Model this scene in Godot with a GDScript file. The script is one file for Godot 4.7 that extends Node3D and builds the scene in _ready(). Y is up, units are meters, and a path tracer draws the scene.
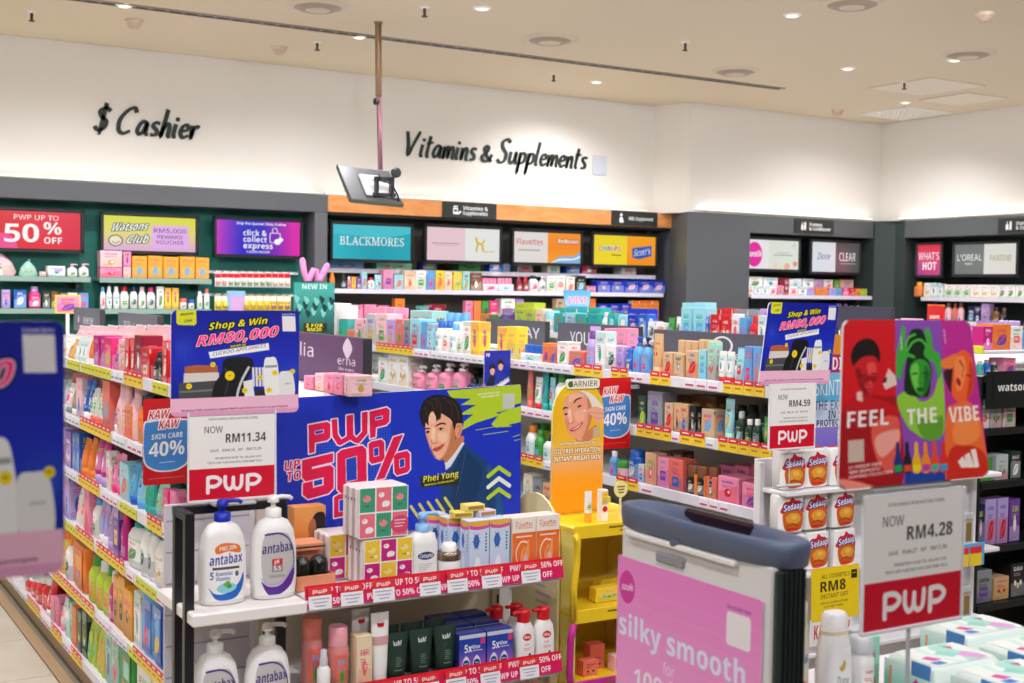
extends Node3D
# A pharmacy sales floor: aisles of shelves, promotional signs, wall bays with screens. X runs along the back wall, -Z towards it, metres.

const PAL := {
	"white": "f1efed", "ivory": "efe6d2", "cream": "ead9b4", "pale pink": "f3c3cc", "pink": "ef8fb0", "hot pink": "e62f7c", "red": "d3141f",
	"crimson": "8e1230", "coral": "ea6f5c", "orange": "f0832a", "amber": "f2a62c", "yellow": "f5d03a", "lime": "b9cf35", "green": "3d9a3f",
	"dark green": "1d3b2d", "mint": "9fdcc6", "teal": "27a79b", "aqua": "9bd9e6", "sky blue": "5ea9e2", "blue": "1f5fc0", "royal blue": "1530b4",
	"navy": "151d55", "lavender": "bda5dd", "purple": "73409f", "magenta": "c21b80", "brown": "7c4a2e", "tan": "d9b184", "black": "191a1c",
	"grey": "8f9499", "silver": "c5c8cc",
}
const ORD := ["first", "second", "third", "fourth", "fifth", "sixth", "seventh", "eighth", "ninth", "tenth", "eleventh", "twelfth", "thirteenth", "fourteenth", "fifteenth", "sixteenth", "seventeenth", "eighteenth", "nineteenth", "twentieth"]
var mats := {}
var shapes := {}
var used := {}
var protos := {}
var font_bold: SystemFont
var font_plain: SystemFont
var font_serif: SystemFont
var atlas: ImageTexture
var tiles := {}
var rng := RandomNumberGenerator.new()


# ---------------------------------------------------------------- naming
func numbered(called: String) -> String:
	var n: int = used.get(called, 0)
	used[called] = n + 1
	return called if n == 0 else "%s_%03d" % [called, n]

func tag(o: Node3D, label: String, category: String, group := "") -> Node3D:
	o.set_meta("label", label)
	o.set_meta("category", category)
	if group:
		o.set_meta("group", group)
	return o

func thing(called: String, label: String, category: String, at := Vector3.ZERO, turn := 0.0, group := "") -> Node3D:
	var o := Node3D.new()
	o.name = numbered(called)
	add_child(o)
	o.position = at
	o.rotation.y = turn
	return tag(o, label, category, group)

func put(called: String, mesh: Mesh, m: Material, parent: Node, at := Vector3.ZERO, turn := Vector3.ZERO) -> MeshInstance3D:
	var o := MeshInstance3D.new()
	var n := 0
	var full := called
	if parent == self:
		full = numbered(called)
	else:
		while parent.has_node(NodePath(full)):
			n += 1
			full = "%s_%03d" % [called, n]
	o.name = full
	o.mesh = mesh
	o.material_override = m
	o.position = at
	o.rotation = turn
	parent.add_child(o, true)
	return o

func struct(called: String, mesh: Mesh, m: Material, at := Vector3.ZERO, label := "", turn := Vector3.ZERO) -> MeshInstance3D:
	var o := MeshInstance3D.new()
	o.name = called
	o.mesh = mesh
	o.material_override = m
	o.position = at
	o.rotation = turn
	add_child(o)
	o.set_meta("kind", "structure")
	if label:
		o.set_meta("label", label)
	return o

# A copy of a prototype that is not in the tree, with its parts and their sub-parts.
func copy(src: Node3D, label: String, category: String, at: Vector3, turn := 0.0, group := "") -> Node3D:
	var o: Node3D = src.duplicate()
	o.name = numbered(String(src.name))
	add_child(o)
	o.position = at
	o.rotation.y = turn
	return tag(o, label, category, group)

func proto(called: String) -> Node3D:
	var o := Node3D.new()
	o.name = called
	return o


# ---------------------------------------------------------------- materials
func mat(key: String, hex: String, rough := 0.5, metal := 0.0) -> StandardMaterial3D:
	if not mats.has(key):
		var m := StandardMaterial3D.new()
		m.resource_name = key
		m.albedo_color = Color(hex)
		m.roughness = rough
		m.metallic = metal
		mats[key] = m
	return mats[key]

func pm(color: String, rough := 0.38) -> StandardMaterial3D:
	return mat("%s %.2f" % [color, rough], PAL[color], rough)

func printed(key: String, im: Image, rough := 0.4, glow := 0.0) -> StandardMaterial3D:
	var m := StandardMaterial3D.new()
	m.resource_name = key
	var t := ImageTexture.create_from_image(im)
	m.roughness = rough
	if glow > 0.0:
		m.albedo_color = Color.BLACK
		m.emission_enabled = true
		m.emission = Color.WHITE
		m.emission_operator = BaseMaterial3D.EMISSION_OP_MULTIPLY
		m.emission_texture = t
		m.emission_energy_multiplier = glow
	else:
		m.albedo_texture = t
	m.texture_repeat = false
	mats[key] = m
	return m

func art(tile: String) -> StandardMaterial3D:
	var key := "art " + tile
	if not mats.has(key):
		var m := StandardMaterial3D.new()
		m.resource_name = key
		m.roughness = 0.36
		m.albedo_texture = atlas
		var n: int = tiles[tile]
		m.uv1_scale = Vector3(0.0605, 0.0605, 1)
		m.uv1_offset = Vector3((n % 16) * 0.0625 + 0.001, (n / 16) * 0.0625 + 0.001, 0)
		mats[key] = m
	return mats[key]


# ---------------------------------------------------------------- shapes
func face(st: SurfaceTool, pts: Array, out: Vector3, uv := []) -> void:
	for k in range(1, pts.size() - 1):
		var n: Vector3 = (pts[k] - pts[0]).cross(pts[k + 1] - pts[0])
		var order := [0, k + 1, k] if n.dot(out) > 0.0 else [0, k, k + 1]
		for i in order:
			if uv.size():
				st.set_uv(uv[i])
			st.add_vertex(pts[i])

# A box standing on y = 0 with chamfered edges.
func cbox(w: float, h: float, d: float, c := 0.0015) -> ArrayMesh:
	var key := "box %.4f %.4f %.4f %.4f" % [w, h, d, c]
	if shapes.has(key):
		return shapes[key]
	var st := SurfaceTool.new()
	st.begin(Mesh.PRIMITIVE_TRIANGLES)
	add_cbox(st, Vector3(0, h / 2, 0), Vector3(w, h, d), c)
	st.generate_normals()
	shapes[key] = st.commit()
	return shapes[key]

func add_cbox(st: SurfaceTool, at: Vector3, size: Vector3, c: float) -> void:
	var e := size / 2
	c = minf(c, minf(e.x, minf(e.y, e.z)) * 0.9)
	st.set_smooth_group(-1)
	var i := e - Vector3(c, c, c)
	for a in 3:
		var b := (a + 1) % 3
		var g := (a + 2) % 3
		for s in [-1.0, 1.0]:
			var pts := []
			for q in [[-1, -1], [1, -1], [1, 1], [-1, 1]]:
				var p := Vector3.ZERO
				p[a] = s * e[a]
				p[b] = q[0] * i[b]
				p[g] = q[1] * i[g]
				pts.append(at + p)
			var out := Vector3.ZERO
			out[a] = s
			face(st, pts, out)
		for s in [[-1.0, -1.0], [-1.0, 1.0], [1.0, -1.0], [1.0, 1.0]]:
			var pts := []
			for q in [[0, -1.0], [1, -1.0], [1, 1.0], [0, 1.0]]:
				var p := Vector3.ZERO
				p[a] = q[1] * i[a]
				p[b] = s[0] * (e[b] if q[0] == 0 else i[b])
				p[g] = s[1] * (i[g] if q[0] == 0 else e[g])
				pts.append(at + p)
			var out := Vector3.ZERO
			out[b] = s[0]
			out[g] = s[1]
			face(st, pts, out)
	for x in [-1.0, 1.0]:
		for y in [-1.0, 1.0]:
			for z in [-1.0, 1.0]:
				face(st, [at + Vector3(x * e.x, y * i.y, z * i.z), at + Vector3(x * i.x, y * e.y, z * i.z), at + Vector3(x * i.x, y * i.y, z * e.z)], Vector3(x, y, z))

# Sections [y, half width, half depth, squareness (2 = ellipse), z offset]; a repeated section makes a crease.
func loft(secs: Array, seg := 20, a0 := -PI, a1 := PI, grow := 0.0, caps := true) -> ArrayMesh:
	var key := "loft %s %d %.3f %.3f %.4f %s" % [secs, seg, a0, a1, grow, caps]
	if shapes.has(key):
		return shapes[key]
	var st := SurfaceTool.new()
	st.begin(Mesh.PRIMITIVE_TRIANGLES)
	add_loft(st, secs, seg, a0, a1, grow, caps)
	st.generate_normals()
	shapes[key] = st.commit()
	return shapes[key]

func add_loft(st: SurfaceTool, secs: Array, seg := 20, a0 := -PI, a1 := PI, grow := 0.0, caps := true, at := Vector3.ZERO) -> void:
	var rings := []
	var y0: float = secs[0][0]
	var y1: float = secs[-1][0]
	for s in secs:
		var ring := []
		var n: float = s[3] if s.size() > 3 else 2.0
		var zo: float = s[4] if s.size() > 4 else 0.0
		for k in seg + 1:
			var t := a0 + (a1 - a0) * k / seg
			var sx := sin(t)
			var cz := cos(t)
			ring.append(at + Vector3((s[1] + grow) * signf(sx) * pow(absf(sx), 2.0 / n), s[0], zo + (s[2] + grow) * signf(cz) * pow(absf(cz), 2.0 / n)))
		if a1 - a0 > 6.28:
			ring[seg] = ring[0]
		rings.append(ring)
	# a full turn is unrolled; a front label is laid on flat, as printed
	var us := []
	for k in seg + 1:
		var n2: float = secs[0][3] if secs[0].size() > 3 else 2.0
		var wide := pow(sin(minf(a1, PI / 2)), 2.0 / n2)
		var t := a0 + (a1 - a0) * k / seg
		us.append(float(k) / seg if a1 - a0 > 6.28 else 0.5 + 0.5 * signf(sin(t)) * pow(absf(sin(t)), 2.0 / n2) / wide)
	var group := 1
	for r in secs.size() - 1:
		if absf(secs[r][0] - secs[r + 1][0]) < 1e-6 and absf(secs[r][1] - secs[r + 1][1]) < 1e-6:
			group += 1
			continue
		st.set_smooth_group(group)
		var v0: float = 1.0 - (secs[r][0] - y0) / (y1 - y0)
		var v1: float = 1.0 - (secs[r + 1][0] - y0) / (y1 - y0)
		for k in seg:
			var u0: float = us[k]
			var u1: float = us[k + 1]
			for c in [[r, k, u0, v0], [r + 1, k, u0, v1], [r + 1, k + 1, u1, v1], [r, k, u0, v0], [r + 1, k + 1, u1, v1], [r, k + 1, u1, v0]]:
				st.set_uv(Vector2(c[2], c[3]))
				st.add_vertex(rings[c[0]][c[1]])
	if caps and a1 - a0 > 6.28:
		for e in [0, secs.size() - 1]:
			st.set_smooth_group(100 + e)
			var mid: Vector3 = at + Vector3(0, secs[e][0], secs[e][4] if secs[e].size() > 4 else 0.0)
			for k in seg:
				st.set_uv(Vector2(0.5, 0.5))
				var pair := [k, k + 1] if e == 0 else [k + 1, k]
				st.add_vertex(mid)
				st.add_vertex(rings[e][pair[0]])
				st.add_vertex(rings[e][pair[1]])

func add_tube(st: SurfaceTool, path: Array, r: float, seg := 8, closed := false) -> void:
	st.set_smooth_group(200)
	var rings := []
	var up := Vector3(0.13, 0.97, 0.21).normalized()
	for k in path.size():
		var a: Vector3 = path[maxi(k - 1, 0)] if not closed else path[posmod(k - 1, path.size())]
		var b: Vector3 = path[mini(k + 1, path.size() - 1)] if not closed else path[(k + 1) % path.size()]
		var t := (b - a).normalized()
		var x := t.cross(up if absf(t.dot(up)) < 0.95 else Vector3.RIGHT).normalized()
		var y := x.cross(t).normalized()
		var ring := []
		for i in seg:
			var ang := TAU * i / seg
			ring.append(path[k] + (x * cos(ang) + y * sin(ang)) * r)
		rings.append([ring, path[k], t])
	for k in rings.size() - (0 if closed else 1):
		var n: Array = rings[(k + 1) % rings.size()]
		for i in seg:
			var j := (i + 1) % seg
			var mid: Vector3 = (rings[k][0][i] + n[0][j]) / 2 - (rings[k][1] + n[1]) / 2
			face(st, [rings[k][0][i], rings[k][0][j], n[0][j], n[0][i]], mid)
	if not closed:
		face(st, rings[0][0], -rings[0][2])
		face(st, rings[-1][0], rings[-1][2])

func tube(path: Array, r: float, seg := 8, closed := false) -> ArrayMesh:
	var st := SurfaceTool.new()
	st.begin(Mesh.PRIMITIVE_TRIANGLES)
	add_tube(st, path, r, seg, closed)
	st.generate_normals()
	return st.commit()

func rrect(w: float, h: float, r: float, seg := 5) -> PackedVector2Array:
	var p := PackedVector2Array()
	r = minf(r, minf(w, h) * 0.499)
	for c in [[1, 1, 0.0], [-1, 1, PI / 2], [-1, -1, PI], [1, -1, PI * 1.5]]:
		for k in seg + 1:
			var a: float = c[2] + PI / 2 * k / seg
			p.append(Vector2(c[0] * (w / 2 - r) + r * cos(a), c[1] * (h / 2 - r) + r * sin(a)))
	return p

# An extruded outline in the XY plane; surface 0 is the front (at z = depth / 2, UVs across the bounding box), surface 1 the sides and back.
func plate(shape_: PackedVector2Array, depth: float, warp := []) -> ArrayMesh:
	var am := ArrayMesh.new()
	var poly := shape_
	var box := Rect2(poly[0], Vector2.ZERO)
	for p in poly:
		box = box.expand(p)
	var tri := Geometry2D.triangulate_polygon(poly)
	var st := SurfaceTool.new()
	st.begin(Mesh.PRIMITIVE_TRIANGLES)
	st.set_smooth_group(-1)
	if warp.size():
		# a bent sheet is laid out in rows of small cells, so that the print bends evenly
		var rows := 24
		var cut: Array = []
		for r in rows + 1:
			var y := -0.5 + (float(r) / rows)
			y = clampf(y, -0.4999, 0.4999)
			var lo := 0.5
			var hi := -0.5
			for k in poly.size():
				var a := poly[k]
				var b := poly[(k + 1) % poly.size()]
				if (a.y <= y) != (b.y <= y):
					var x := a.x + (y - a.y) / (b.y - a.y) * (b.x - a.x)
					lo = minf(lo, x)
					hi = maxf(hi, x)
			cut.append([y, lo, hi])
		for r in rows:
			for c in 12:
				var q := []
				var uv := []
				for e in [[0, 0], [0, 1], [1, 1], [1, 0]]:
					var w: Array = cut[r + e[0]]
					var v := Vector2(lerpf(w[1], w[2], (c + e[1]) / 12.0), w[0])
					q.append(Vector3(bent(warp, v).x, bent(warp, v).y, depth / 2))
					uv.append(Vector2(v.x + 0.5, 0.5 - v.y))
				face(st, q, Vector3.BACK, uv)
	else:
		for k in range(0, tri.size(), 3):
			var pts := []
			var uv := []
			for i in 3:
				var p := poly[tri[k + i]]
				pts.append(Vector3(p.x, p.y, depth / 2))
				uv.append(Vector2((p.x - box.position.x) / box.size.x, 1.0 - (p.y - box.position.y) / box.size.y))
			face(st, pts, Vector3.BACK, uv)
	st.generate_normals()
	st.commit(am)
	if warp.size():
		poly = PackedVector2Array()
		for p in shape_:
			poly.append(bent(warp, p))
	var sb := SurfaceTool.new()
	sb.begin(Mesh.PRIMITIVE_TRIANGLES)
	sb.set_smooth_group(-1)
	for k in range(0, tri.size(), 3):
		face(sb, [Vector3(poly[tri[k]].x, poly[tri[k]].y, -depth / 2), Vector3(poly[tri[k + 1]].x, poly[tri[k + 1]].y, -depth / 2), Vector3(poly[tri[k + 2]].x, poly[tri[k + 2]].y, -depth / 2)], Vector3.FORWARD)
	var area := 0.0
	for k in poly.size():
		area += poly[k].cross(poly[(k + 1) % poly.size()])
	for k in poly.size():
		var a := poly[k]
		var b := poly[(k + 1) % poly.size()]
		if a.distance_to(b) > 1e-6:
			face(sb, [Vector3(a.x, a.y, depth / 2), Vector3(b.x, b.y, depth / 2), Vector3(b.x, b.y, -depth / 2), Vector3(a.x, a.y, -depth / 2)], Vector3(b.y - a.y, a.x - b.x, 0) * signf(area))
	sb.generate_normals()
	sb.commit(am)
	return am

# Moves the corners of a unit square to those given (TL, TR, BR, BL).
func bent(c: Array, p: Vector2) -> Vector2:
	return (c[3] as Vector2).lerp(c[2], p.x + 0.5).lerp((c[0] as Vector2).lerp(c[1], p.x + 0.5), p.y + 0.5)

func board(called: String, poly: PackedVector2Array, depth: float, front: Material, rest: Material, parent: Node, at := Vector3.ZERO, turn := Vector3.ZERO, warp := []) -> MeshInstance3D:
	var o := put(called, plate(poly, depth, warp), null, parent, at, turn)
	o.set_surface_override_material(0, front)
	o.set_surface_override_material(1, rest)
	return o

func quad(w: float, h: float) -> QuadMesh:
	var key := "quad %.4f %.4f" % [w, h]
	if not shapes.has(key):
		var q := QuadMesh.new()
		q.size = Vector2(w, h)
		shapes[key] = q
	return shapes[key]

func bars(list: Array, c := 0.002) -> ArrayMesh:
	var st := SurfaceTool.new()
	st.begin(Mesh.PRIMITIVE_TRIANGLES)
	for b in list:
		add_cbox(st, b[0], b[1], c)
	st.generate_normals()
	return st.commit()

func bar(size: Vector3, c := 0.002) -> ArrayMesh:
	var key := "bar %s %.4f" % [size, c]
	if not shapes.has(key):
		shapes[key] = bars([[Vector3.ZERO, size]], c)
	return shapes[key]


# ---------------------------------------------------------------- painting flat print
func fill(im: Image, pts: PackedVector2Array, col: Color) -> void:
	var lo := 1e9
	var hi := -1e9
	for p in pts:
		lo = minf(lo, p.y)
		hi = maxf(hi, p.y)
	var n := pts.size()
	for y in range(maxi(0, int(floor(lo))), mini(im.get_height() - 1, int(ceil(hi))) + 1):
		var yc := y + 0.5
		var xs := []
		for k in n:
			var a := pts[k]
			var b := pts[(k + 1) % n]
			if (a.y <= yc) != (b.y <= yc):
				xs.append(a.x + (yc - a.y) / (b.y - a.y) * (b.x - a.x))
		xs.sort()
		for k in range(0, xs.size() - 1, 2):
			var x0 := int(round(xs[k]))
			var x1 := int(round(xs[k + 1]))
			if x1 > x0:
				im.fill_rect(Rect2i(x0, y, x1 - x0, 1), col)

func smooth(pts: PackedVector2Array, steps := 6, closed := true) -> PackedVector2Array:
	var out := PackedVector2Array()
	var n := pts.size()
	for k in (n if closed else n - 1):
		var a := pts[posmod(k - 1, n)] if closed else pts[maxi(k - 1, 0)]
		var d := pts[(k + 2) % n] if closed else pts[mini(k + 2, n - 1)]
		for s in steps:
			out.append(pts[k].cubic_interpolate(pts[(k + 1) % n], a, d, float(s) / steps))
	if not closed:
		out.append(pts[n - 1])
	return out

func stroke(im: Image, pts: PackedVector2Array, w: float, col: Color, closed := false, square := false) -> void:
	for k in (pts.size() if closed else pts.size() - 1):
		var a := pts[k]
		var b := pts[(k + 1) % pts.size()]
		var d := (b - a).normalized()
		var n := d.orthogonal() * w / 2
		if square:
			a -= d * w / 2
			b += d * w / 2
		fill(im, PackedVector2Array([a + n, b + n, b - n, a - n]), col)
	if not square:
		for p in pts:
			dot(im, p, w / 2, col)

# Blur one area of a print, so that painted tones run into each other.
func soften(im: Image, box: Rect2i, k: int) -> void:
	box = box.intersection(Rect2i(0, 0, im.get_width(), im.get_height()))
	var part := im.get_region(box)
	part.resize(maxi(2, box.size.x / k), maxi(2, box.size.y / k), Image.INTERPOLATE_LANCZOS)
	part.resize(box.size.x, box.size.y, Image.INTERPOLATE_CUBIC)
	im.blit_rect(part, Rect2i(Vector2i.ZERO, box.size), box.position)

func dot(im: Image, at: Vector2, r: float, col: Color, ry := -1.0) -> void:
	if ry < 0.0:
		ry = r
	for y in range(maxi(0, int(at.y - ry)), mini(im.get_height() - 1, int(at.y + ry)) + 1):
		var f := (y + 0.5 - at.y) / ry
		if absf(f) < 1.0:
			var half := r * sqrt(1.0 - f * f)
			im.fill_rect(Rect2i(int(round(at.x - half)), y, maxi(1, int(round(2 * half))), 1), col)

func fade(im: Image, box: Rect2i, stops: Array, upright := true) -> void:
	var n := box.size.y if upright else box.size.x
	for k in n:
		var t := float(k) / maxf(n - 1, 1) * (stops.size() - 1)
		var i := mini(int(t), stops.size() - 2)
		var c: Color = Color(stops[i]).lerp(Color(stops[i + 1]), t - i)
		im.fill_rect(Rect2i(box.position.x, box.position.y + k, box.size.x, 1) if upright else Rect2i(box.position.x + k, box.position.y, 1, box.size.y), c)

var glyphs := {}

# Lettering at (x, y) = left end of the baseline, cap height h; o: w (total width), shear, turn (degrees, up to the right), edge (outline), edge_col, serif, plain, mid (centre on x).
func write(im: Image, s: String, x: float, y: float, h: float, col: Color, o := {}) -> void:
	var key := s + ("s" if o.get("serif", false) else "p" if o.get("plain", false) else "b")
	if not glyphs.has(key):
		var tm := TextMesh.new()
		tm.font = font_serif if o.get("serif", false) else font_plain if o.get("plain", false) else font_bold
		tm.text = s
		tm.font_size = 64
		tm.pixel_size = 0.01
		tm.depth = 0.0
		tm.curve_step = 2.0
		glyphs[key] = [tm.get_mesh_arrays(), tm.get_aabb()]
		var cap := TextMesh.new()
		cap.font = tm.font
		cap.text = "H"
		cap.font_size = 64
		cap.pixel_size = 0.01
		cap.depth = 0.0
		var both := TextMesh.new()
		both.font = tm.font
		both.text = "H" + s
		both.font_size = 64
		both.pixel_size = 0.01
		both.depth = 0.0
		var bb := both.get_aabb()
		glyphs[key].append(cap.get_aabb().size.y)
		glyphs[key].append(tm.get_aabb().position.y)
		# the baseline: where the foot of an H lies in the same line
		var va: PackedVector3Array = both.get_mesh_arrays()[Mesh.ARRAY_VERTEX]
		var foot := 1e9
		for v in va:
			if v.x < bb.position.x + cap.get_aabb().size.x * 0.5:
				foot = minf(foot, v.y)
		glyphs[key].append(foot)
	var g: Array = glyphs[key]
	var box: AABB = g[1]
	var sy: float = h / g[2]
	var sx: float = o.w / box.size.x if o.has("w") else sy
	var shear: float = o.get("shear", 0.0)
	var ca := cos(deg_to_rad(o.get("turn", 0.0)))
	var sa := sin(deg_to_rad(o.get("turn", 0.0)))
	var verts: PackedVector3Array = g[0][Mesh.ARRAY_VERTEX]
	var idx: PackedInt32Array = g[0][Mesh.ARRAY_INDEX]
	var flat := PackedVector2Array()
	for v in verts:
		var py: float = (v.y - g[4]) * sy
		var px: float = (v.x - (box.get_center().x if o.get("mid", false) else box.position.x)) * sx + py * shear
		flat.append(Vector2(x + px * ca + py * sa, y - py * ca + px * -sa))
	var edge: float = o.get("edge", 0.0)
	if edge > 0.0:
		var ec: Color = o.get("edge_col", Color.BLACK)
		for k in 12:
			var off := Vector2(edge, 0).rotated(TAU * k / 12)
			for t in range(0, idx.size(), 3):
				fill3(im, flat[idx[t]] + off, flat[idx[t + 1]] + off, flat[idx[t + 2]] + off, ec)
	for t in range(0, idx.size(), 3):
		fill3(im, flat[idx[t]], flat[idx[t + 1]], flat[idx[t + 2]], col)

func fill3(im: Image, a: Vector2, b: Vector2, c: Vector2, col: Color) -> void:
	var lo := minf(a.y, minf(b.y, c.y))
	var hi := maxf(a.y, maxf(b.y, c.y))
	for y in range(maxi(0, int(floor(lo))), mini(im.get_height() - 1, int(ceil(hi))) + 1):
		var yc := clampf(y + 0.5, lo, hi)
		if absf(yc - y - 0.5) > 0.35:
			continue
		var x0 := 1e9
		var x1 := -1e9
		for e in [[a, b], [b, c], [c, a]]:
			var p: Vector2 = e[0]
			var q: Vector2 = e[1]
			if absf(p.y - q.y) < 1e-6:
				continue
			var t := (yc - p.y) / (q.y - p.y)
			if t >= 0.0 and t <= 1.0:
				var xx := p.x + t * (q.x - p.x)
				x0 = minf(x0, xx)
				x1 = maxf(x1, xx)
		if x1 >= x0:
			var l := int(floor(x0 + 0.5))
			var r := int(floor(x1 + 0.5))
			if r > l:
				im.fill_rect(Rect2i(l, y, r - l, 1), col)

# Points given in the coordinates of a four-cornered outline seen at a slant (TL, TR, BR, BL), mapped to an image of size ts.
func onto(q: Array, ts: Vector2, flat: Array) -> PackedVector2Array:
	var d1: Vector2 = q[1] - q[2]
	var d2: Vector2 = q[3] - q[2]
	var d3: Vector2 = q[0] - q[1] + q[2] - q[3]
	var den := d1.cross(d2)
	var g := d3.cross(d2) / den
	var h := d1.cross(d3) / den
	var ax: Vector2 = q[1] - q[0] + g * q[1]
	var ay: Vector2 = q[3] - q[0] + h * q[3]
	var out := PackedVector2Array()
	for k in range(0, flat.size(), 2):
		var x := Vector2(flat[k], flat[k + 1])
		# (ax u + ay v + q0) = x (g u + h v + 1)
		var m1 := ax - x * g
		var m2 := ay - x * h
		var r: Vector2 = x - q[0]
		var det := m1.cross(m2)
		out.append(Vector2(r.cross(m2) / det, m1.cross(r) / det) * ts)
	return out

func canvas(w: int, h: int, hex: String) -> Image:
	var im := Image.create(w, h, false, Image.FORMAT_RGBA8)
	im.fill(Color(hex))
	return im

# Packaging art, eight designs for each colour: a brand word of blocks, a picture, small print.
func block_word(im: Image, x: int, y: int, w: int, h: int, col: Color) -> void:
	var at := x
	while at < x + w - 3:
		var b := rng.randi_range(int(h * 0.4), int(h * 0.8))
		var kind := rng.randi_range(0, 3)
		if kind == 0:
			im.fill_rect(Rect2i(at, y, maxi(2, h / 4), h), col)
			im.fill_rect(Rect2i(at, y, b, maxi(2, h / 5)), col)
			im.fill_rect(Rect2i(at, y + h / 2, b, maxi(2, h / 5)), col)
		elif kind == 1:
			im.fill_rect(Rect2i(at, y, b, h), col)
			im.fill_rect(Rect2i(at + maxi(2, h / 4), y + h / 4, maxi(1, b - h / 2), maxi(1, h / 2)), im.get_pixel(clampi(x - 3, 0, 127), clampi(y - 2, 0, 127)))
		elif kind == 2:
			im.fill_rect(Rect2i(at, y, maxi(2, h / 4), h), col)
			im.fill_rect(Rect2i(at + b - maxi(2, h / 4), y + h / 3, maxi(2, h / 4), h - h / 3), col)
			im.fill_rect(Rect2i(at, y + h / 3, b, maxi(2, h / 5)), col)
		else:
			im.fill_rect(Rect2i(at, y + h - maxi(2, h / 4), b, maxi(2, h / 4)), col)
			im.fill_rect(Rect2i(at + b / 3, y, maxi(2, h / 4), h), col)
		at += b + maxi(2, h / 6)

func paint_atlas() -> void:
	var im := canvas(2048, 2048, "ffffff")
	var n := 0
	rng.seed = 11
	var names := PAL.keys()
	for variant in 8:
		for nm in names:
			tiles["%s %d" % [nm, variant]] = n
			var tile := canvas(128, 128, PAL[nm])
			var base := Color(PAL[nm])
			var pale := base.get_luminance() > 0.5
			var accents: Array = ["e62f7c", "1f5fc0", "27a79b", "73409f", "d3141f", "3d9a3f", "ea6f5c", "c9a04a", "30323a", "5ea9e2"] if pale else ["f4f1ee", "f5d03a", "f3c3cc", "9bd9e6", "efe6d2", "b9cf35", "f4f1ee", "ead9b4"]
			var ink := Color(accents[rng.randi_range(0, accents.size() - 1)])
			var other := Color(accents[rng.randi_range(0, accents.size() - 1)])
			var soft := base.lerp(Color.WHITE if not pale else other, 0.4 if not pale else 0.22)
			var cut := rng.randi_range(44, 92)
			match variant % 4:
				0:
					tile.fill_rect(Rect2i(0, cut, 128, 128 - cut), soft)
				1:
					fill(tile, smooth(pts([-10, cut, 40, cut + 14, 140, cut - 24, 140, 140, -10, 140])), soft)
				2:
					fill(tile, pts([0, cut + 20, 128, cut - 26, 128, 128, 0, 128]), soft)
				3:
					tile.fill_rect(Rect2i(0, 0, 128, rng.randi_range(16, 40)), soft)
					tile.fill_rect(Rect2i(0, 110, 128, 18), soft)
			var by := rng.randi_range(12, 30)
			var bw := rng.randi_range(50, 92)
			block_word(tile, 64 - bw / 2, by, bw, rng.randi_range(10, 18), ink)
			var py := rng.randi_range(70, 92)
			match rng.randi_range(0, 4):
				0:
					dot(tile, V(64, py), rng.randf_range(14, 26), other)
					dot(tile, V(70, py - 4), rng.randf_range(6, 12), base.lerp(Color.WHITE, 0.5))
				1:
					fill(tile, smooth(pts([64, py - 30, 84, py + 2, 64, py + 24, 44, py + 2])), other)
				2:
					fill(tile, smooth(pts([30, py + 20, 52, py - 22, 96, py - 26, 92, py + 12, 60, py + 26])), other)
					stroke(tile, pts([40, py + 16, 88, py - 18]), 3, base)
				3:
					for k in 3:
						dot(tile, V(40 + k * 24, py + (k % 2) * 10), 11, other if k % 2 else ink)
				4:
					fill(tile, rounded(32, py - 18, 64, 40, 8), other)
					block_word(tile, 42, py - 8, 44, 14, base)
			for r in rng.randi_range(2, 4):
				tile.fill_rect(Rect2i(24 + r * 3, by + 24 + r * 7, rng.randi_range(30, 76), 3), ink.lerp(base, 0.35))
			for r in 3:
				tile.fill_rect(Rect2i(14, 108 + r * 6, rng.randi_range(24, 70), 2), ink.lerp(base, 0.45))
			im.blit_rect(tile, Rect2i(0, 0, 128, 128), Vector2i(n % 16, n / 16) * 128)
			n += 1
	atlas = ImageTexture.create_from_image(im)


# ---------------------------------------------------------------- goods on the shelves
const WORD := {"box": "box", "pump": "pump bottle", "bottle": "bottle", "tube": "tube", "jar": "jar", "can": "spray can", "pouch": "pouch", "pack": "soft pack", "card": "blister card", "stick": "slim tube", "tray": "display tray"}
const NODE := {"box": "carton", "pump": "pump_bottle", "bottle": "cap_bottle", "tube": "squeeze_tube", "jar": "lidded_jar", "can": "spray_can", "pouch": "stand_up_pouch", "pack": "soft_pack", "card": "blister_card", "stick": "slim_tube", "tray": "display_tray"}
const CAT := {"box": "box", "pump": "bottle", "bottle": "bottle", "tube": "tube", "jar": "jar", "can": "spray can", "pouch": "pouch", "pack": "pack", "card": "card", "stick": "tube", "tray": "tray"}

func pump_head(st: SurfaceTool, y: float, r: float, h: float) -> void:
	add_loft(st, [[y, r * 0.34, r * 0.34], [y + h * 0.45, r * 0.34, r * 0.34], [y + h * 0.45, r * 0.75, r * 0.75], [y + h * 0.5, r * 0.8, r * 0.8], [y + h * 0.86, r * 0.72, r * 0.72], [y + h, r * 0.45, r * 0.45]], 14)
	add_tube(st, [Vector3(0, y + h * 0.8, 0), Vector3(r * 1.2, y + h * 0.86, r * 0.2), Vector3(r * 2.2, y + h * 0.8, r * 0.35), Vector3(r * 2.5, y + h * 0.62, r * 0.4)], r * 0.3, 6)

func pump_mesh(y: float, r: float, h: float) -> ArrayMesh:
	var key := "pumphead %.4f %.4f %.4f" % [y, r, h]
	if not shapes.has(key):
		var st := SurfaceTool.new()
		st.begin(Mesh.PRIMITIVE_TRIANGLES)
		pump_head(st, y, r, h)
		st.generate_normals()
		shapes[key] = st.commit()
	return shapes[key]

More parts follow.
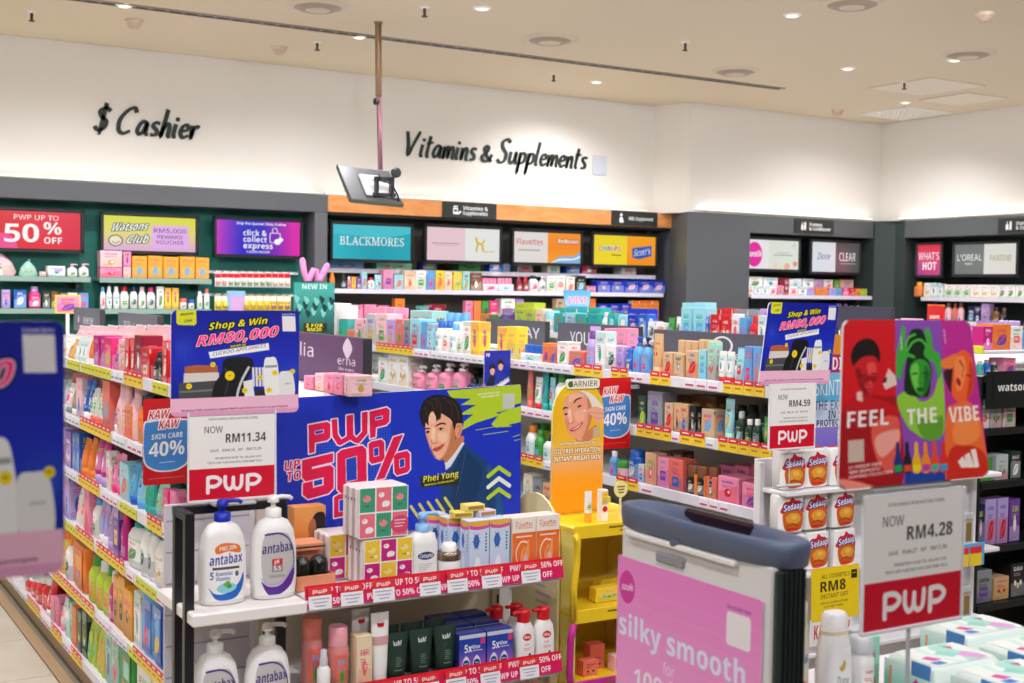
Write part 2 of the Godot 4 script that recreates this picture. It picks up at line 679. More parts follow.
func make(kind: String, col: String, col2: String, w: float, h: float, d: float, variant: int) -> Node3D:
	var key := "%s %s %s %.3f %.3f %.3f %d" % [kind, col, col2, w, h, d, variant]
	if protos.has(key):
		return protos[key]
	var o := proto(NODE[kind])
	protos[key] = o
	var m := pm(col, 0.36)
	var m2 := pm(col2, 0.34)
	var a := art("%s %d" % [col, variant])
	var a2 := art("%s %d" % [col2, variant])
	match kind:
		"box":
			put("body", cbox(w, h, d, 0.0015), m, o)
			put("printed_front", quad(w * 0.94, h * 0.95), a, o, Vector3(0, h / 2, d / 2 + 0.0006))
			put("printed_side", quad(d * 0.9, h * 0.95), a, o, Vector3(w / 2 + 0.0006, h / 2, 0), Vector3(0, PI / 2, 0))
			if variant % 3 == 1:
				put("colour_band", bar(Vector3(w * 1.004, h * 0.14, d * 1.004), 0.001), m2, o, Vector3(0, h * 0.9, 0))
		"tray":
			put("body", cbox(w, h * 0.5, d, 0.002), m, o)
			put("printed_front", quad(w * 0.96, h * 0.44), a, o, Vector3(0, h * 0.25, d / 2 + 0.0006))
			var n := maxi(3, int(w / 0.035))
			for k in n:
				put("sachet", bar(Vector3(w / n * 0.9, h * 0.85, 0.02), 0.004), m2, o, Vector3(w * ((k + 0.5) / n - 0.5), h * 0.56, d * 0.2))
		"pump":
			var rx := w * 0.5
			var rz := minf(d * 0.5, rx)
			var hb := h * 0.74
			var s := [[0, rx * 0.86, rz * 0.86, 2.6], [hb * 0.03, rx, rz, 2.8], [hb * 0.74, rx * 0.98, rz * 0.98, 2.8], [hb * 0.9, rx * 0.8, rz * 0.84, 2.4], [hb * 0.98, rx * 0.42, rz * 0.5, 2], [hb, rx * 0.36, rz * 0.44, 2]]
			put("body", loft(s, 20), m, o)
			put("printed_label", loft([[hb * 0.12, rx, rz, 2.8], [hb * 0.74, rx * 0.982, rz * 0.982, 2.8]], 10, -0.95, 0.95, 0.0008, false), a, o)
			put("collar", loft([[hb, rx * 0.4, rx * 0.4], [h * 0.8, rx * 0.4, rx * 0.4], [h * 0.82, rx * 0.3, rx * 0.3]], 14), m2, o)
			put("pump_head", pump_mesh(h * 0.81, rx * 0.42, h * 0.19), m2, o)
		"bottle":
			var rx := w * 0.5
			var rz := minf(d * 0.5, rx)
			var hb := h * 0.78
			put("body", loft([[0, rx * 0.88, rz * 0.88, 2.4], [hb * 0.03, rx, rz, 2.6], [hb * 0.78, rx, rz, 2.6], [hb * 0.93, rx * 0.78, rz * 0.8, 2.2], [hb, rx * 0.55, rz * 0.6, 2]], 18), m, o)
			put("printed_label", loft([[hb * 0.1, rx, rz, 2.6], [hb * 0.74, rx, rz, 2.6]], 10, -1.0, 1.0, 0.0008, false), a, o)
			put("cap", loft([[hb, rx * 0.62, rz * 0.66], [h * 0.985, rx * 0.58, rz * 0.62], [h, rx * 0.5, rz * 0.54]], 16), m2, o)
		"can":
			var r := w * 0.5
			put("body", loft([[0, r * 0.92, r * 0.92], [h * 0.02, r, r], [h * 0.74, r, r], [h * 0.79, r * 0.82, r * 0.82]], 18), m, o)
			put("printed_label", loft([[h * 0.05, r, r], [h * 0.72, r, r]], 10, -1.2, 1.2, 0.0006, false), a, o)
			put("cap", loft([[h * 0.78, r * 0.9, r * 0.9], [h * 0.93, r * 0.88, r * 0.88], [h * 0.98, r * 0.72, r * 0.72], [h, r * 0.4, r * 0.4]], 16), m2, o)
		"tube":
			var rx := w * 0.5
			var hc := h * 0.2
			put("cap", loft([[0, rx * 0.7, rx * 0.62], [0.001, rx * 0.74, rx * 0.66], [hc, rx * 0.78, rx * 0.68], [hc + 0.001, rx * 0.6, rx * 0.5]], 16), m2, o)
			var s := [[hc, rx * 0.74, rx * 0.64, 2], [hc + h * 0.05, rx * 0.82, rx * 0.68, 2], [h * 0.6, rx * 0.92, rx * 0.5, 2], [h * 0.9, rx, rx * 0.14, 2.4], [h, rx, 0.0022, 3]]
			put("body", loft(s, 18), m, o)
			put("printed_label", loft([[hc + h * 0.1, rx * 0.84, rx * 0.66, 2], [h * 0.6, rx * 0.92, rx * 0.5, 2], [h * 0.86, rx * 0.985, rx * 0.2, 2.3]], 10, -0.9, 0.9, 0.001, false), a, o)
		"stick":
			var r := w * 0.5
			put("body", loft([[0, r * 0.9, r * 0.9], [0.002, r, r], [h * 0.68, r, r], [h * 0.7, r * 0.85, r * 0.85]], 12), m, o)
			put("cap", loft([[h * 0.69, r, r], [h * 0.98, r, r], [h, r * 0.8, r * 0.8]], 12), m2, o)
		"jar":
			var r := w * 0.5
			put("body", loft([[0, r * 0.82, r * 0.82], [h * 0.06, r * 0.94, r * 0.94], [h * 0.58, r * 0.96, r * 0.96], [h * 0.64, r * 0.84, r * 0.84]], 20), m, o)
			put("printed_label", loft([[h * 0.1, r * 0.945, r * 0.945], [h * 0.56, r * 0.96, r * 0.96]], 10, -1.1, 1.1, 0.0007, false), a, o)
			put("lid", loft([[h * 0.63, r, r], [h * 0.96, r, r], [h, r * 0.93, r * 0.93]], 20), m2, o)
		"pouch":
			var rx := w * 0.5
			put("body", loft([[0, rx * 0.96, d * 0.42, 3], [h * 0.08, rx * 0.98, d * 0.46, 3], [h * 0.6, rx, d * 0.3, 2.6], [h * 0.9, rx, 0.004, 4], [h, rx, 0.002, 4]], 18), m, o)
			put("printed_label", loft([[h * 0.1, rx * 0.9, d * 0.47, 3], [h * 0.6, rx * 0.92, d * 0.32, 2.6], [h * 0.82, rx * 0.92, d * 0.12, 3]], 10, -0.8, 0.8, 0.002, false), a, o)
			put("top_seal", bar(Vector3(w, h * 0.05, 0.005), 0.001), m2, o, Vector3(0, h * 0.975, 0))
		"pack":
			put("body", loft([[0, w * 0.46, d * 0.44, 6], [h * 0.06, w * 0.49, d * 0.49, 7], [h * 0.5, w * 0.5, d * 0.5, 7], [h * 0.94, w * 0.49, d * 0.49, 7], [h, w * 0.46, d * 0.44, 6]], 28), m, o)
			put("printed_front", quad(w * 0.82, h * 0.84), a, o, Vector3(0, h / 2, d / 2 + 0.001))
			put("label_patch", bar(Vector3(w * 0.42, h * 0.3, 0.003), 0.001), m2, o, Vector3(w * 0.1, h * 0.62, d / 2 + 0.001))
		"card":
			put("backing_card", bar(Vector3(w, h, 0.002), 0.0006), m, o, Vector3(0, h / 2, 0))
			put("header_print", bar(Vector3(w * 0.96, h * 0.3, 0.0015), 0.0004), m2, o, Vector3(0, h * 0.8, 0.0012))
			put("blister", loft([[h * 0.1, w * 0.3, 0.014, 4], [h * 0.12, w * 0.34, 0.02, 4], [h * 0.55, w * 0.34, 0.02, 4], [h * 0.6, w * 0.28, 0.01, 4]], 14), a, o)
	return o

func ordinal(k: int) -> String:
	return ORD[k] if k < ORD.size() else ["twenty-first", "twenty-second", "twenty-third", "twenty-fourth", "twenty-fifth", "twenty-sixth", "twenty-seventh", "twenty-eighth", "twenty-ninth", "thirtieth"][k - 20] if k < 30 else "far"

# A row of goods. facing "x": fronts towards -X on the plane x = at; "z": fronts towards +Z on the plane z = at. Each item: "kind|colour|second colour|place mm|width mm|height mm|depth mm|lift mm".
func row(facing: String, at: float, y: float, shelf: String, end: String, items: Array) -> void:
	var same := {}
	var seen := {}
	for it: String in items:
		var f: PackedStringArray = it.split("|")
		var look: String = f[1] + " " + WORD[f[0]]
		same[look] = same.get(look, 0) + 1
	var n := 0
	for it: String in items:
		var f: PackedStringArray = it.split("|")
		var look: String = f[1] + " " + WORD[f[0]]
		var k: int = seen.get(look, 0)
		seen[look] = k + 1
		var w := float(f[4]) / 1000.0
		var h := float(f[5]) / 1000.0
		var d := float(f[6]) / 1000.0
		var s := float(f[3]) / 1000.0
		var lift: float = float(f[7]) / 1000.0 if f.size() > 7 else 0.0
		var src := make(f[0], f[1], f[2], snappedf(w, 0.004), snappedf(h, 0.004), d, (absi((look + f[2]).hash()) + int(s * 3.0)) % 8)
		var cap: String = "" if f[2] == f[1] or f[0] in ["box", "pack", "pouch", "tray", "card"] else " with %s %s" % [f[2], "pump" if f[0] == "pump" else "lid" if f[0] == "jar" else "cap"]
		var label := "%s%s on the %s" % [look, cap, shelf]
		if same[look] > 1:
			label = "%s %s %s, %s" % [ordinal(k), look, end, shelf]
		var jitter := (float((n * 37) % 11) / 11.0 - 0.5) * 0.012
		var pos := Vector3(at + 0.012 + d / 2 + absf(jitter), y + lift + 0.0015, s) if facing == "x" else Vector3(s, y + lift + 0.0015, at - 0.012 - d / 2 - absf(jitter))
		copy(src, label, CAT[f[0]], pos, (-PI / 2 if facing == "x" else 0.0) + jitter * 6.0, "" if same[look] < 2 else "%s items, %s" % [look, shelf])
		n += 1


# ---------------------------------------------------------------- the flat print on posters, screens, cards and packs
func V(x: float, y: float) -> Vector2:
	return Vector2(x, y)

func pts(flat: Array) -> PackedVector2Array:
	var out := PackedVector2Array()
	for k in range(0, flat.size(), 2):
		out.append(Vector2(flat[k], flat[k + 1]))
	return out

# Points measured on an enlarged view (its corner at ox, oy, enlarged sc times) of a slanted outline q.
func via(q: Array, ts: Vector2, ox: float, oy: float, sc: float, flat: Array) -> PackedVector2Array:
	var moved := []
	for k in range(0, flat.size(), 2):
		moved.append(ox + flat[k] / sc)
		moved.append(oy + flat[k + 1] / sc)
	return onto(q, ts, moved)

func soften_round(im: Image, p: PackedVector2Array, k: int) -> void:
	var box := Rect2(p[0], Vector2.ZERO)
	for v in p:
		box = box.expand(v)
	soften(im, Rect2i(box), k)

func pwp_mark(im: Image, x: float, y: float, w: float, h: float, col: Color) -> void:
	var t := h * 0.23
	var s := w / 2.9
	for at in [0.0, 2.05]:
		var px: float = x + at * s
		stroke(im, pts([px + t / 2, y + h, px + t / 2, y + t / 2]), t, col)
		stroke(im, smooth(pts([px + t / 2, y + t / 2, px + s * 0.5, y + t / 2, px + s * 0.74, y + h * 0.36, px + s * 0.5, y + h * 0.64, px + t / 2, y + h * 0.64]), 5, false), t, col)
	stroke(im, smooth(pts([x + s * 0.98, y + h * 0.12, x + s * 0.99, y + h * 0.6, x + s * 1.16, y + h * 0.88, x + s * 1.36, y + h * 0.7, x + s * 1.4, y + h * 0.2]), 5, false), t * 0.95, col)
	stroke(im, smooth(pts([x + s * 1.4, y + h * 0.2, x + s * 1.42, y + h * 0.7, x + s * 1.6, y + h * 0.88, x + s * 1.8, y + h * 0.7, x + s * 1.84, y + h * 0.12]), 5, false), t * 0.95, col)

func price_print(price: String, save: String) -> StandardMaterial3D:
	var im := canvas(400, 392, "efece9")
	var ink := Color("3a3a3e")
	write(im, "EXTRA SAVINGS FROM WATSONS OFFERS", 90, 34, 10, ink, {"plain": true, "w": 230})
	write(im, "NOW", 70, 92, 30, ink, {"plain": true, "w": 84})
	write(im, price, 168, 138, 40, ink, {"w": 190})
	write(im, "SAVE   " + save + "   NP   RM15.90", 96, 178, 12, ink, {"plain": true, "w": 240})
	write(im, "PROMOTION VALID TILL 30 JUNE 2025", 120, 212, 9, ink, {"plain": true, "w": 215})
	write(im, "*WITH ANY PURCHASE EXCLUDES BABY MILK", 84, 232, 9, ink, {"plain": true, "w": 256})
	im.fill_rect(Rect2i(0, 252, 400, 140), Color("d3122f"))
	pwp_mark(im, 78, 284, 262, 76, Color("f5eef0"))
	return printed("price print " + price, im, 0.3)

func raffle_print() -> StandardMaterial3D:
	var q := [V(68, 68), V(462, 62), V(445, 388), V(62, 396)]
	var ts := Vector2(840, 690)
	var im := canvas(840, 690, "1522a0")
	fade(im, Rect2i(0, 0, 840, 690), ["101c93", "1a2db8", "0f1a86"])
	for a in 26:
		for b in 20:
			var r1 := 3.4 - V(a - 4, b - 9).length() * 0.26
			if r1 > 0.4:
				dot(im, V(30 + a * 11, 150 + b * 11), r1, Color("3f6be0"))
			var r2 := 3.6 - V(a - 16, b - 9).length() * 0.27
			if r2 > 0.4:
				dot(im, V(620 + a * 11, 330 + b * 11), r2, Color("3f7be4"))
	fill(im, onto(q, ts, [83, 60, 142, 60, 142, 108, 136, 114, 88, 114, 83, 108]), Color("d8d82a"))
	var k := onto(q, ts, [93, 86, 100, 106])
	write(im, "Watsons", k[0].x, k[0].y, 17, Color("27331a"), {"shear": 0.3, "turn": 8.0, "w": 84})
	write(im, "Club", k[1].x + 10, k[1].y, 17, Color("27331a"), {"shear": 0.3, "turn": 8.0})
	k = onto(q, ts, [178, 128, 140, 181, 240, 184, 182, 216])
	write(im, "Shop & Win", k[0].x, k[0].y, 44, Color("f2e92c"), {"turn": 6.0, "w": 382, "shear": 0.18, "edge": 8.0})
	write(im, "RM80,000", k[1].x, k[1].y, 68, Color("ff2f86"), {"turn": 7.0, "w": 530, "shear": 0.2, "edge": 11.0, "edge_col": Color("0b0e3a")})
	write(im, "RM80,000", k[1].x, k[1].y, 68, Color("ff2f86"), {"turn": 7.0, "w": 530, "shear": 0.2, "edge": 4.0, "edge_col": Color("ffd6ea")})
	write(im, "worth of", k[2].x, k[2].y, 18, Color("f2e92c"), {"turn": 6.0, "shear": 0.2, "edge": 3.0})
	fill(im, onto(q, ts, [176, 198, 360, 168, 362, 190, 180, 218]), Color("f2f0ee"))
	write(im, "CUCKOO APPLIANCES", k[3].x + 10, k[3].y - 12, 23, Color("3b3b46"), {"turn": 9.0, "w": 356, "plain": true})
	# the prizes: beds, massage chair, water filters
	fill(im, onto(q, ts, [104, 244, 140, 238, 202, 240, 202, 262, 104, 266]), Color("b0603c"))
	fill(im, onto(q, ts, [102, 264, 205, 261, 206, 290, 100, 294]), Color("d9d2ca"))
	fill(im, onto(q, ts, [86, 294, 206, 286, 208, 346, 86, 342]), Color("4a4a4c"))
	fill(im, onto(q, ts, [88, 318, 208, 312, 208, 318, 88, 324]), Color("77777a"))
	fill(im, smooth(onto(q, ts, [186, 344, 190, 300, 214, 262, 220, 226, 250, 214, 304, 218, 308, 250, 282, 300, 270, 352, 226, 356])), Color("17181c"))
	stroke(im, smooth(onto(q, ts, [296, 246, 276, 282, 262, 318, 256, 350]), 6, false), 16, Color("c9ccd2"))
	stroke(im, smooth(onto(q, ts, [226, 250, 232, 290, 222, 330]), 6, false), 10, Color("3a3c44"))
	fill(im, onto(q, ts, [278, 290, 306, 284, 312, 346, 282, 350]), Color("e8e6e4"))
	for c in [306, 316, 326, 336]:
		fill(im, onto(q, ts, [c, 246, c + 7, 246, c + 7, 306, c, 306]), Color("dedcda"))
	fill(im, onto(q, ts, [312, 316, 352, 316, 356, 338, 316, 340]), Color("2c2a2a"))
	fill(im, smooth(onto(q, ts, [344, 230, 362, 214, 384, 226, 388, 336, 346, 340])), Color("ecebe9"))
	fill(im, onto(q, ts, [346, 240, 384, 238, 384, 246, 346, 248]), Color("9a9c9e"))
	fill(im, smooth(onto(q, ts, [390, 268, 412, 258, 432, 266, 434, 336, 392, 338])), Color("e4e3e2"))
	k = onto(q, ts, [404, 300])
	write(im, "CUCKOO", k[0].x, k[0].y, 9, Color("555555"), {"plain": true})
	fill(im, onto(q, ts, [60, 342, 446, 332, 446, 392, 60, 398]), Color("eeb9d0"))
	fill(im, onto(q, ts, [60, 382, 446, 374, 446, 392, 60, 398]), Color("de9dc0"))
	k = onto(q, ts, [92, 379])
	write(im, "Watsons Club members spend RM70 and above in-store to participate", k[0].x, k[0].y + 4, 12, Color("5a2d4a"), {"w": 700, "turn": 0.6})
	for c in [[238, 272, 15], [188, 237, 8], [116, 304, 9], [330, 278, 8], [376, 264, 9], [432, 259, 8], [282, 318, 9], [356, 318, 9]]:
		k = onto(q, ts, [c[0], c[1]])
		dot(im, k[0], c[2] * 2.1, Color("f0d31e"))
		im.fill_rect(Rect2i(int(k[0].x) - 8, int(k[0].y) - 3, 16, 5), Color("8a7510"))
	k = onto(q, ts, [406, 80, 448, 80, 448, 130, 406, 130])
	fill(im, k, Color("e6e4e6"))
	write(im, "Submit Entry", k[0].x, k[0].y - 6, 11, Color("d8dcf0"), {"w": 90})
	return printed("raffle print", im, 0.35)

func promo_print() -> StandardMaterial3D:
	var q := [V(20, 155), V(982, 97), V(982, 614), V(18, 714)]
	var qp := [V(275, 399), V(519.4, 384.6), V(519.4, 516), V(274.6, 541.5)]
	var ts := Vector2(1160, 600)
	var im := canvas(1160, 600, "1230bd")
	var lime := Color("b4d02a")
	fill(im, onto(q, ts, [684, 122, 982, 97, 982, 168, 930, 180, 950, 190, 880, 205, 900, 214, 800, 245, 745, 272, 752, 240, 790, 212, 730, 214, 800, 176, 740, 176, 780, 152, 700, 150]), lime)
	fill(im, onto(q, ts, [862, 250, 900, 205, 982, 178, 982, 240, 930, 252, 948, 258, 880, 262]), lime)
	for s in [[800, 272, 950, 246], [830, 290, 930, 276], [950, 298, 982, 288], [956, 312, 982, 306]]:
		stroke(im, onto(q, ts, s), 3, lime)
	for a in 34:
		for b in 26:
			var p := V(150 + a * 10.5, 225 + b * 10.5)
			if p.y > 330 - (p.x - 150) * 0.28 and p.x < 460:
				fill(im, onto(q, ts, [p.x, p.y, p.x + 6, p.y - 0.4, p.x + 6, p.y + 5.6, p.x, p.y + 6]), Color("2f64d8"))
	var letters := [
		[[203, 192, 322, 170, 342, 185, 342, 268, 322, 288, 242, 304, 240, 362, 205, 372], [246, 232, 296, 222, 296, 238, 246, 249]],
		[[350, 158, 386, 153, 390, 250, 412, 282, 446, 262, 446, 132, 488, 126, 490, 252, 510, 272, 545, 232, 545, 112, 582, 106, 580, 244, 524, 308, 498, 302, 470, 284, 404, 320, 386, 312, 356, 262], []],
		[[594, 106, 705, 80, 725, 96, 722, 168, 700, 190, 636, 206, 632, 266, 597, 275], [634, 144, 676, 134, 676, 148, 634, 158]],
		[[160, 414, 358, 368, 358, 424, 222, 456, 222, 470, 340, 444, 362, 462, 360, 590, 326, 625, 196, 660, 162, 632, 165, 560, 226, 545, 228, 588, 296, 572, 296, 522, 182, 548, 160, 525], []],
		[[384, 372, 414, 348, 546, 320, 572, 344, 574, 575, 545, 600, 410, 625, 384, 600], [442, 408, 508, 390, 510, 535, 444, 548]],
		[[587, 310, 607, 295, 670, 282, 688, 298, 690, 400, 672, 422, 608, 438, 590, 420], [622, 340, 650, 332, 652, 382, 624, 388]],
		[[748, 268, 812, 250, 690, 528, 634, 540], []],
		[[750, 392, 770, 368, 836, 354, 855, 372, 856, 470, 838, 492, 772, 510, 754, 492], [788, 412, 818, 404, 820, 452, 790, 460]],
		[[362, 650, 390, 632, 470, 615, 470, 760, 362, 780], [396, 668, 440, 660, 440, 730, 396, 740]]]
	for l in letters:
		stroke(im, via(qp, ts, 275, 395, 6.507, l[0]), 12.0, Color("f3dfee"), true)
	for l in letters:
		fill(im, via(qp, ts, 275, 395, 6.507, l[0]), Color("e8104e"))
		if l[1].size():
			stroke(im, via(qp, ts, 275, 395, 6.507, l[1]), 5.0, Color("f3dfee"), true)
			fill(im, via(qp, ts, 275, 395, 6.507, l[1]), Color("1a44c0"))
	var k := onto(q, ts, [48, 430, 56, 470, 586, 476, 590, 490, 806, 140, 820, 150])
	write(im, "UP", k[0].x, k[0].y, 38, Color("e3104c"), {"turn": 5.0, "w": 66, "edge": 4.0, "edge_col": Color("f6e4ee")})
	write(im, "TO", k[1].x, k[1].y, 38, Color("e3104c"), {"turn": 5.0, "w": 62, "edge": 4.0, "edge_col": Color("f6e4ee")})
	# the man in the blue suit
	fill(im, onto(q, ts, [640, 640, 655, 540, 668, 470, 688, 420, 748, 316, 786, 352, 850, 398, 886, 440, 905, 520, 925, 640]), Color("0f3f72"))
	fill(im, onto(q, ts, [700, 440, 760, 350, 830, 420, 800, 560, 780, 640, 710, 640]), Color("0c3560"))
	fill(im, smooth(onto(q, ts, [846, 402, 884, 446, 902, 520, 914, 620, 888, 620, 876, 520, 850, 450])), Color("15508c"))
	var o0 := onto(q, ts, [630, 310, 930, 650])
	soften(im, Rect2i(int(o0[0].x), int(o0[0].y), int(o0[1].x - o0[0].x), int(o0[1].y - o0[0].y)), 7)
	stroke(im, onto(q, ts, [752, 342, 716, 430, 722, 520]), 4, Color("082746"))
	stroke(im, onto(q, ts, [760, 350, 742, 440, 722, 520]), 3, Color("2a5f92"))
	stroke(im, onto(q, ts, [860, 430, 846, 520, 860, 620]), 3, Color("0a2c52"))
	var C := func_crop(qp, ts)
	fill(im, smooth(man(C, [250, 590, 300, 520, 345, 420, 402, 400, 404, 450, 310, 590, 268, 640])), Color("c97a52"))
	fill(im, man(C, [254, 612, 272, 606, 330, 540, 398, 446, 414, 458, 302, 640, 262, 668]), Color("e2e4ea"))
	stroke(im, man(C, [262, 668, 302, 640, 414, 458]), 3, Color("9fb0c8"))
	fill(im, smooth(man(C, [95, 335, 108, 270, 150, 205, 200, 205, 260, 230, 318, 268, 340, 340, 338, 400, 322, 470, 292, 545, 250, 584, 205, 590, 165, 556, 130, 475, 104, 405])), Color("efb08c"))
	fill(im, smooth(man(C, [310, 300, 345, 350, 340, 410, 322, 480, 290, 548, 244, 588, 210, 588, 250, 550, 286, 470, 300, 390])), Color("c47a50"))
	fill(im, smooth(man(C, [98, 345, 112, 380, 126, 440, 152, 510, 180, 570, 160, 550, 128, 474, 106, 408])), Color("dc9670"))
	fill(im, smooth(man(C, [196, 380, 262, 372, 276, 420, 240, 452, 205, 430])), Color("f6c6a6"))
	fill(im, smooth(man(C, [140, 226, 178, 230, 180, 290, 150, 310, 128, 290])), Color("f5c4a2"))
	fill(im, smooth(man(C, [150, 340, 172, 338, 170, 420, 150, 440])), Color("fad6b8"))
	fill(im, smooth(man(C, [176, 535, 220, 530, 232, 560, 200, 578])), Color("f2bc98"))
	soften_round(im, man(C, [128, 240, 312, 566]), 9)
	fill(im, smooth(man(C, [338, 322, 364, 298, 396, 308, 392, 368, 366, 412, 344, 402])), Color("e29a72"))
	stroke(im, smooth(man(C, [352, 330, 378, 322, 376, 366, 358, 394]), 5, false), 4, Color("a8613c"))
	fill(im, smooth(man(C, [74, 322, 56, 270, 50, 214, 76, 140, 118, 98, 184, 78, 254, 84, 322, 104, 372, 152, 396, 220, 398, 296, 374, 300, 350, 306, 334, 352, 322, 320, 306, 276, 262, 244, 226, 226, 212, 262, 186, 284, 182, 254, 166, 212, 142, 214, 124, 252, 118, 312, 100, 296, 92, 330])), Color("1d1514"))
	for l in [[110, 130, 150, 150, 168, 206], [180, 100, 214, 140, 222, 220], [240, 100, 300, 150, 320, 250], [80, 190, 100, 180, 108, 240], [300, 120, 350, 180, 370, 270], [140, 110, 176, 120, 196, 180]]:
		stroke(im, smooth(man(C, l), 5, false), 4, Color("4d3b36"))
	soften_round(im, man(C, [70, 110, 380, 230]), 4)
	for l in [[166, 212, 186, 250, 190, 282], [118, 250, 110, 280, 122, 312], [206, 210, 222, 240, 212, 272]]:
		stroke(im, smooth(man(C, l), 5, false), 4, Color("2a1c18"))
	fill(im, smooth(man(C, [92, 350, 100, 336, 134, 342, 132, 350, 108, 346])), Color("2c1d18"))
	fill(im, smooth(man(C, [172, 330, 200, 306, 232, 296, 264, 304, 262, 312, 226, 310])), Color("2c1d18"))
	for e in [[116, 372, 7.0], [222, 348, 12.0]]:
		var c := man(C, [e[0], e[1]])[0]
		dot(im, c, e[2], Color("d6c0b4"), 3.5)
		dot(im, c, 5.5, Color("1c100c"), 5.0)
		stroke(im, smooth(PackedVector2Array([c + V(-e[2] - 1, 0), c + V(0, -6), c + V(e[2] + 2, -1)]), 4, false), 3, Color("2a1812"))
	stroke(im, smooth(man(C, [150, 430, 146, 450, 166, 460, 196, 452]), 4, false), 3, Color("b06a48"))
	fill(im, smooth(man(C, [153, 508, 178, 490, 198, 486, 250, 462, 232, 496, 206, 516, 178, 524])), Color("c8514e"))
	stroke(im, smooth(man(C, [155, 507, 196, 500, 249, 464]), 4, false), 2, Color("8a2e30"))
	# name strip, arrows, stripes, small print
	fill(im, onto(q, ts, [574, 452, 730, 438, 734, 482, 580, 494]), Color("2a2c1c"))
	write(im, "Phei Yong", k[2].x + 4, k[2].y - 2, 27, Color("e8dd3a"), {"turn": 4.0, "w": 174})
	write(im, "Watsons Ambassador", k[3].x + 4, k[3].y - 1, 9, Color("e8dd3a"), {"turn": 4.0, "w": 150})
	for a in [[850, 450, 893, 416, 936, 444], [850, 492, 893, 458, 936, 486], [850, 534, 893, 500, 936, 528]]:
		stroke(im, onto(q, ts, a), 19, Color("e9eee0") if a[1] == 492 else lime)
	for s in 5:
		stroke(im, onto(q, ts, [540 + s * 34, 566 - s * 8, 570 + s * 34, 610 - s * 8]), 13, Color("d9cf4a"))
	write(im, "Valid on selected items only", k[4].x, k[4].y, 10, Color("e6efe0"), {"turn": 3.0, "w": 112})
	write(im, "while stocks last", k[5].x, k[5].y, 10, Color("e6efe0"), {"turn": 3.0, "w": 92})
	fill(im, onto(q, ts, [908, 132, 956, 129, 956, 186, 908, 190]), Color("c6cac0"))
	return printed("promo print", im, 0.4)

func func_crop(q: Array, ts: Vector2) -> Array:
	return [q, ts]

func man(c: Array, flat: Array) -> PackedVector2Array:
	return via(c[0], c[1], 410, 385, 8.033, flat)

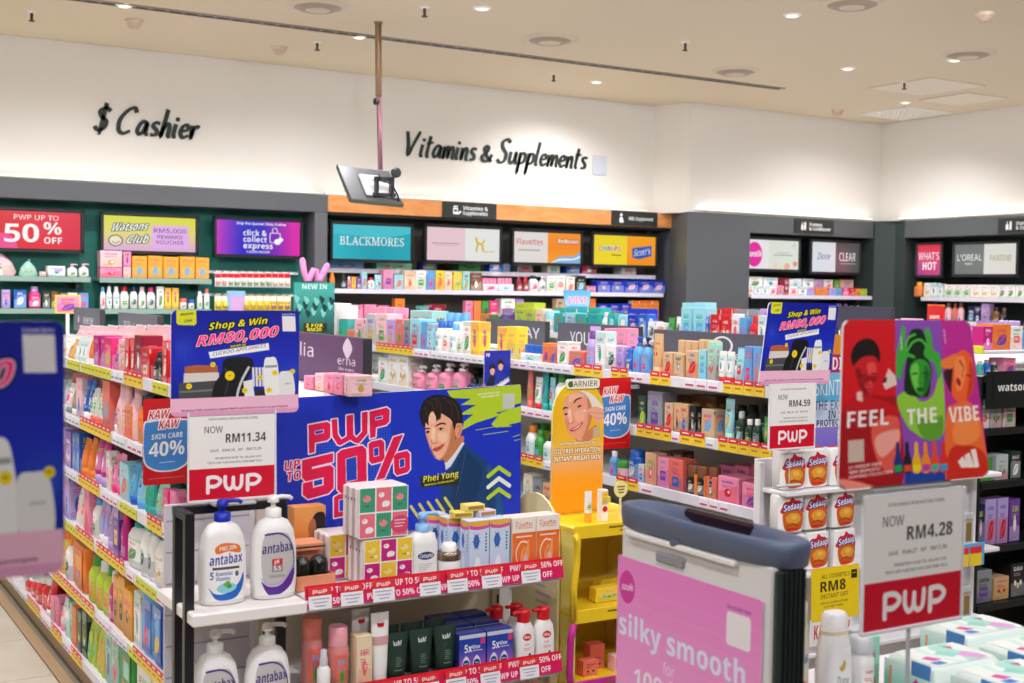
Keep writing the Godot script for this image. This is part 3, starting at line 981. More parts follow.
func sheet_mask_print() -> StandardMaterial3D:
	var q := [V(150, 105), V(386, 105), V(381, 700), V(145, 700)]
	var ts := Vector2(420, 1040)
	var im := canvas(420, 1040, "f5c92a")
	fade(im, Rect2i(0, 0, 420, 560), ["f3d024", "f2b81e", "f1c040"])
	fade(im, Rect2i(0, 500, 420, 540), ["f4c04a", "f2b27c", "f6a42c", "f99d14", "f6a01e"])
	var g := [V(553.5, 381), V(605.5, 381), V(603.5, 517), V(551.5, 517)]
	fill(im, smooth(care(g, ts, [196, 156, 240, 160, 292, 198, 334, 250, 352, 284, 330, 302, 268, 268, 245, 205])), Color("ece2da"))
	fill(im, smooth(care(g, ts, [150, 480, 200, 500, 250, 430, 300, 400, 300, 470, 240, 510, 180, 516])), Color("d2845f"))
	fill(im, smooth(care(g, ts, [72, 282, 80, 215, 110, 175, 160, 155, 210, 165, 247, 205, 268, 262, 272, 330, 254, 405, 226, 470, 196, 497, 150, 482, 110, 442, 84, 370])), Color("eda486"))
	fill(im, smooth(care(g, ts, [236, 200, 268, 262, 272, 330, 254, 405, 224, 472, 200, 494, 228, 420, 244, 330])), Color("d4835f"))
	fill(im, smooth(care(g, ts, [110, 186, 160, 166, 210, 180, 200, 206, 150, 212, 112, 232])), Color("f5b99c"))
	fill(im, smooth(care(g, ts, [150, 300, 210, 290, 220, 340, 190, 372, 156, 350])), Color("f6b496"))
	fill(im, smooth(care(g, ts, [84, 340, 106, 350, 112, 410, 100, 420])), Color("e59272"))
	fill(im, smooth(care(g, ts, [104, 290, 124, 280, 128, 360, 112, 366])), Color("f9cdb2"))
	soften_round(im, care(g, ts, [86, 176, 262, 480]), 9)
	fill(im, smooth(care(g, ts, [210, 284, 236, 290, 282, 266, 338, 280, 354, 302, 352, 364, 320, 384, 288, 372, 286, 344, 246, 312])), Color("efae92"))
	stroke(im, smooth(care(g, ts, [246, 304, 290, 312, 350, 318]), 5, false), 4, Color("cd8160"))
	stroke(im, smooth(care(g, ts, [284, 338, 306, 350, 350, 348]), 5, false), 4, Color("cd8160"))
	fill(im, smooth(care(g, ts, [210, 286, 222, 284, 230, 296, 218, 298])), Color("f8d6cc"))
	fill(im, smooth(care(g, ts, [68, 282, 78, 260, 102, 262, 104, 270, 84, 272])), Color("5a3222"))
	fill(im, smooth(care(g, ts, [142, 232, 158, 208, 196, 196, 198, 204, 166, 216, 148, 236])), Color("5a3222"))
	for e in [[92, 312, -0.25, 10.0], [184, 262, -0.5, 14.0]]:
		var c := care(g, ts, [e[0], e[1]])[0]
		var d := V(e[3], e[3] * e[2])
		fill(im, smooth(PackedVector2Array([c - d, c + V(-2, -6), c + d, c + V(2, 5)])), Color("d9c2b8"))
		dot(im, c, 8.0, Color("2a1610"), 7.0)
		stroke(im, smooth(PackedVector2Array([c - d * 1.2, c + V(-3, -8), c + d * 1.2]), 4, false), 6, Color("2e1812"))
	stroke(im, smooth(care(g, ts, [118, 330, 108, 366, 116, 380, 136, 374, 152, 368]), 4, false), 4, Color("c4704e"))
	fill(im, smooth(care(g, ts, [116, 426, 138, 408, 158, 402, 206, 370, 196, 398, 168, 422, 138, 434])), Color("c4303c"))
	fill(im, smooth(care(g, ts, [128, 421, 160, 408, 198, 380, 180, 404, 150, 420])), Color("f0e2de"))
	fill(im, onto(q, ts, [334, 322, 368, 322, 368, 368, 334, 368]), Color("c9b48c"))
	var k := onto(q, ts, [266, 394, 264, 432, 262, 466])
	write(im, "INTENSE BRIGHTENING", k[0].x, k[0].y, 19, Color("fff4dc"), {"mid": true, "w": 290, "edge": 3.0, "edge_col": Color("b98a3c")})
	write(im, "OIL FREE HYDRATION", k[1].x, k[1].y, 37, Color("fff6e6"), {"mid": true, "w": 376, "edge": 5.0, "edge_col": Color("a87c3a")})
	write(im, "INSTANT BRIGHT SKIN", k[2].x, k[2].y, 37, Color("fff6e6"), {"mid": true, "w": 384, "edge": 5.0, "edge_col": Color("a87c3a")})
	return printed("face care print", im, 0.35)

func care(g: Array, ts: Vector2, flat: Array) -> PackedVector2Array:
	return via(g, ts, 553, 370, 6.833, flat)

func vibe_print() -> StandardMaterial3D:
	var q := [V(85, 40), V(555, 42), V(615, 640), V(55, 675)]
	var ts := Vector2(700, 720)
	var im := canvas(700, 720, "d4101c")
	var l := func_vibe()
	fill(im, onto_edges(l, ts, 824, 310, 3.794, [268, 20, 460, 20, 460, 720, 258, 720]), Color("8a4bb0"))
	fill(im, onto_edges(l, ts, 824, 310, 3.794, [440, 20, 620, 20, 680, 720, 452, 720]), Color("bf2a92"))
	# red panel: a man with folded arms
	fill(im, smooth(red_fig(l, ts, [10, 680, 20, 520, 30, 380, 60, 330, 120, 310, 190, 320, 238, 350, 240, 680])), Color("a50d17"))
	fill(im, smooth(red_fig(l, ts, [140, 430, 236, 400, 240, 560, 200, 620, 150, 560])), Color("e2594c"))
	fill(im, smooth(red_fig(l, ts, [150, 480, 236, 450, 236, 500, 170, 560])), Color("f0a294"))
	fill(im, smooth(red_fig(l, ts, [10, 640, 110, 660, 160, 690, 10, 700])), Color("ef8a78"))
	fill(im, smooth(red_fig(l, ts, [30, 350, 90, 320, 170, 330, 236, 370, 236, 400, 150, 380, 60, 390])), Color("c4121d"))
	soften_round(im, red_fig(l, ts, [6, 320, 236, 670]), 8)
	fill(im, red_fig(l, ts, [84, 300, 104, 296, 106, 338, 84, 332]), Color("e6c0b4"))
	fill(im, red_fig(l, ts, [182, 268, 206, 206, 232, 238, 236, 272, 192, 292]), Color("e8cabe"))
	fill(im, red_fig(l, ts, [186, 246, 200, 240, 196, 262, 184, 268]), Color("2a1414"))
	fill(im, smooth(red_fig(l, ts, [78, 200, 104, 156, 150, 154, 168, 200, 164, 266, 144, 312, 112, 306, 90, 262])), Color("c81a26"))
	fill(im, smooth(red_fig(l, ts, [82, 210, 100, 214, 110, 270, 128, 310, 110, 304, 90, 262])), Color("8c0c16"))
	fill(im, smooth(red_fig(l, ts, [94, 246, 156, 236, 150, 262, 100, 270])), Color("9c101a"))
	fill(im, smooth(red_fig(l, ts, [124, 190, 154, 184, 158, 226, 132, 232])), Color("ec4a48"))
	fill(im, smooth(red_fig(l, ts, [118, 262, 140, 258, 144, 290, 122, 296])), Color("e23a3c"))
	soften_round(im, red_fig(l, ts, [84, 168, 164, 306]), 7)
	fill(im, smooth(red_fig(l, ts, [72, 196, 66, 150, 86, 106, 122, 86, 156, 98, 174, 140, 170, 184, 154, 158, 112, 160, 84, 184])), Color("150a0c"))
	for e in [[96, 238, 118, 232], [138, 228, 156, 226]]:
		stroke(im, red_fig(l, ts, e), 5, Color("2c0408"))
	stroke(im, smooth(red_fig(l, ts, [126, 240, 124, 268, 134, 274]), 4, false), 4, Color("5c070e"))
	stroke(im, red_fig(l, ts, [114, 292, 140, 286]), 4, Color("6a0a12"))
	# purple panel: a woman in green light lifting her hair
	fill(im, smooth(green_fig(l, ts, [18, 330, 70, 296, 110, 340, 160, 316, 194, 214, 206, 300, 206, 420, 192, 480, 130, 492, 88, 470, 50, 430])), Color("8fc63a"))
	fill(im, smooth(green_fig(l, ts, [90, 400, 150, 420, 196, 400, 190, 484, 120, 490])), Color("5f9e2c"))
	fill(im, smooth(green_fig(l, ts, [50, 300, 52, 230, 60, 170, 66, 90, 84, 52, 120, 50, 138, 90, 142, 160, 158, 210, 152, 270, 140, 320, 90, 320])), Color("0d2812"))
	fill(im, smooth(green_fig(l, ts, [18, 230, 22, 150, 36, 80, 44, 40, 58, 46, 54, 100, 64, 140, 92, 156, 90, 168, 62, 164, 46, 200, 34, 250])), Color("3aa834"))
	fill(im, smooth(green_fig(l, ts, [128, 150, 140, 100, 134, 60, 146, 40, 160, 70, 166, 130, 190, 150, 200, 210, 186, 250, 170, 190, 150, 176])), Color("3aa834"))
	for e in [[58, 120, 70, 84, 96, 70], [64, 136, 84, 104, 106, 92], [142, 120, 124, 96, 112, 92]]:
		stroke(im, smooth(green_fig(l, ts, e), 5, false), 11, Color("4cb540"))
	fill(im, smooth(green_fig(l, ts, [70, 216, 84, 182, 116, 170, 144, 186, 154, 226, 144, 282, 122, 318, 100, 312, 80, 276])), Color("2f9a2c"))
	fill(im, smooth(green_fig(l, ts, [76, 206, 100, 186, 108, 220, 104, 280, 96, 300, 80, 262])), Color("6cc848"))
	fill(im, smooth(green_fig(l, ts, [132, 196, 150, 226, 142, 280, 122, 314, 126, 260])), Color("1b6e1c"))
	soften_round(im, green_fig(l, ts, [24, 176, 196, 480]), 7)
	for e in [[82, 230, 100, 228], [122, 226, 142, 230]]:
		stroke(im, green_fig(l, ts, e), 7, Color("0b2410"))
	stroke(im, smooth(green_fig(l, ts, [110, 234, 104, 264, 116, 270]), 4, false), 4, Color("187018"))
	fill(im, smooth(green_fig(l, ts, [94, 290, 110, 284, 126, 290, 110, 302])), Color("0f4a14"))
	# magenta panel: a woman in orange light leaning in
	fill(im, smooth(green_fig(l, ts, [210, 690, 212, 400, 250, 352, 300, 340, 350, 400, 372, 540, 390, 690])), Color("ef6a2e"))
	fill(im, smooth(green_fig(l, ts, [222, 540, 300, 520, 370, 560, 390, 690, 220, 690])), Color("cf2a1c"))
	fill(im, smooth(green_fig(l, ts, [206, 230, 236, 200, 250, 230, 240, 290, 262, 330, 230, 300])), Color("3a1424"))
	fill(im, smooth(green_fig(l, ts, [236, 300, 244, 220, 256, 160, 290, 134, 322, 160, 334, 220, 328, 290, 306, 330, 270, 344, 246, 330])), Color("f25f2a"))
	fill(im, smooth(green_fig(l, ts, [196, 180, 230, 160, 262, 150, 270, 186, 240, 210, 204, 206])), Color("f07a38"))
	fill(im, smooth(green_fig(l, ts, [256, 180, 290, 160, 300, 220, 280, 290, 256, 290])), Color("f98a4a"))
	fill(im, smooth(green_fig(l, ts, [318, 180, 334, 230, 326, 290, 300, 332, 310, 260])), Color("cc3a1c"))
	fill(im, smooth(green_fig(l, ts, [250, 420, 330, 400, 350, 480, 290, 520, 240, 500])), Color("f88a46"))
	soften_round(im, green_fig(l, ts, [214, 150, 372, 640]), 7)
	for e in [[274, 178, 288, 200], [302, 236, 318, 240]]:
		stroke(im, green_fig(l, ts, e), 7, Color("7c1a1c"))
	stroke(im, smooth(green_fig(l, ts, [292, 206, 282, 236, 290, 242]), 4, false), 4, Color("b83a18"))
	fill(im, smooth(green_fig(l, ts, [262, 246, 276, 262, 272, 282, 258, 266])), Color("9c1e22"))
	# row of bottles
	fill(im, onto_edges(l, ts, 824, 310, 3.794, [290, 620, 440, 614, 444, 690, 290, 690]), Color("1d3f9a"))
	var cols := ["22307a", "1c1c2e", "eab21c", "f08a1c", "e8491c", "d8301c"]
	for n in 6:
		var x := 250.0 + n * 34
		fill(im, smooth(onto_edges(l, ts, 824, 310, 3.794, [x + 4, 620, x, 580, x + 8, 548, x + 10, 508, x + 22, 508, x + 24, 546, x + 32, 578, x + 30, 616]), 4), Color(cols[n]))
		fill(im, onto_edges(l, ts, 824, 310, 3.794, [x + 3, 590, x + 30, 588, x + 30, 612, x + 4, 616]), Color(["2d9a4a", "d84a2a", "e8d21c", "b03aa0", "2ab0a0", "2a9ad0"][n]))
	var k := onto_edges(l, ts, 824, 310, 3.794, [88, 448, 302, 440, 462, 434, 92, 600, 92, 618, 92, 636, 286, 156, 452, 130])
	for w in [["FEEL", 0, 195.0], ["THE", 1, 150.0], ["VIBE", 2, 158.0]]:
		write(im, w[0], k[w[1]].x, k[w[1]].y, 68, Color("f3e9e6"), {"w": w[2], "turn": 1.5})
	write(im, "LE UNIQUE VIBES", k[3].x, k[3].y, 13, Color("f3d6d2"), {"turn": 3.0})
	write(im, "NEW ENERGETIC", k[4].x, k[4].y, 13, Color("f3d6d2"), {"turn": 3.0})
	write(im, "PERFUME COLLECTION", k[5].x, k[5].y, 13, Color("f3d6d2"), {"turn": 3.0})
	write(im, "GET READY", k[6].x, k[6].y, 9, Color("e6c6ea"), {"turn": 90.0})
	write(im, "FOR MORE", k[7].x, k[7].y, 9, Color("e6c6ea"), {"turn": 90.0})
	for n in 3:
		var x := 490.0 + n * 26
		fill(im, onto_edges(l, ts, 824, 310, 3.794, [x, 582 - n * 22, x + 20, 562 - n * 14, x + 48 - n * 8, 604, x + 14, 606]), Color("f1e4dc"))
	fill(im, onto_edges(l, ts, 824, 310, 3.794, [92, 494, 146, 490, 146, 572, 90, 576]), Color("cdb6a6"))
	return printed("vibe print", im, 0.35)

func func_vibe() -> Array:
	return [V(846.4, 320.5), V(970.3, 321), V(986, 478.7), V(838.5, 488)]

func red_fig(g: Array, ts: Vector2, flat: Array) -> PackedVector2Array:
	return onto_edges(g, ts, 836, 318, 4.014, flat)

func green_fig(g: Array, ts: Vector2, flat: Array) -> PackedVector2Array:
	return onto_edges(g, ts, 890, 318, 4.02, flat)

# For a sheet that is itself a trapezoid: share of the way between its edges.
func onto_edges(q: Array, ts: Vector2, ox: float, oy: float, sc: float, flat: Array) -> PackedVector2Array:
	var out := PackedVector2Array()
	for k in range(0, flat.size(), 2):
		var p := V(ox + flat[k] / sc, oy + flat[k + 1] / sc)
		var u := 0.5
		var v := 0.5
		for i in 10:
			var a: Vector2 = (q[0] as Vector2).lerp(q[3], v)
			var b: Vector2 = (q[1] as Vector2).lerp(q[2], v)
			u = (p.x - a.x) / (b.x - a.x)
			var t: Vector2 = (q[0] as Vector2).lerp(q[1], u)
			var d: Vector2 = (q[3] as Vector2).lerp(q[2], u)
			v = (p.y - t.y) / (d.y - t.y)
		out.append(V(u, v) * ts)
	return out

func kaw_print() -> StandardMaterial3D:
	var im := canvas(260, 470, "cc0d17")
	fill(im, smooth(pts([0, 140, 40, 118, 110, 112, 220, 112, 260, 140, 260, 330, 210, 388, 130, 402, 50, 388, 0, 330])), Color("e9e4ea"))
	fill(im, smooth(pts([8, 148, 44, 126, 110, 120, 216, 120, 252, 146, 252, 326, 206, 380, 130, 394, 54, 380, 8, 326])), Color("3f86cf"))
	write(im, "KAW", 28, 112, 46, Color("cf1420"), {"w": 112, "shear": 0.15, "turn": 4.0, "edge": 6.0, "edge_col": Color("f4eaea")})
	write(im, "KAW", 84, 166, 46, Color("cf1420"), {"w": 112, "shear": 0.15, "turn": 4.0, "edge": 6.0, "edge_col": Color("f4eaea")})
	write(im, "SKIN CARE", 46, 222, 28, Color("f2f0f2"), {"w": 174, "turn": 3.0})
	write(im, "40%", 30, 316, 78, Color("f6f4f4"), {"w": 200, "turn": 2.0})
	stroke(im, pts([90, 350, 176, 346]), 3, Color("e6eaf2"))
	stroke(im, pts([30, 436, 230, 432]), 2, Color("e88a8a"))
	return printed("deal print", im, 0.35)

func gate_print() -> StandardMaterial3D:
	var im := canvas(600, 1180, "ee8ccb")
	fade(im, Rect2i(0, 0, 600, 1180), ["e97fc9", "f19ad6", "f3a5da", "ee93d0", "e97fc9"])
	for n in 30:
		im.fill_rect(Rect2i(0, 70 + n * 37, 600, 1), Color("f2a4da"))
	dot(im, V(46, 72), 36, Color("d3249c"), 40.0)
	write(im, "sunsilk", 20, 82, 17, Color("f8e6f4"), {"w": 54, "turn": 4.0})
	fill(im, rounded(468, 46, 90, 74, 10), Color("efe9ec"))
	write(im, "Scan to learn more", 470, 40, 9, Color("7a4a8a"), {"w": 88})
	write(im, "silky smooth", 12, 190, 52, Color("e9e2f8"), {"w": 530, "turn": -1.0, "edge": 2.0, "edge_col": Color("cfa8e4")})
	write(im, "for", 214, 246, 28, Color("f3d9f0"), {"plain": true})
	write(im, "100 hours", 84, 306, 46, Color("f4e8f6"), {"w": 380})
	return printed("advert print", im, 0.3)

func rounded(x: float, y: float, w: float, h: float, r: float) -> PackedVector2Array:
	var out := PackedVector2Array()
	for p in rrect(w, h, r):
		out.append(p + V(x + w / 2, y + h / 2))
	return out

func strip_print() -> StandardMaterial3D:
	var im := canvas(1200, 108, "d9123c")
	fade(im, Rect2i(0, 0, 1200, 108), ["d8142c", "d6124c", "cf1466"])
	for r in 2:
		for n in 4:
			write(im, "PWP UP TO 50% OFF", 16 + n * 305 - r * 60, 46 + r * 50, 29, Color("f6e9ee"), {"w": 270})
	return printed("offer strip print", im, 0.35)

func sign_print(first: String, second: String, icon: int) -> StandardMaterial3D:
	var im := canvas(320, 84, "242827")
	var c := Color("e9ebe8")
	match icon:
		0:
			im.fill_rect(Rect2i(62, 20, 24, 8), c)
			im.fill_rect(Rect2i(60, 31, 28, 34), c)
			im.fill_rect(Rect2i(66, 40, 16, 12), Color("242827"))
			fill(im, smooth(pts([84, 62, 100, 46, 108, 52, 92, 66])), c)
		1:
			dot(im, V(64, 24), 9, c)
			fill(im, smooth(pts([52, 66, 56, 38, 72, 38, 80, 66])), c)
		2:
			im.fill_rect(Rect2i(52, 34, 18, 32), c)
			im.fill_rect(Rect2i(58, 20, 6, 12), c)
			im.fill_rect(Rect2i(76, 18, 14, 48), c)
	write(im, first, 118, 40 if second else 52, 20, c, {"w": minf(170, first.length() * 15.0)})
	if second:
		write(im, second, 118, 66, 20, c, {"w": minf(180, second.length() * 13.5)})
	return printed("category print " + first + str(icon), im, 0.5)

func header_print(hex: String, words: Array) -> StandardMaterial3D:
	var im := canvas(360, 100, hex)
	for w in words:
		if w[0] == "ring":
			dot(im, V(w[1], w[2]), w[3], Color("d8dadd"))
			dot(im, V(w[1], w[2]), w[3] - 6, Color(hex))
		elif w[0] == "leaf":
			fill(im, smooth(pts([w[1], w[2] - 18, w[1] + 9, w[2], w[1], w[2] + 18, w[1] - 9, w[2]])), Color("d8cfe0"))
		else:
			write(im, w[0], w[1], w[2], w[3], Color("d9d6de"), {"w": w[4], "plain": w.size() > 5})
	return printed("header print %s %s" % [hex, words[0][0]], im, 0.45)

func screen_print(n: int) -> StandardMaterial3D:
	var im := canvas(320, 150, "101418")
	var w := Color("f4f2f0")
	match n:
		0:
			fade(im, Rect2i(0, 0, 320, 150), ["d61c24", "e3243a", "d8203c"], false)
			dot(im, V(10, 150), 60, Color("ec4a90"))
			write(im, "PWP UP TO", 56, 34, 20, w, {"plain": true, "w": 176})
			write(im, "50", 18, 124, 72, w, {"w": 136})
			write(im, "%", 172, 90, 48, w, {"w": 72})
			write(im, "OFF", 174, 128, 26, w, {"w": 72})
		1:
			fade(im, Rect2i(0, 0, 320, 150), ["d4da3c", "e0d27a", "dca8dc"])
			fill(im, rounded(164, 36, 132, 100, 6), Color("dfb0e6"))
			write(im, "Watsons", 22, 68, 34, w, {"w": 124, "shear": 0.3, "turn": 5.0, "edge": 3.0, "edge_col": Color("4a5a3a")})
			write(im, "Club", 74, 120, 34, w, {"w": 74, "shear": 0.3, "turn": 5.0, "edge": 3.0, "edge_col": Color("4a5a3a")})
			dot(im, V(40, 108), 25, Color("4d5a44"))
			dot(im, V(40, 108), 21, Color("e8e0c0"))
			stroke(im, smooth(pts([28, 112, 40, 120, 52, 112]), 5, false), 3, Color("4d5a44"))
			write(im, "RM5,000", 172, 68, 19, Color("6a3a70"), {"w": 114, "plain": true})
			write(im, "REWARD", 184, 94, 16, Color("6a3a70"), {"w": 90, "plain": true})
			write(im, "VOUCHER", 180, 118, 16, Color("6a3a70"), {"w": 98, "plain": true})
		2:
			for x in 320:
				var t := x / 320.0
				im.fill_rect(Rect2i(x, 0, 1, 150), Color("c63ac0").lerp(Color("3026c0"), clampf(t * 3.4, 0, 1)).lerp(Color("d824a8"), clampf((t - 0.5) * 2.4, 0, 1)))
			write(im, "Skip the Queue! Shop Online", 74, 18, 11, w, {"w": 190})
			write(im, "click &", 100, 66, 24, w, {"w": 90})
			write(im, "collect", 100, 94, 24, w, {"w": 90})
			write(im, "express", 100, 122, 24, w, {"w": 114})
			write(im, "1 HOUR PICKUP", 112, 142, 10, w, {"w": 90})
			stroke(im, rounded(202, 52, 40, 42, 3), 3, w, true)
			stroke(im, smooth(pts([212, 52, 214, 32, 228, 32, 232, 52]), 5, false), 3, w)
			dot(im, V(232, 90), 13, w)
			dot(im, V(244, 80), 10, w)
		3:
			fade(im, Rect2i(0, 0, 320, 150), ["2fb4c4", "1f9cb0", "23a6b6"], false)
			fill(im, pts([0, 0, 320, 0, 320, 30, 200, 56, 0, 40]), Color("46bcca"))
			write(im, "BLACKMORES", 26, 88, 36, w, {"w": 266, "serif": true})
		4:
			im.fill_rect(Rect2i(0, 0, 166, 150), Color("e3c4cc"))
			im.fill_rect(Rect2i(166, 0, 154, 150), Color("e2e2de"))
			im.fill_rect(Rect2i(20, 70, 122, 5), Color("b98f9c"))
			im.fill_rect(Rect2i(34, 80, 96, 3), Color("c7a4ae"))
			stroke(im, smooth(pts([214, 44, 222, 66, 240, 74, 246, 100]), 5, false), 11, Color("d8b84a"))
			stroke(im, pts([240, 74, 252, 52]), 8, Color("d8b84a"))
			stroke(im, pts([222, 72, 216, 106]), 7, Color("c9a83c"))
			stroke(im, pts([250, 108, 296, 104]), 4, Color("c9b46a"))
		5:
			im.fill_rect(Rect2i(0, 0, 160, 150), Color("ded8d4"))
			fade(im, Rect2i(160, 0, 160, 150), ["f0932c", "f28a1c", "f4a22c"])
			write(im, "Flavettes", 12, 62, 28, Color("d0423c"), {"w": 124, "plain": true})
			im.fill_rect(Rect2i(20, 86, 104, 7), Color("a8a4a4"))
			write(im, "Redoxon", 210, 50, 22, Color("f6efe8"), {"w": 98, "edge": 4.0, "edge_col": Color("c8541c")})
			fill(im, smooth(pts([180, 150, 220, 118, 290, 112, 330, 84, 330, 160, 180, 160])), Color("7fb0dc"))
			fill(im, smooth(pts([176, 150, 220, 128, 290, 124, 330, 100, 330, 112, 290, 132, 220, 138])), Color("e8eef2"))
		6:
			fade(im, Rect2i(0, 0, 170, 150), ["e8d021", "edd52a"])
			fade(im, Rect2i(170, 0, 150, 150), ["f2a020", "ee8f24"])
			var cc := ["d8322c", "2f9a48", "2456b8", "e0762c", "8a3fa0", "d8322c"]
			for c in 6:
				write(im, "CHAMPS"[c], 24 + c * 20, 80, 24, Color(cc[c]), {"edge": 2.0, "edge_col": Color("f6f0d0")})
			im.fill_rect(Rect2i(90, 98, 50, 6), Color("8a7a2c"))
			fill(im, pts([196, 62, 300, 46, 300, 100, 236, 118, 200, 112]), Color("2b57b0"))
			write(im, "Scott's", 206, 104, 34, w, {"w": 86, "serif": true, "turn": 9.0})
		7:
			im.fill_rect(Rect2i(0, 0, 136, 150), Color("e4e0e2"))
			im.fill_rect(Rect2i(136, 0, 184, 150), Color("d6dcd2"))
			dot(im, V(48, 76), 48, Color("df2a9c"), 64.0)
			write(im, "sunsilk", 4, 88, 30, w, {"w": 90})
			for c in [[180, 130, 14, "e6c8b8"], [250, 134, 18, "e0a890"], [300, 120, 14, "d88a7c"], [290, 24, 10, "c9d0a8"], [210, 138, 12, "e8d8a0"]]:
				dot(im, V(c[0], c[1]), c[2], Color(c[3]))
			im.fill_rect(Rect2i(164, 74, 120, 4), Color("7e8a80"))
			im.fill_rect(Rect2i(184, 62, 84, 3), Color("8e9a8e"))
		8:
			im.fill_rect(Rect2i(0, 0, 158, 150), Color("d3dbdf"))
			im.fill_rect(Rect2i(158, 0, 162, 150), Color("4b5450"))
			write(im, "Dove", 34, 88, 34, Color("2c4a8a"), {"w": 84, "serif": true, "shear": 0.25})
			write(im, "CLEAR", 184, 92, 42, w, {"w": 112, "plain": true})
			im.fill_rect(Rect2i(190, 104, 104, 3), Color("b8bcba"))
		9:
			fade(im, Rect2i(0, 0, 320, 150), ["d8163c", "d41f6a", "c02a80"])
			im.fill_rect(Rect2i(0, 90, 80, 60), Color("a8307e"))
			write(im, "WHAT'S", 14, 74, 36, w, {"w": 286, "plain": true})
			write(im, "HOT", 76, 124, 38, w, {"w": 190})
		10:
			im.fill_rect(Rect2i(0, 0, 156, 150), Color("6a736e"))
			im.fill_rect(Rect2i(156, 0, 164, 150), Color("d8d6ce"))
			write(im, "L'OREAL", 14, 82, 32, w, {"w": 130, "plain": true})
			write(im, "PARIS", 56, 104, 11, w, {"plain": true})
			write(im, "PANTENE", 188, 86, 30, Color("9a8a6c"), {"w": 108, "plain": true})
	return printed("screen print %d" % n, im, 0.25, 1.0)

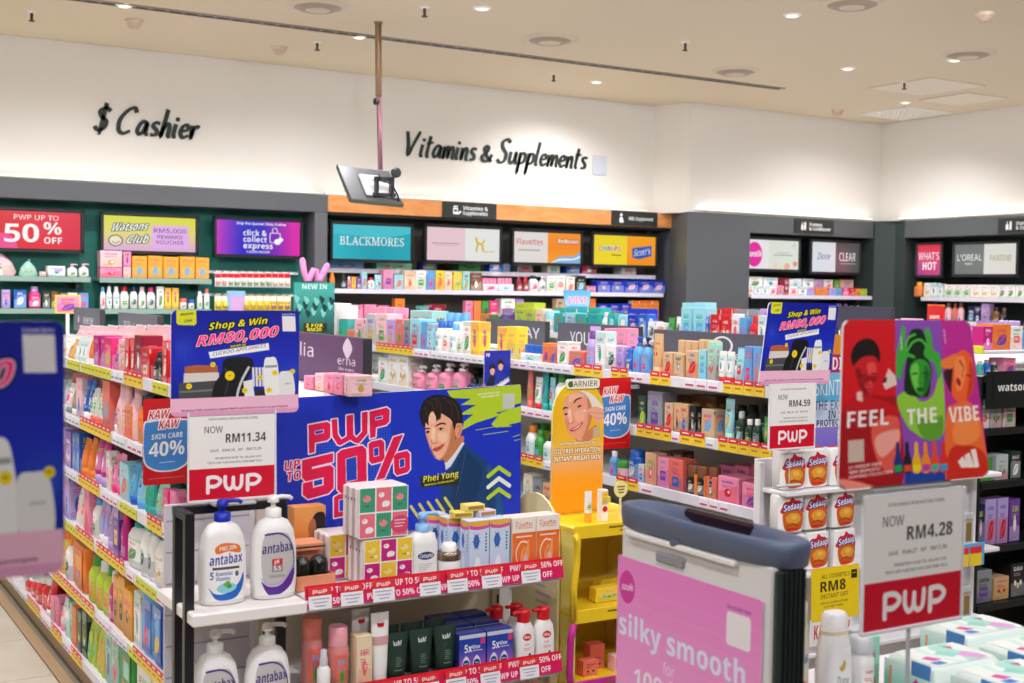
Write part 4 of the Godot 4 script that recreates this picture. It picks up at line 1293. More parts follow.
func pack_print(n: int) -> StandardMaterial3D:
	var im := canvas(256, 256, "f2f1ef")
	var w := Color("f6f4f2")
	match n:
		0: # hand wash with blue swirl
			fill(im, smooth(pts([60, 40, 110, 24, 206, 34, 214, 66, 140, 58, 70, 66])), Color("e8762c"))
			write(im, "FREE 20%", 84, 54, 16, w, {"w": 110, "turn": 2.0})
			write(im, "antabax", 30, 112, 40, Color("3f3f9a"), {"w": 196, "turn": 2.0})
			im.fill_rect(Rect2i(46, 120, 160, 10), Color("4a4a52"))
			write(im, "5", 34, 168, 30, Color("2f55b0"))
			write(im, "Essential", 66, 154, 15, Color("2f55b0"), {"w": 96})
			write(im, "Vitamins", 66, 174, 15, Color("2f55b0"), {"w": 84})
			dot(im, V(190, 150), 11, Color("44668a"))
			fill(im, smooth(pts([26, 200, 60, 226, 130, 226, 200, 190, 232, 150, 228, 206, 190, 246, 120, 256, 60, 246])), Color("1f66c4"))
			fill(im, smooth(pts([70, 204, 110, 186, 170, 190, 190, 206, 150, 224, 96, 224])), Color("8fd3dc"))
			fill(im, smooth(pts([110, 190, 134, 176, 150, 186, 130, 200])), Color("6db04a"))
			fill(im, smooth(pts([126, 196, 150, 190, 160, 202, 140, 208])), Color("4a9a44"))
		1: # hand wash with silver and violet panel
			fill(im, smooth(pts([44, 8, 120, 2, 206, 12, 230, 90, 226, 190, 160, 250, 90, 252, 44, 200, 30, 100])), Color("c3bfbe"))
			stroke(im, smooth(pts([44, 8, 150, 6, 214, 40, 236, 120, 220, 190]), 6, false), 8, Color("4a2a80"))
			fill(im, smooth(pts([30, 196, 70, 220, 150, 216, 232, 150, 222, 214, 150, 254, 70, 254])), Color("5a2f94"))
			stroke(im, smooth(pts([32, 186, 74, 210, 150, 204, 230, 140]), 6, false), 6, Color("b9a0d8"))
			write(im, "antabax", 34, 86, 40, Color("35307a"), {"w": 194, "turn": 2.0})
			fill(im, rounded(92, 108, 66, 26, 3), Color("cf2a2c"))
			write(im, "pH", 108, 128, 17, w)
			fill(im, rounded(92, 134, 66, 28, 3), Color("8f8684"))
			write(im, "5.5", 104, 156, 18, w, {"w": 44})
			write(im, "Sensitive", 78, 186, 14, Color("6a5f66"), {"w": 92, "plain": true})
		2: # dark face wash
			im.fill(Color("22382f"))
			write(im, "kahf", 92, 70, 32, Color("e3e6e2"), {"w": 78})
			for k in 5:
				im.fill_rect(Rect2i(100 - k * 4, 150 + k * 14, 60 + (k % 3) * 12, 4), Color("7d9086"))
			im.fill_rect(Rect2i(70, 236, 116, 5), Color("8a9c92"))
		3: # lotion with dark blue oval
			dot(im, V(128, 96), 84, Color("1b3f74"), 32.0)
			write(im, "Cetaphil", 62, 110, 30, w, {"w": 132, "shear": 0.15})
			for k in 5:
				im.fill_rect(Rect2i(54, 160 + k * 14, 140 - k * 16, 4), Color("a8b0b8"))
		4: # orange supplement carton
			fade(im, Rect2i(0, 76, 256, 180), ["ec6a2a", "f07c34", "e65a22"])
			im.fill_rect(Rect2i(0, 0, 256, 76), Color("f0e4da"))
			write(im, "Flavettes", 36, 56, 36, Color("d2572c"), {"w": 184, "plain": true})
			im.fill_rect(Rect2i(40, 92, 176, 8), Color("f6d9c4"))
			stroke(im, smooth(pts([64, 236, 44, 170, 96, 122, 170, 128]), 6, false), 9, Color("f8e3d2"))
			fill(im, smooth(pts([120, 244, 104, 200, 146, 168, 176, 110, 186, 172, 172, 236])), Color("f2a262"))
			dot(im, V(150, 206), 20, Color("e8bcc4"))
			stroke(im, smooth(pts([96, 240, 100, 186, 140, 150]), 6, false), 6, Color("f8c890"))
		5: # pale blue eye care carton
			im.fill(Color("c9d9ee"))
			fill(im, smooth(pts([0, 0, 256, 0, 256, 34, 120, 44, 0, 34])), Color("d64f9c"))
			fill(im, smooth(pts([0, 0, 256, 0, 256, 20, 120, 28, 0, 18])), Color("e8b04a"))
			dot(im, V(92, 100), 38, Color("2b58a8"), 34.0)
			for k in 6:
				stroke(im, pts([92, 100, 92 + 46 * cos(k * 1.05), 100 + 44 * sin(k * 1.05)]), 8, Color("3f74c0"))
			for k in 6:
				im.fill_rect(Rect2i(206, 62 + k * 16, 22, 10), Color("4a6aa0"))
			fill(im, smooth(pts([70, 250, 82, 190, 110, 176, 138, 190, 150, 250])), Color("eef2f8"))
			dot(im, V(110, 160), 10, Color("e6c8d4"))
		6: # twin-pack roll-on carton
			fade(im, Rect2i(0, 0, 256, 256), ["1f3fa0", "2442a8", "8a58c0", "d86cc0"])
			im.fill_rect(Rect2i(0, 0, 256, 26), Color("c9cfe2"))
			write(im, "5x", 50, 116, 52, w, {"w": 74})
			write(im, "Glow", 126, 96, 24, w, {"w": 76})
			im.fill_rect(Rect2i(128, 106, 96, 5), Color("d8dcf0"))
			fill(im, rounded(206, 30, 44, 42, 5), Color("d83a6a"))
			for k in 2:
				fill(im, smooth(pts([34 + k * 104, 256, 30 + k * 104, 180, 66 + k * 104, 140, 102 + k * 104, 180, 98 + k * 104, 256])), Color("dfe2ee"))
				dot(im, V(66 + k * 104, 190), 30, Color("173a86"), 24.0)
				im.fill_rect(Rect2i(48 + k * 104, 186, 36, 7), Color("c9d4ea"))
		7: # red capped body wash
			dot(im, V(128, 66), 66, Color("d3222a"), 30.0)
			write(im, "Lifebuoy", 78, 78, 24, w, {"w": 100})
			write(im, "total", 92, 138, 24, Color("d8535a"), {"plain": true})
			im.fill_rect(Rect2i(76, 156, 110, 6), Color("e0888c"))
			im.fill_rect(Rect2i(84, 170, 92, 6), Color("e0888c"))
			dot(im, V(168, 220), 18, Color("3a4a44"))
			im.fill_rect(Rect2i(76, 236, 70, 5), Color("e0888c"))
		8, 9: # tissue six-packs
			for a in 3:
				for b in 2:
					var o := V(a * 85.4, b * 128)
					var even := (a + b) % 2 == 0
					var bg: Color
					if n == 8:
						bg = Color("3f9a78") if even else Color("ea7284")
					else:
						bg = Color("f0c838") if even else Color("c8207c")
					im.fill_rect(Rect2i(int(o.x) + 4, int(o.y) + 4, 78, 120), bg)
					if even:
						dot(im, o + V(40, 56), 21, Color("e88c8c") if n == 8 else Color("f2dc8a"), 17.0)
						dot(im, o + V(30, 46), 7, Color("d86a78") if n == 8 else Color("e8b830"))
						im.fill_rect(Rect2i(int(o.x) + 30, int(o.y) + 92, 38, 4), Color("22443a") if n == 8 else Color("7a5a18"))
						dot(im, o + V(60, 94), 9, Color("e6efe6") if n == 9 else Color("3f9a78"))
					else:
						dot(im, o + V(30, 40), 15, Color("f4eeee"), 13.0)
						dot(im, o + V(54, 86), 21, Color("f4f0f0"), 16.0)
						dot(im, o + V(42, 94), 9, Color("f4f0f0"))
						dot(im, o + V(26, 36), 3, Color("5a4444"))
			if n == 8:
				dot(im, V(216, 196), 52, Color("d84a70"), 46.0)
				for k in 3:
					im.fill_rect(Rect2i(184, 172 + k * 16, 62 - k * 8, 5), Color("f2d4dc"))
			else:
				dot(im, V(214, 236), 46, Color("d8466c"), 34.0)
		10: # instant noodle pack
			fill(im, smooth(pts([22, 70, 44, 40, 90, 36, 120, 8, 156, 30, 200, 36, 236, 74, 230, 124, 24, 124])), Color("d6202a"))
			fill(im, smooth(pts([20, 140, 60, 104, 200, 104, 238, 140, 230, 220, 180, 248, 60, 244])), Color("d2621c"))
			fill(im, smooth(pts([44, 150, 90, 120, 180, 124, 214, 160, 176, 196, 84, 192])), Color("eba23a"))
			fill(im, smooth(pts([100, 140, 150, 132, 176, 152, 130, 168])), Color("f2c256"))
			stroke(im, smooth(pts([60, 214, 120, 196, 190, 214]), 5, false), 12, Color("a84a14"))
			write(im, "Sedaap", 28, 104, 44, Color("f2eef6"), {"w": 200, "turn": 5.0, "edge": 7.0, "edge_col": Color("4a2f8a")})
			im.fill_rect(Rect2i(70, 226, 116, 16), Color("d8202c"))
		11: # body wash with gold bird
			fill(im, smooth(pts([92, 80, 122, 66, 140, 48, 160, 60, 150, 86, 112, 94])), Color("c9a43c"))
			write(im, "Dove", 66, 166, 52, Color("4a4f5a"), {"w": 124, "serif": true, "shear": 0.2})
			for k in 3:
				im.fill_rect(Rect2i(70, 196 + k * 14, 112 - k * 20, 4), Color("b0a890"))
		12: # pad pack, front
			fade(im, Rect2i(0, 0, 256, 256), ["dff0ea", "93d4c4", "cfeae2"])
			stroke(im, pts([36, 40, 36, 220]), 14, Color("e09a5a"))
			fill(im, pts([140, 120, 176, 60, 214, 120, 176, 200]), Color("c8206e"))
			fill(im, pts([160, 130, 196, 84, 206, 190, 176, 210]), Color("1f2f78"))
			write(im, "B", 172, 160, 34, w)
			fill(im, pts([214, 90, 250, 110, 250, 190, 220, 190]), Color("d8246a"))
		13: # pad pack, top
			im.fill(Color("e9f0ec"))
			fill(im, smooth(pts([-10, 30, 90, 60, 180, 20, 266, 40, 266, 110, 150, 90, 60, 130, -10, 100])), Color("a9dfd0"))
			fill(im, pts([130, 50, 226, 16, 250, 60, 160, 100]), Color("e59ad8"))
			fill(im, pts([70, 116, 150, 84, 180, 124, 110, 160]), Color("8fd6c6"))
			fill(im, pts([120, 196, 180, 176, 190, 216, 134, 232]), Color("d9489c"))
			fill(im, pts([40, 40, 84, 60, 40, 76]), Color("b8388c"))
			stroke(im, pts([8, 70, 44, 58]), 5, Color("7a4a9a"))
			fill(im, pts([196, 196, 240, 190, 240, 236, 196, 240]), Color("2f7ac8"))
			fill(im, smooth(pts([0, 150, 120, 160, 256, 130, 256, 150, 120, 186, 0, 176])), Color("cdeae0"))
		14: # cosmetics offer card
			im.fill(Color("f2d21e"))
			var c := Color("3a3412")
			write(im, "ALL COSMETICS", 52, 52, 20, c, {"w": 152, "plain": true})
			write(im, "RM8", 46, 116, 50, c, {"w": 136})
			write(im, "INSTANT OFF", 46, 150, 22, c, {"w": 150, "plain": true})
			write(im, "with min. purchase of RM38", 48, 176, 11, c, {"w": 146, "plain": true})
			write(im, "in a single receipt", 66, 194, 11, c, {"w": 104, "plain": true})
			im.fill_rect(Rect2i(212, 26, 32, 42), Color("2c2a1a"))
			im.fill_rect(Rect2i(218, 40, 20, 4), Color("d8c020"))
		15: # two singers' poster
			im.fill(Color("1a2a9c"))
			fill(im, pts([0, 206, 120, 256, 0, 256]), Color("a8309c"))
			for c in [[80, 120, 0.9], [160, 92, 1.0]]:
				fill(im, smooth(pts([c[0] - 54, 240, c[0] - 40, c[1] + 62, c[0], c[1] + 44, c[0] + 44, c[1] + 62, c[0] + 60, 240])), Color("16203a") if c[0] == 80 else Color("2338a0"))
				dot(im, V(c[0], c[1] + 8), 24, Color("e0a684"), 31.0)
				fill(im, smooth(pts([c[0] - 28, c[1] + 4, c[0] - 24, c[1] - 26, c[0] + 6, c[1] - 34, c[0] + 28, c[1] - 14, c[0] + 24, c[1] + 2, c[0], c[1] - 8])), Color("1c1414"))
			fill(im, pts([60, 246, 240, 170, 250, 200, 120, 256]), Color("e4e2ee"))
			write(im, "WATSONS", 96, 240, 26, Color("2a2a5a"), {"turn": 22.0})
			write(im, "PB", 20, 40, 22, w)
		16: # skin care expert board
			im.fill_rect(Rect2i(0, 0, 256, 44), Color("e8932c"))
			im.fill_rect(Rect2i(0, 44, 256, 40), Color("b8216e"))
			write(im, "DISC", 108, 78, 28, w, {"w": 128})
			fade(im, Rect2i(0, 84, 256, 64), ["7cc0e4", "5aaee0"])
			write(im, "SKINTIFIC", 8, 134, 34, w, {"w": 244, "plain": true})
			im.fill_rect(Rect2i(0, 148, 256, 52), Color("c3cfe8"))
			write(im, "THE EXPERT", 6, 166, 20, Color("3c4460"), {"w": 244, "plain": true})
			write(im, "IN SUN", 90, 186, 18, Color("3c4460"), {"w": 140})
			write(im, "PROTECTION", 20, 203, 15, Color("3c4460"), {"w": 226})
			fade(im, Rect2i(0, 204, 256, 52), ["8a7cd0", "7a6cc8"])
			im.fill_rect(Rect2i(150, 212, 76, 24), Color("d0cce6"))
		17: # jungle standee
			fade(im, Rect2i(0, 0, 256, 256), ["58b0a4", "2f8a84", "1c4a44"])
			im.fill_rect(Rect2i(0, 0, 256, 40), Color("3fa89c"))
			write(im, "NEW IN", 50, 31, 24, Color("d8efe8"), {"w": 156})
			for k in 14:
				fill(im, smooth(pts([(k * 53) % 256, 60 + (k * 31) % 90, (k * 53) % 256 + 34, 76 + (k * 31) % 90, (k * 53) % 256 + 14, 100 + (k * 31) % 90])), Color("133a36") if k % 2 else Color("7cc8b8"))
			im.fill_rect(Rect2i(60, 196, 150, 44), Color("2a2c14"))
			write(im, "2 FOR", 74, 216, 17, Color("e6da2c"), {"w": 110})
			write(im, "RM20", 84, 236, 17, Color("e6da2c"), {"w": 90})
		18: # blue shelf standee
			fade(im, Rect2i(0, 0, 256, 256), ["58a8e0", "8cc8ee", "6cb4e4"])
			write(im, "JOINT", 40, 130, 60, Color("d83a9a"), {"w": 176, "edge": 5.0, "edge_col": Color("f2ecf4")})
			im.fill_rect(Rect2i(30, 168, 196, 26), Color("2b72c4"))
		19: # portrait carton
			fade(im, Rect2i(0, 0, 256, 256), ["e8a45c", "e89048", "d87a3c"])
			fill(im, smooth(pts([110, 256, 120, 150, 150, 60, 200, 30, 256, 60, 256, 256])), Color("1c1010"))
			fill(im, smooth(pts([112, 110, 134, 70, 166, 66, 180, 120, 164, 176, 130, 180, 118, 140])), Color("b86a44"))
		20: # watsons cabinet sign
			im.fill(Color("10181a"))
			write(im, "watsons", 26, 150, 60, w, {"w": 206})
	return printed("pack print %d" % n, im, 0.33)

const G1_TAGS := {0: [[-6.53, -6.15, "white"], [-6.15, -5.86, "yellow"], [-5.84, -5.60, "pink"], [-5.60, -5.39, "yellow"], [-5.37, -5.20, "pink"], [-5.20, -5.01, "yellow"]], 1: [[-5.57, -5.02, "yellow"], [-5.00, -4.80, "yellow"], [-4.78, -4.56, "pink"], [-4.53, -4.31, "white"], [-4.29, -4.13, "lime"], [-4.23, -3.82, "yellow"]], 2: [[-5.39, -5.11, "lime"], [-5.11, -4.81, "yellow"], [-4.76, -4.35, "yellow"], [-4.32, -4.23, "pink"], [-4.20, -3.94, "lime"], [-3.94, -3.82, "pink"]], 3: [[-5.39, -5.11, "white"], [-5.07, -4.72, "yellow"], [-4.67, -4.45, "pink"], [-4.42, -4.19, "lime"], [-4.06, -3.89, "yellow"], [-3.88, -3.83, "pink"]], 4: [[-5.39, -5.05, "white"], [-5.04, -4.55, "yellow"], [-4.52, -4.35, "white"], [-4.31, -4.12, "pink"]], 5: [[-5.27, -5.05, "lime"], [-5.02, -4.55, "lime"], [-4.54, -4.37, "white"], [-4.36, -4.12, "yellow"], [-4.00, -3.83, "lime"]]}
const G2_TAGS := {3: [[-4.84, -4.65, "yellow"], [-4.64, -4.58, "white"], [-4.10, -3.95, "yellow"], [-3.94, -3.85, "pink"], [-3.58, -3.41, "pink"]], 4: [[-4.86, -4.59, "pink"], [-3.97, -3.75, "yellow"], [-3.75, -3.70, "pink"], [-3.70, -3.55, "yellow"], [-3.55, -3.50, "white"], [-3.48, -3.20, "yellow"]], 5: [[-6.41, -5.94, "yellow"], [-5.93, -5.76, "pink"], [-5.73, -5.19, "white"], [-4.98, -4.80, "pink"], [-4.78, -4.44, "white"], [-4.42, -4.21, "yellow"], [-4.15, -4.03, "yellow"], [-4.03, -3.93, "pink"], [-3.89, -3.76, "yellow"], [-3.68, -3.48, "pink"], [-3.46, -3.24, "yellow"]]}
const G3_TAGS := {5: [[-6.90, -5.98, "white"], [-7.54, -7.04, "white"]]}


# ---------------------------------------------------------------- fixtures
# A run of shelving along Z: spine panel, plinth, shelves with price rails on the -X side (and plain ones on the other side).
func gondola(called: String, label: String, x: float, z0: float, z1: float, heights: Array, tags: Dictionary, headers: Array) -> Node3D:
	var t := thing(called, label, "shelving", Vector3(x + 0.5, 0, (z0 + z1) / 2), 0.0, "")
	var len := absf(z1 - z0)
	var white := mat("shelf white", "e9e7ea", 0.4)
	var grey := mat("shelf back", "d6cdbd", 0.6)
	put("plinth", bar(Vector3(0.96, 0.08, len - 0.02), 0.004), mat("plinth brown", "a98f72", 0.6), t, Vector3(0.01, 0.04, 0))
	put("spine_panel", bar(Vector3(0.03, 1.2, len), 0.003), grey, t, Vector3(0, 0.68, 0))
	for s in [-1.0, 1.0]:
		put("end_panel", bar(Vector3(0.98, 1.2, 0.018), 0.004), white, t, Vector3(0, 0.68, s * (len / 2 - 0.009)))
	var k := 0
	for y in heights:
		for side in [-1.0, 1.0]:
			if side > 0.0 and k == heights.size() - 1 and called == "front_gondola":
				continue
			var sh := put("shelf", bar(Vector3(0.47, 0.022, len - 0.04), 0.003), white, t, Vector3(side * 0.255, y - 0.011, 0))
			put("price_rail", bar(Vector3(0.008, 0.042, len - 0.04), 0.003), mat("rail", "e2e0ea", 0.25), sh, Vector3(side * 0.239, 0.0, 0))
			if side < 0.0 and tags.has(k):
				for b in tags[k]:
					var from: float = minf(b[0], b[1])
					var n := maxi(1, int(round(absf(b[1] - b[0]) / 0.062)))
					var each := absf(b[1] - b[0]) / n
					for i in n:
						var zz := from + each * (i + 0.5) - (z0 + z1) / 2
						var turn := Vector3(0, -PI / 2, 0)
						match b[2]:
							"yellow", "lime":
								put("price_tag", bar(Vector3(each * 0.94, 0.036, 0.002), 0.0006), mat("tag " + b[2], "f3cf2f" if b[2] == "yellow" else "d6d93a", 0.4), sh, Vector3(side * 0.2445, 0.0, zz), turn)
								if b[2] == "yellow":
									put("promo_flag", bar(Vector3(each * 0.9, 0.02, 0.002), 0.0006), mat("tag red", "e0303a", 0.4), sh, Vector3(side * 0.2455, 0.024, zz), turn + Vector3(-0.0, 0, 0))
									put("promo_print", bar(Vector3(each * 0.5, 0.005, 0.001), 0.0002), mat("tag white", "f3e6e2", 0.4), sh, Vector3(side * 0.247, 0.024, zz), turn)
								put("tag_print", bar(Vector3(each * 0.55, 0.006, 0.001), 0.0002), mat("tag ink", "b98a2a", 0.5), sh, Vector3(side * 0.2465, 0.002, zz), turn)
							"white", "pink":
								put("price_tag", bar(Vector3(each * 0.9, 0.032, 0.002), 0.0006), mat("tag paper", "eeebf2", 0.4), sh, Vector3(side * 0.2445, 0.0, zz), turn)
								put("tag_print", bar(Vector3(each * 0.7, 0.007, 0.001), 0.0002), mat("tag " + b[2] + " ink", "d64a86" if b[2] == "pink" else "9aa0b4", 0.5), sh, Vector3(side * 0.2465, -0.004, zz), turn)
		k += 1
	var n := 0
	for h in headers:
		# [z near, z far, top, bottom, print]
		var w := absf(h[1] - h[0])
		var hb := board("header_board", rrect(w, h[2] - h[3], 0.004), 0.03, h[4], mat("header edge", "2e3036", 0.5), t, Vector3(h[5] if h.size() > 5 else 0.0, (h[2] + h[3]) / 2, (h[0] + h[1]) / 2 - (z0 + z1) / 2), Vector3(0, -PI / 2, 0))
		put("header_bracket", bar(Vector3(0.02, 0.16, 0.02), 0.002), mat("header edge", "2e3036", 0.5), hb, Vector3(0, -(h[2] - h[3]) / 2 - 0.05, 0))
		n += 1
	return t

func sign_holder(label: String, at: Vector3, w: float, h: float, print_mat: Material, stem: float, stem_w := 0.022) -> Node3D:
	var t := thing("price_card_holder", label, "price sign", at)
	var clear := mat("holder acrylic", "e4e6ec", 0.2)
	put("holder_frame", bars([[Vector3(0, h / 2, -0.004), Vector3(w + 0.006, h + 0.006, 0.004)], [Vector3(-w / 2 - 0.002, h / 2, 0), Vector3(0.004, h + 0.006, 0.006)], [Vector3(w / 2 + 0.002, h / 2, 0), Vector3(0.004, h + 0.006, 0.006)], [Vector3(0, -0.003, 0), Vector3(w + 0.006, 0.006, 0.008)]], 0.001), clear, t)
	put("price_card", quad(w, h), print_mat, t, Vector3(0, h / 2, 0.0002))
	put("stem", bar(Vector3(stem_w, stem, minf(0.012, stem_w)), 0.002), mat("stem grey", "b6b8bd", 0.3), t, Vector3(0, -stem / 2 - 0.006, -0.008))
	put("foot", bar(Vector3(w * 0.5, 0.008, 0.018 if stem_w == 0.0042 else 0.07), 0.003), mat("stem grey", "b6b8bd", 0.3), t, Vector3(0, -stem - 0.006, -0.008))
	return t

func screen(label: String, x: float, y: float, w: float, h: float, z: float, n: int, turn := 0.0, x_plane := 0.0) -> void:
	var t := thing("wall_screen", label, "screen", Vector3(x, y, z) if turn == 0.0 else Vector3(x_plane, y, z), turn)
	put("bezel", bars([[Vector3(0, 0, -0.02), Vector3(w + 0.05, h + 0.05, 0.03)], [Vector3(0, h / 2 + 0.014, 0), Vector3(w + 0.05, 0.022, 0.016)], [Vector3(0, -h / 2 - 0.014, 0), Vector3(w + 0.05, 0.022, 0.016)], [Vector3(-w / 2 - 0.014, 0, 0), Vector3(0.022, h + 0.04, 0.016)], [Vector3(w / 2 + 0.014, 0, 0), Vector3(0.022, h + 0.04, 0.016)]], 0.003), mat("bezel black", "15181a", 0.35), t)
	put("screen_panel", quad(w, h), screen_print(n), t, Vector3(0, 0, -0.003))
	var l := AreaLight3D.new()
	l.name = "screen_light"
	l.area_size = Vector2(w * 0.9, h * 0.9)
	l.light_energy = 0.12
	l.light_color = [Color("f08080"), Color("e8d8a0"), Color("c060d0"), Color("60c8d8"), Color("f0dce0"), Color("f0c080"), Color("f0d040"), Color("e8d0e0"), Color("c0c8c8"), Color("e04080"), Color("c0c0b8")][n]
	l.shadow_enabled = true
	l.area_range = 14.0
	l.area_attenuation = 2.0
	t.add_child(l)
	l.position = Vector3(0, 0, 0.02)
	l.rotation.y = PI

func downlight(x: float, z: float, y: float, label: String, energy: float) -> void:
	var t := thing("ceiling_downlight", label, "downlight", Vector3(x, y, z), 0.0, "recessed ceiling downlights")
	put("trim_ring", loft([[-0.009, 0.036, 0.036], [-0.006, 0.05, 0.05], [0.0, 0.056, 0.056]], 24), mat("trim white", "f0ece2", 0.4), t)
	put("bulb_lens", loft([[-0.012, 0.028, 0.028], [-0.0085, 0.036, 0.036]], 24), glow("downlight glow", "fff3dd", 1.3), t)
	var l := SpotLight3D.new()
	l.name = "downlight_beam"
	l.light_color = Color("fbfaff")
	l.light_energy = energy
	l.light_size = 0.06
	l.spot_angle = 72.0
	l.spot_angle_attenuation = 0.7
	l.spot_range = 20.0
	l.spot_attenuation = 2.0
	l.shadow_enabled = true
	t.add_child(l)
	l.position = Vector3(0, -0.03, 0)
	# swivelled towards the shelves: over the aisles straight down, behind the viewer forward and to the right
	var aim := Vector3(0.0, -1.0, -0.15) if z < -4.5 else Vector3(0.4, -1.0, -0.75)
	l.basis = Basis.looking_at(aim, Vector3.RIGHT)

func glow(key: String, hex: String, energy: float) -> StandardMaterial3D:
	if not mats.has(key):
		var m := mat(key, hex, 0.4)
		m.emission_enabled = true
		m.emission = Color(hex)
		m.emission_energy_multiplier = energy
	return mats[key]

func cove(name_: String, label: String, at: Vector3, length: float, along_x: bool, energy: float) -> void:
	var t := thing(name_, label, "cove light", at, 0.0 if along_x else -PI / 2, "cove light strips above the fascias")
	put("strip_body", bar(Vector3(length, 0.012, 0.03), 0.002), mat("trim white", "f0ece2", 0.4), t)
	put("led_strip", bar(Vector3(length * 0.99, 0.004, 0.018), 0.001), glow("led glow", "fff6e6", 1.6), t, Vector3(0, 0.008, 0))
	var l := AreaLight3D.new()
	l.name = "cove_beam"
	l.area_size = Vector2(length * 0.98, 0.03)
	l.light_color = Color("fffdf8")
	l.light_energy = energy
	l.area_range = 14.0
	l.area_attenuation = 2.0
	l.shadow_enabled = true
	t.add_child(l)
	l.position = Vector3(0, 0.016, 0)
	l.rotation = Vector3(PI / 2 + 0.7, 0, 0)

func prism(foot: Array, h: float) -> ArrayMesh:
	# footprint in X and Z, standing on y = 0
	var st := SurfaceTool.new()
	st.begin(Mesh.PRIMITIVE_TRIANGLES)
	st.set_smooth_group(-1)
	var mid := Vector3.ZERO
	for p in foot:
		mid += Vector3(p[0], h / 2, p[1]) / foot.size()
	var top := []
	var low := []
	for k in foot.size():
		var a: Array = foot[k]
		var b: Array = foot[(k + 1) % foot.size()]
		var q := [Vector3(a[0], 0, a[1]), Vector3(b[0], 0, b[1]), Vector3(b[0], h, b[1]), Vector3(a[0], h, a[1])]
		face(st, q, (q[0] + q[2]) / 2 - mid)
		top.append(q[3])
		low.append(q[0])
	face(st, top, Vector3.UP)
	face(st, low, Vector3.DOWN)
	st.generate_normals()
	return st.commit()

# Brush lettering: strokes in units of the cap height, y up from the baseline.
const BRUSH := {
	"V": [0.62, [0.0, 1.0, 0.1, 0.5, 0.14, 0.02, 0.3, 0.42, 0.56, 1.04]],
	"i": [0.2, [0.07, 0.5, 0.03, 0.06, 0.12, 0.02], [0.11, 0.7, 0.13, 0.73]],
	"t": [0.3, [0.16, 0.88, 0.07, 0.1, 0.16, 0.0], [0.0, 0.56, 0.3, 0.62]],
	"a": [0.42, [0.32, 0.46, 0.16, 0.5, 0.02, 0.2, 0.09, 0.02, 0.22, 0.12, 0.33, 0.46, 0.3, 0.08, 0.4, 0.02]],
	"m": [0.54, [0.05, 0.5, 0.02, 0.0, 0.06, 0.3, 0.18, 0.5, 0.23, 0.4, 0.21, 0.03, 0.26, 0.3, 0.38, 0.5, 0.45, 0.38, 0.43, 0.06, 0.5, 0.0]],
	"n": [0.36, [0.05, 0.5, 0.02, 0.0, 0.07, 0.3, 0.2, 0.5, 0.27, 0.38, 0.25, 0.04, 0.33, 0.0]],
	"s": [0.32, [0.3, 0.48, 0.14, 0.5, 0.08, 0.36, 0.22, 0.2, 0.2, 0.04, 0.0, 0.02]],
	"&": [0.56, [0.5, 0.3, 0.34, 0.04, 0.12, 0.02, 0.04, 0.2, 0.26, 0.42, 0.3, 0.6, 0.18, 0.66, 0.12, 0.5, 0.3, 0.18, 0.5, 0.0]],
	"S": [0.5, [0.5, 0.9, 0.36, 1.04, 0.14, 0.9, 0.18, 0.64, 0.36, 0.4, 0.3, 0.08, 0.1, 0.0, -0.04, 0.14]],
	"u": [0.4, [0.05, 0.5, 0.02, 0.12, 0.13, 0.01, 0.26, 0.2, 0.31, 0.5, 0.29, 0.08, 0.38, 0.0]],
	"p": [0.38, [0.09, 0.5, 0.0, -0.42, 0.06, 0.2, 0.16, 0.48, 0.32, 0.42, 0.28, 0.14, 0.14, 0.02, 0.05, 0.08]],
	"l": [0.2, [0.13, 1.02, 0.03, 0.12, 0.12, 0.0]],
	"e": [0.34, [0.04, 0.24, 0.26, 0.32, 0.24, 0.49, 0.1, 0.46, 0.02, 0.2, 0.12, 0.01, 0.3, 0.1]],
	"C": [0.62, [0.58, 0.82, 0.5, 1.0, 0.28, 0.88, 0.06, 0.5, 0.06, 0.12, 0.22, 0.0, 0.44, 0.12]],
	"h": [0.38, [0.16, 1.04, 0.02, 0.0, 0.07, 0.28, 0.2, 0.5, 0.28, 0.38, 0.26, 0.04, 0.34, 0.0]],
	"r": [0.28, [0.05, 0.5, 0.02, 0.0, 0.07, 0.3, 0.18, 0.48, 0.28, 0.42]],
	"$": [0.5, [0.46, 0.8, 0.3, 0.92, 0.12, 0.78, 0.2, 0.56, 0.36, 0.4, 0.3, 0.14, 0.12, 0.06, 0.0, 0.2], [0.3, 1.1, 0.18, -0.12]],
}

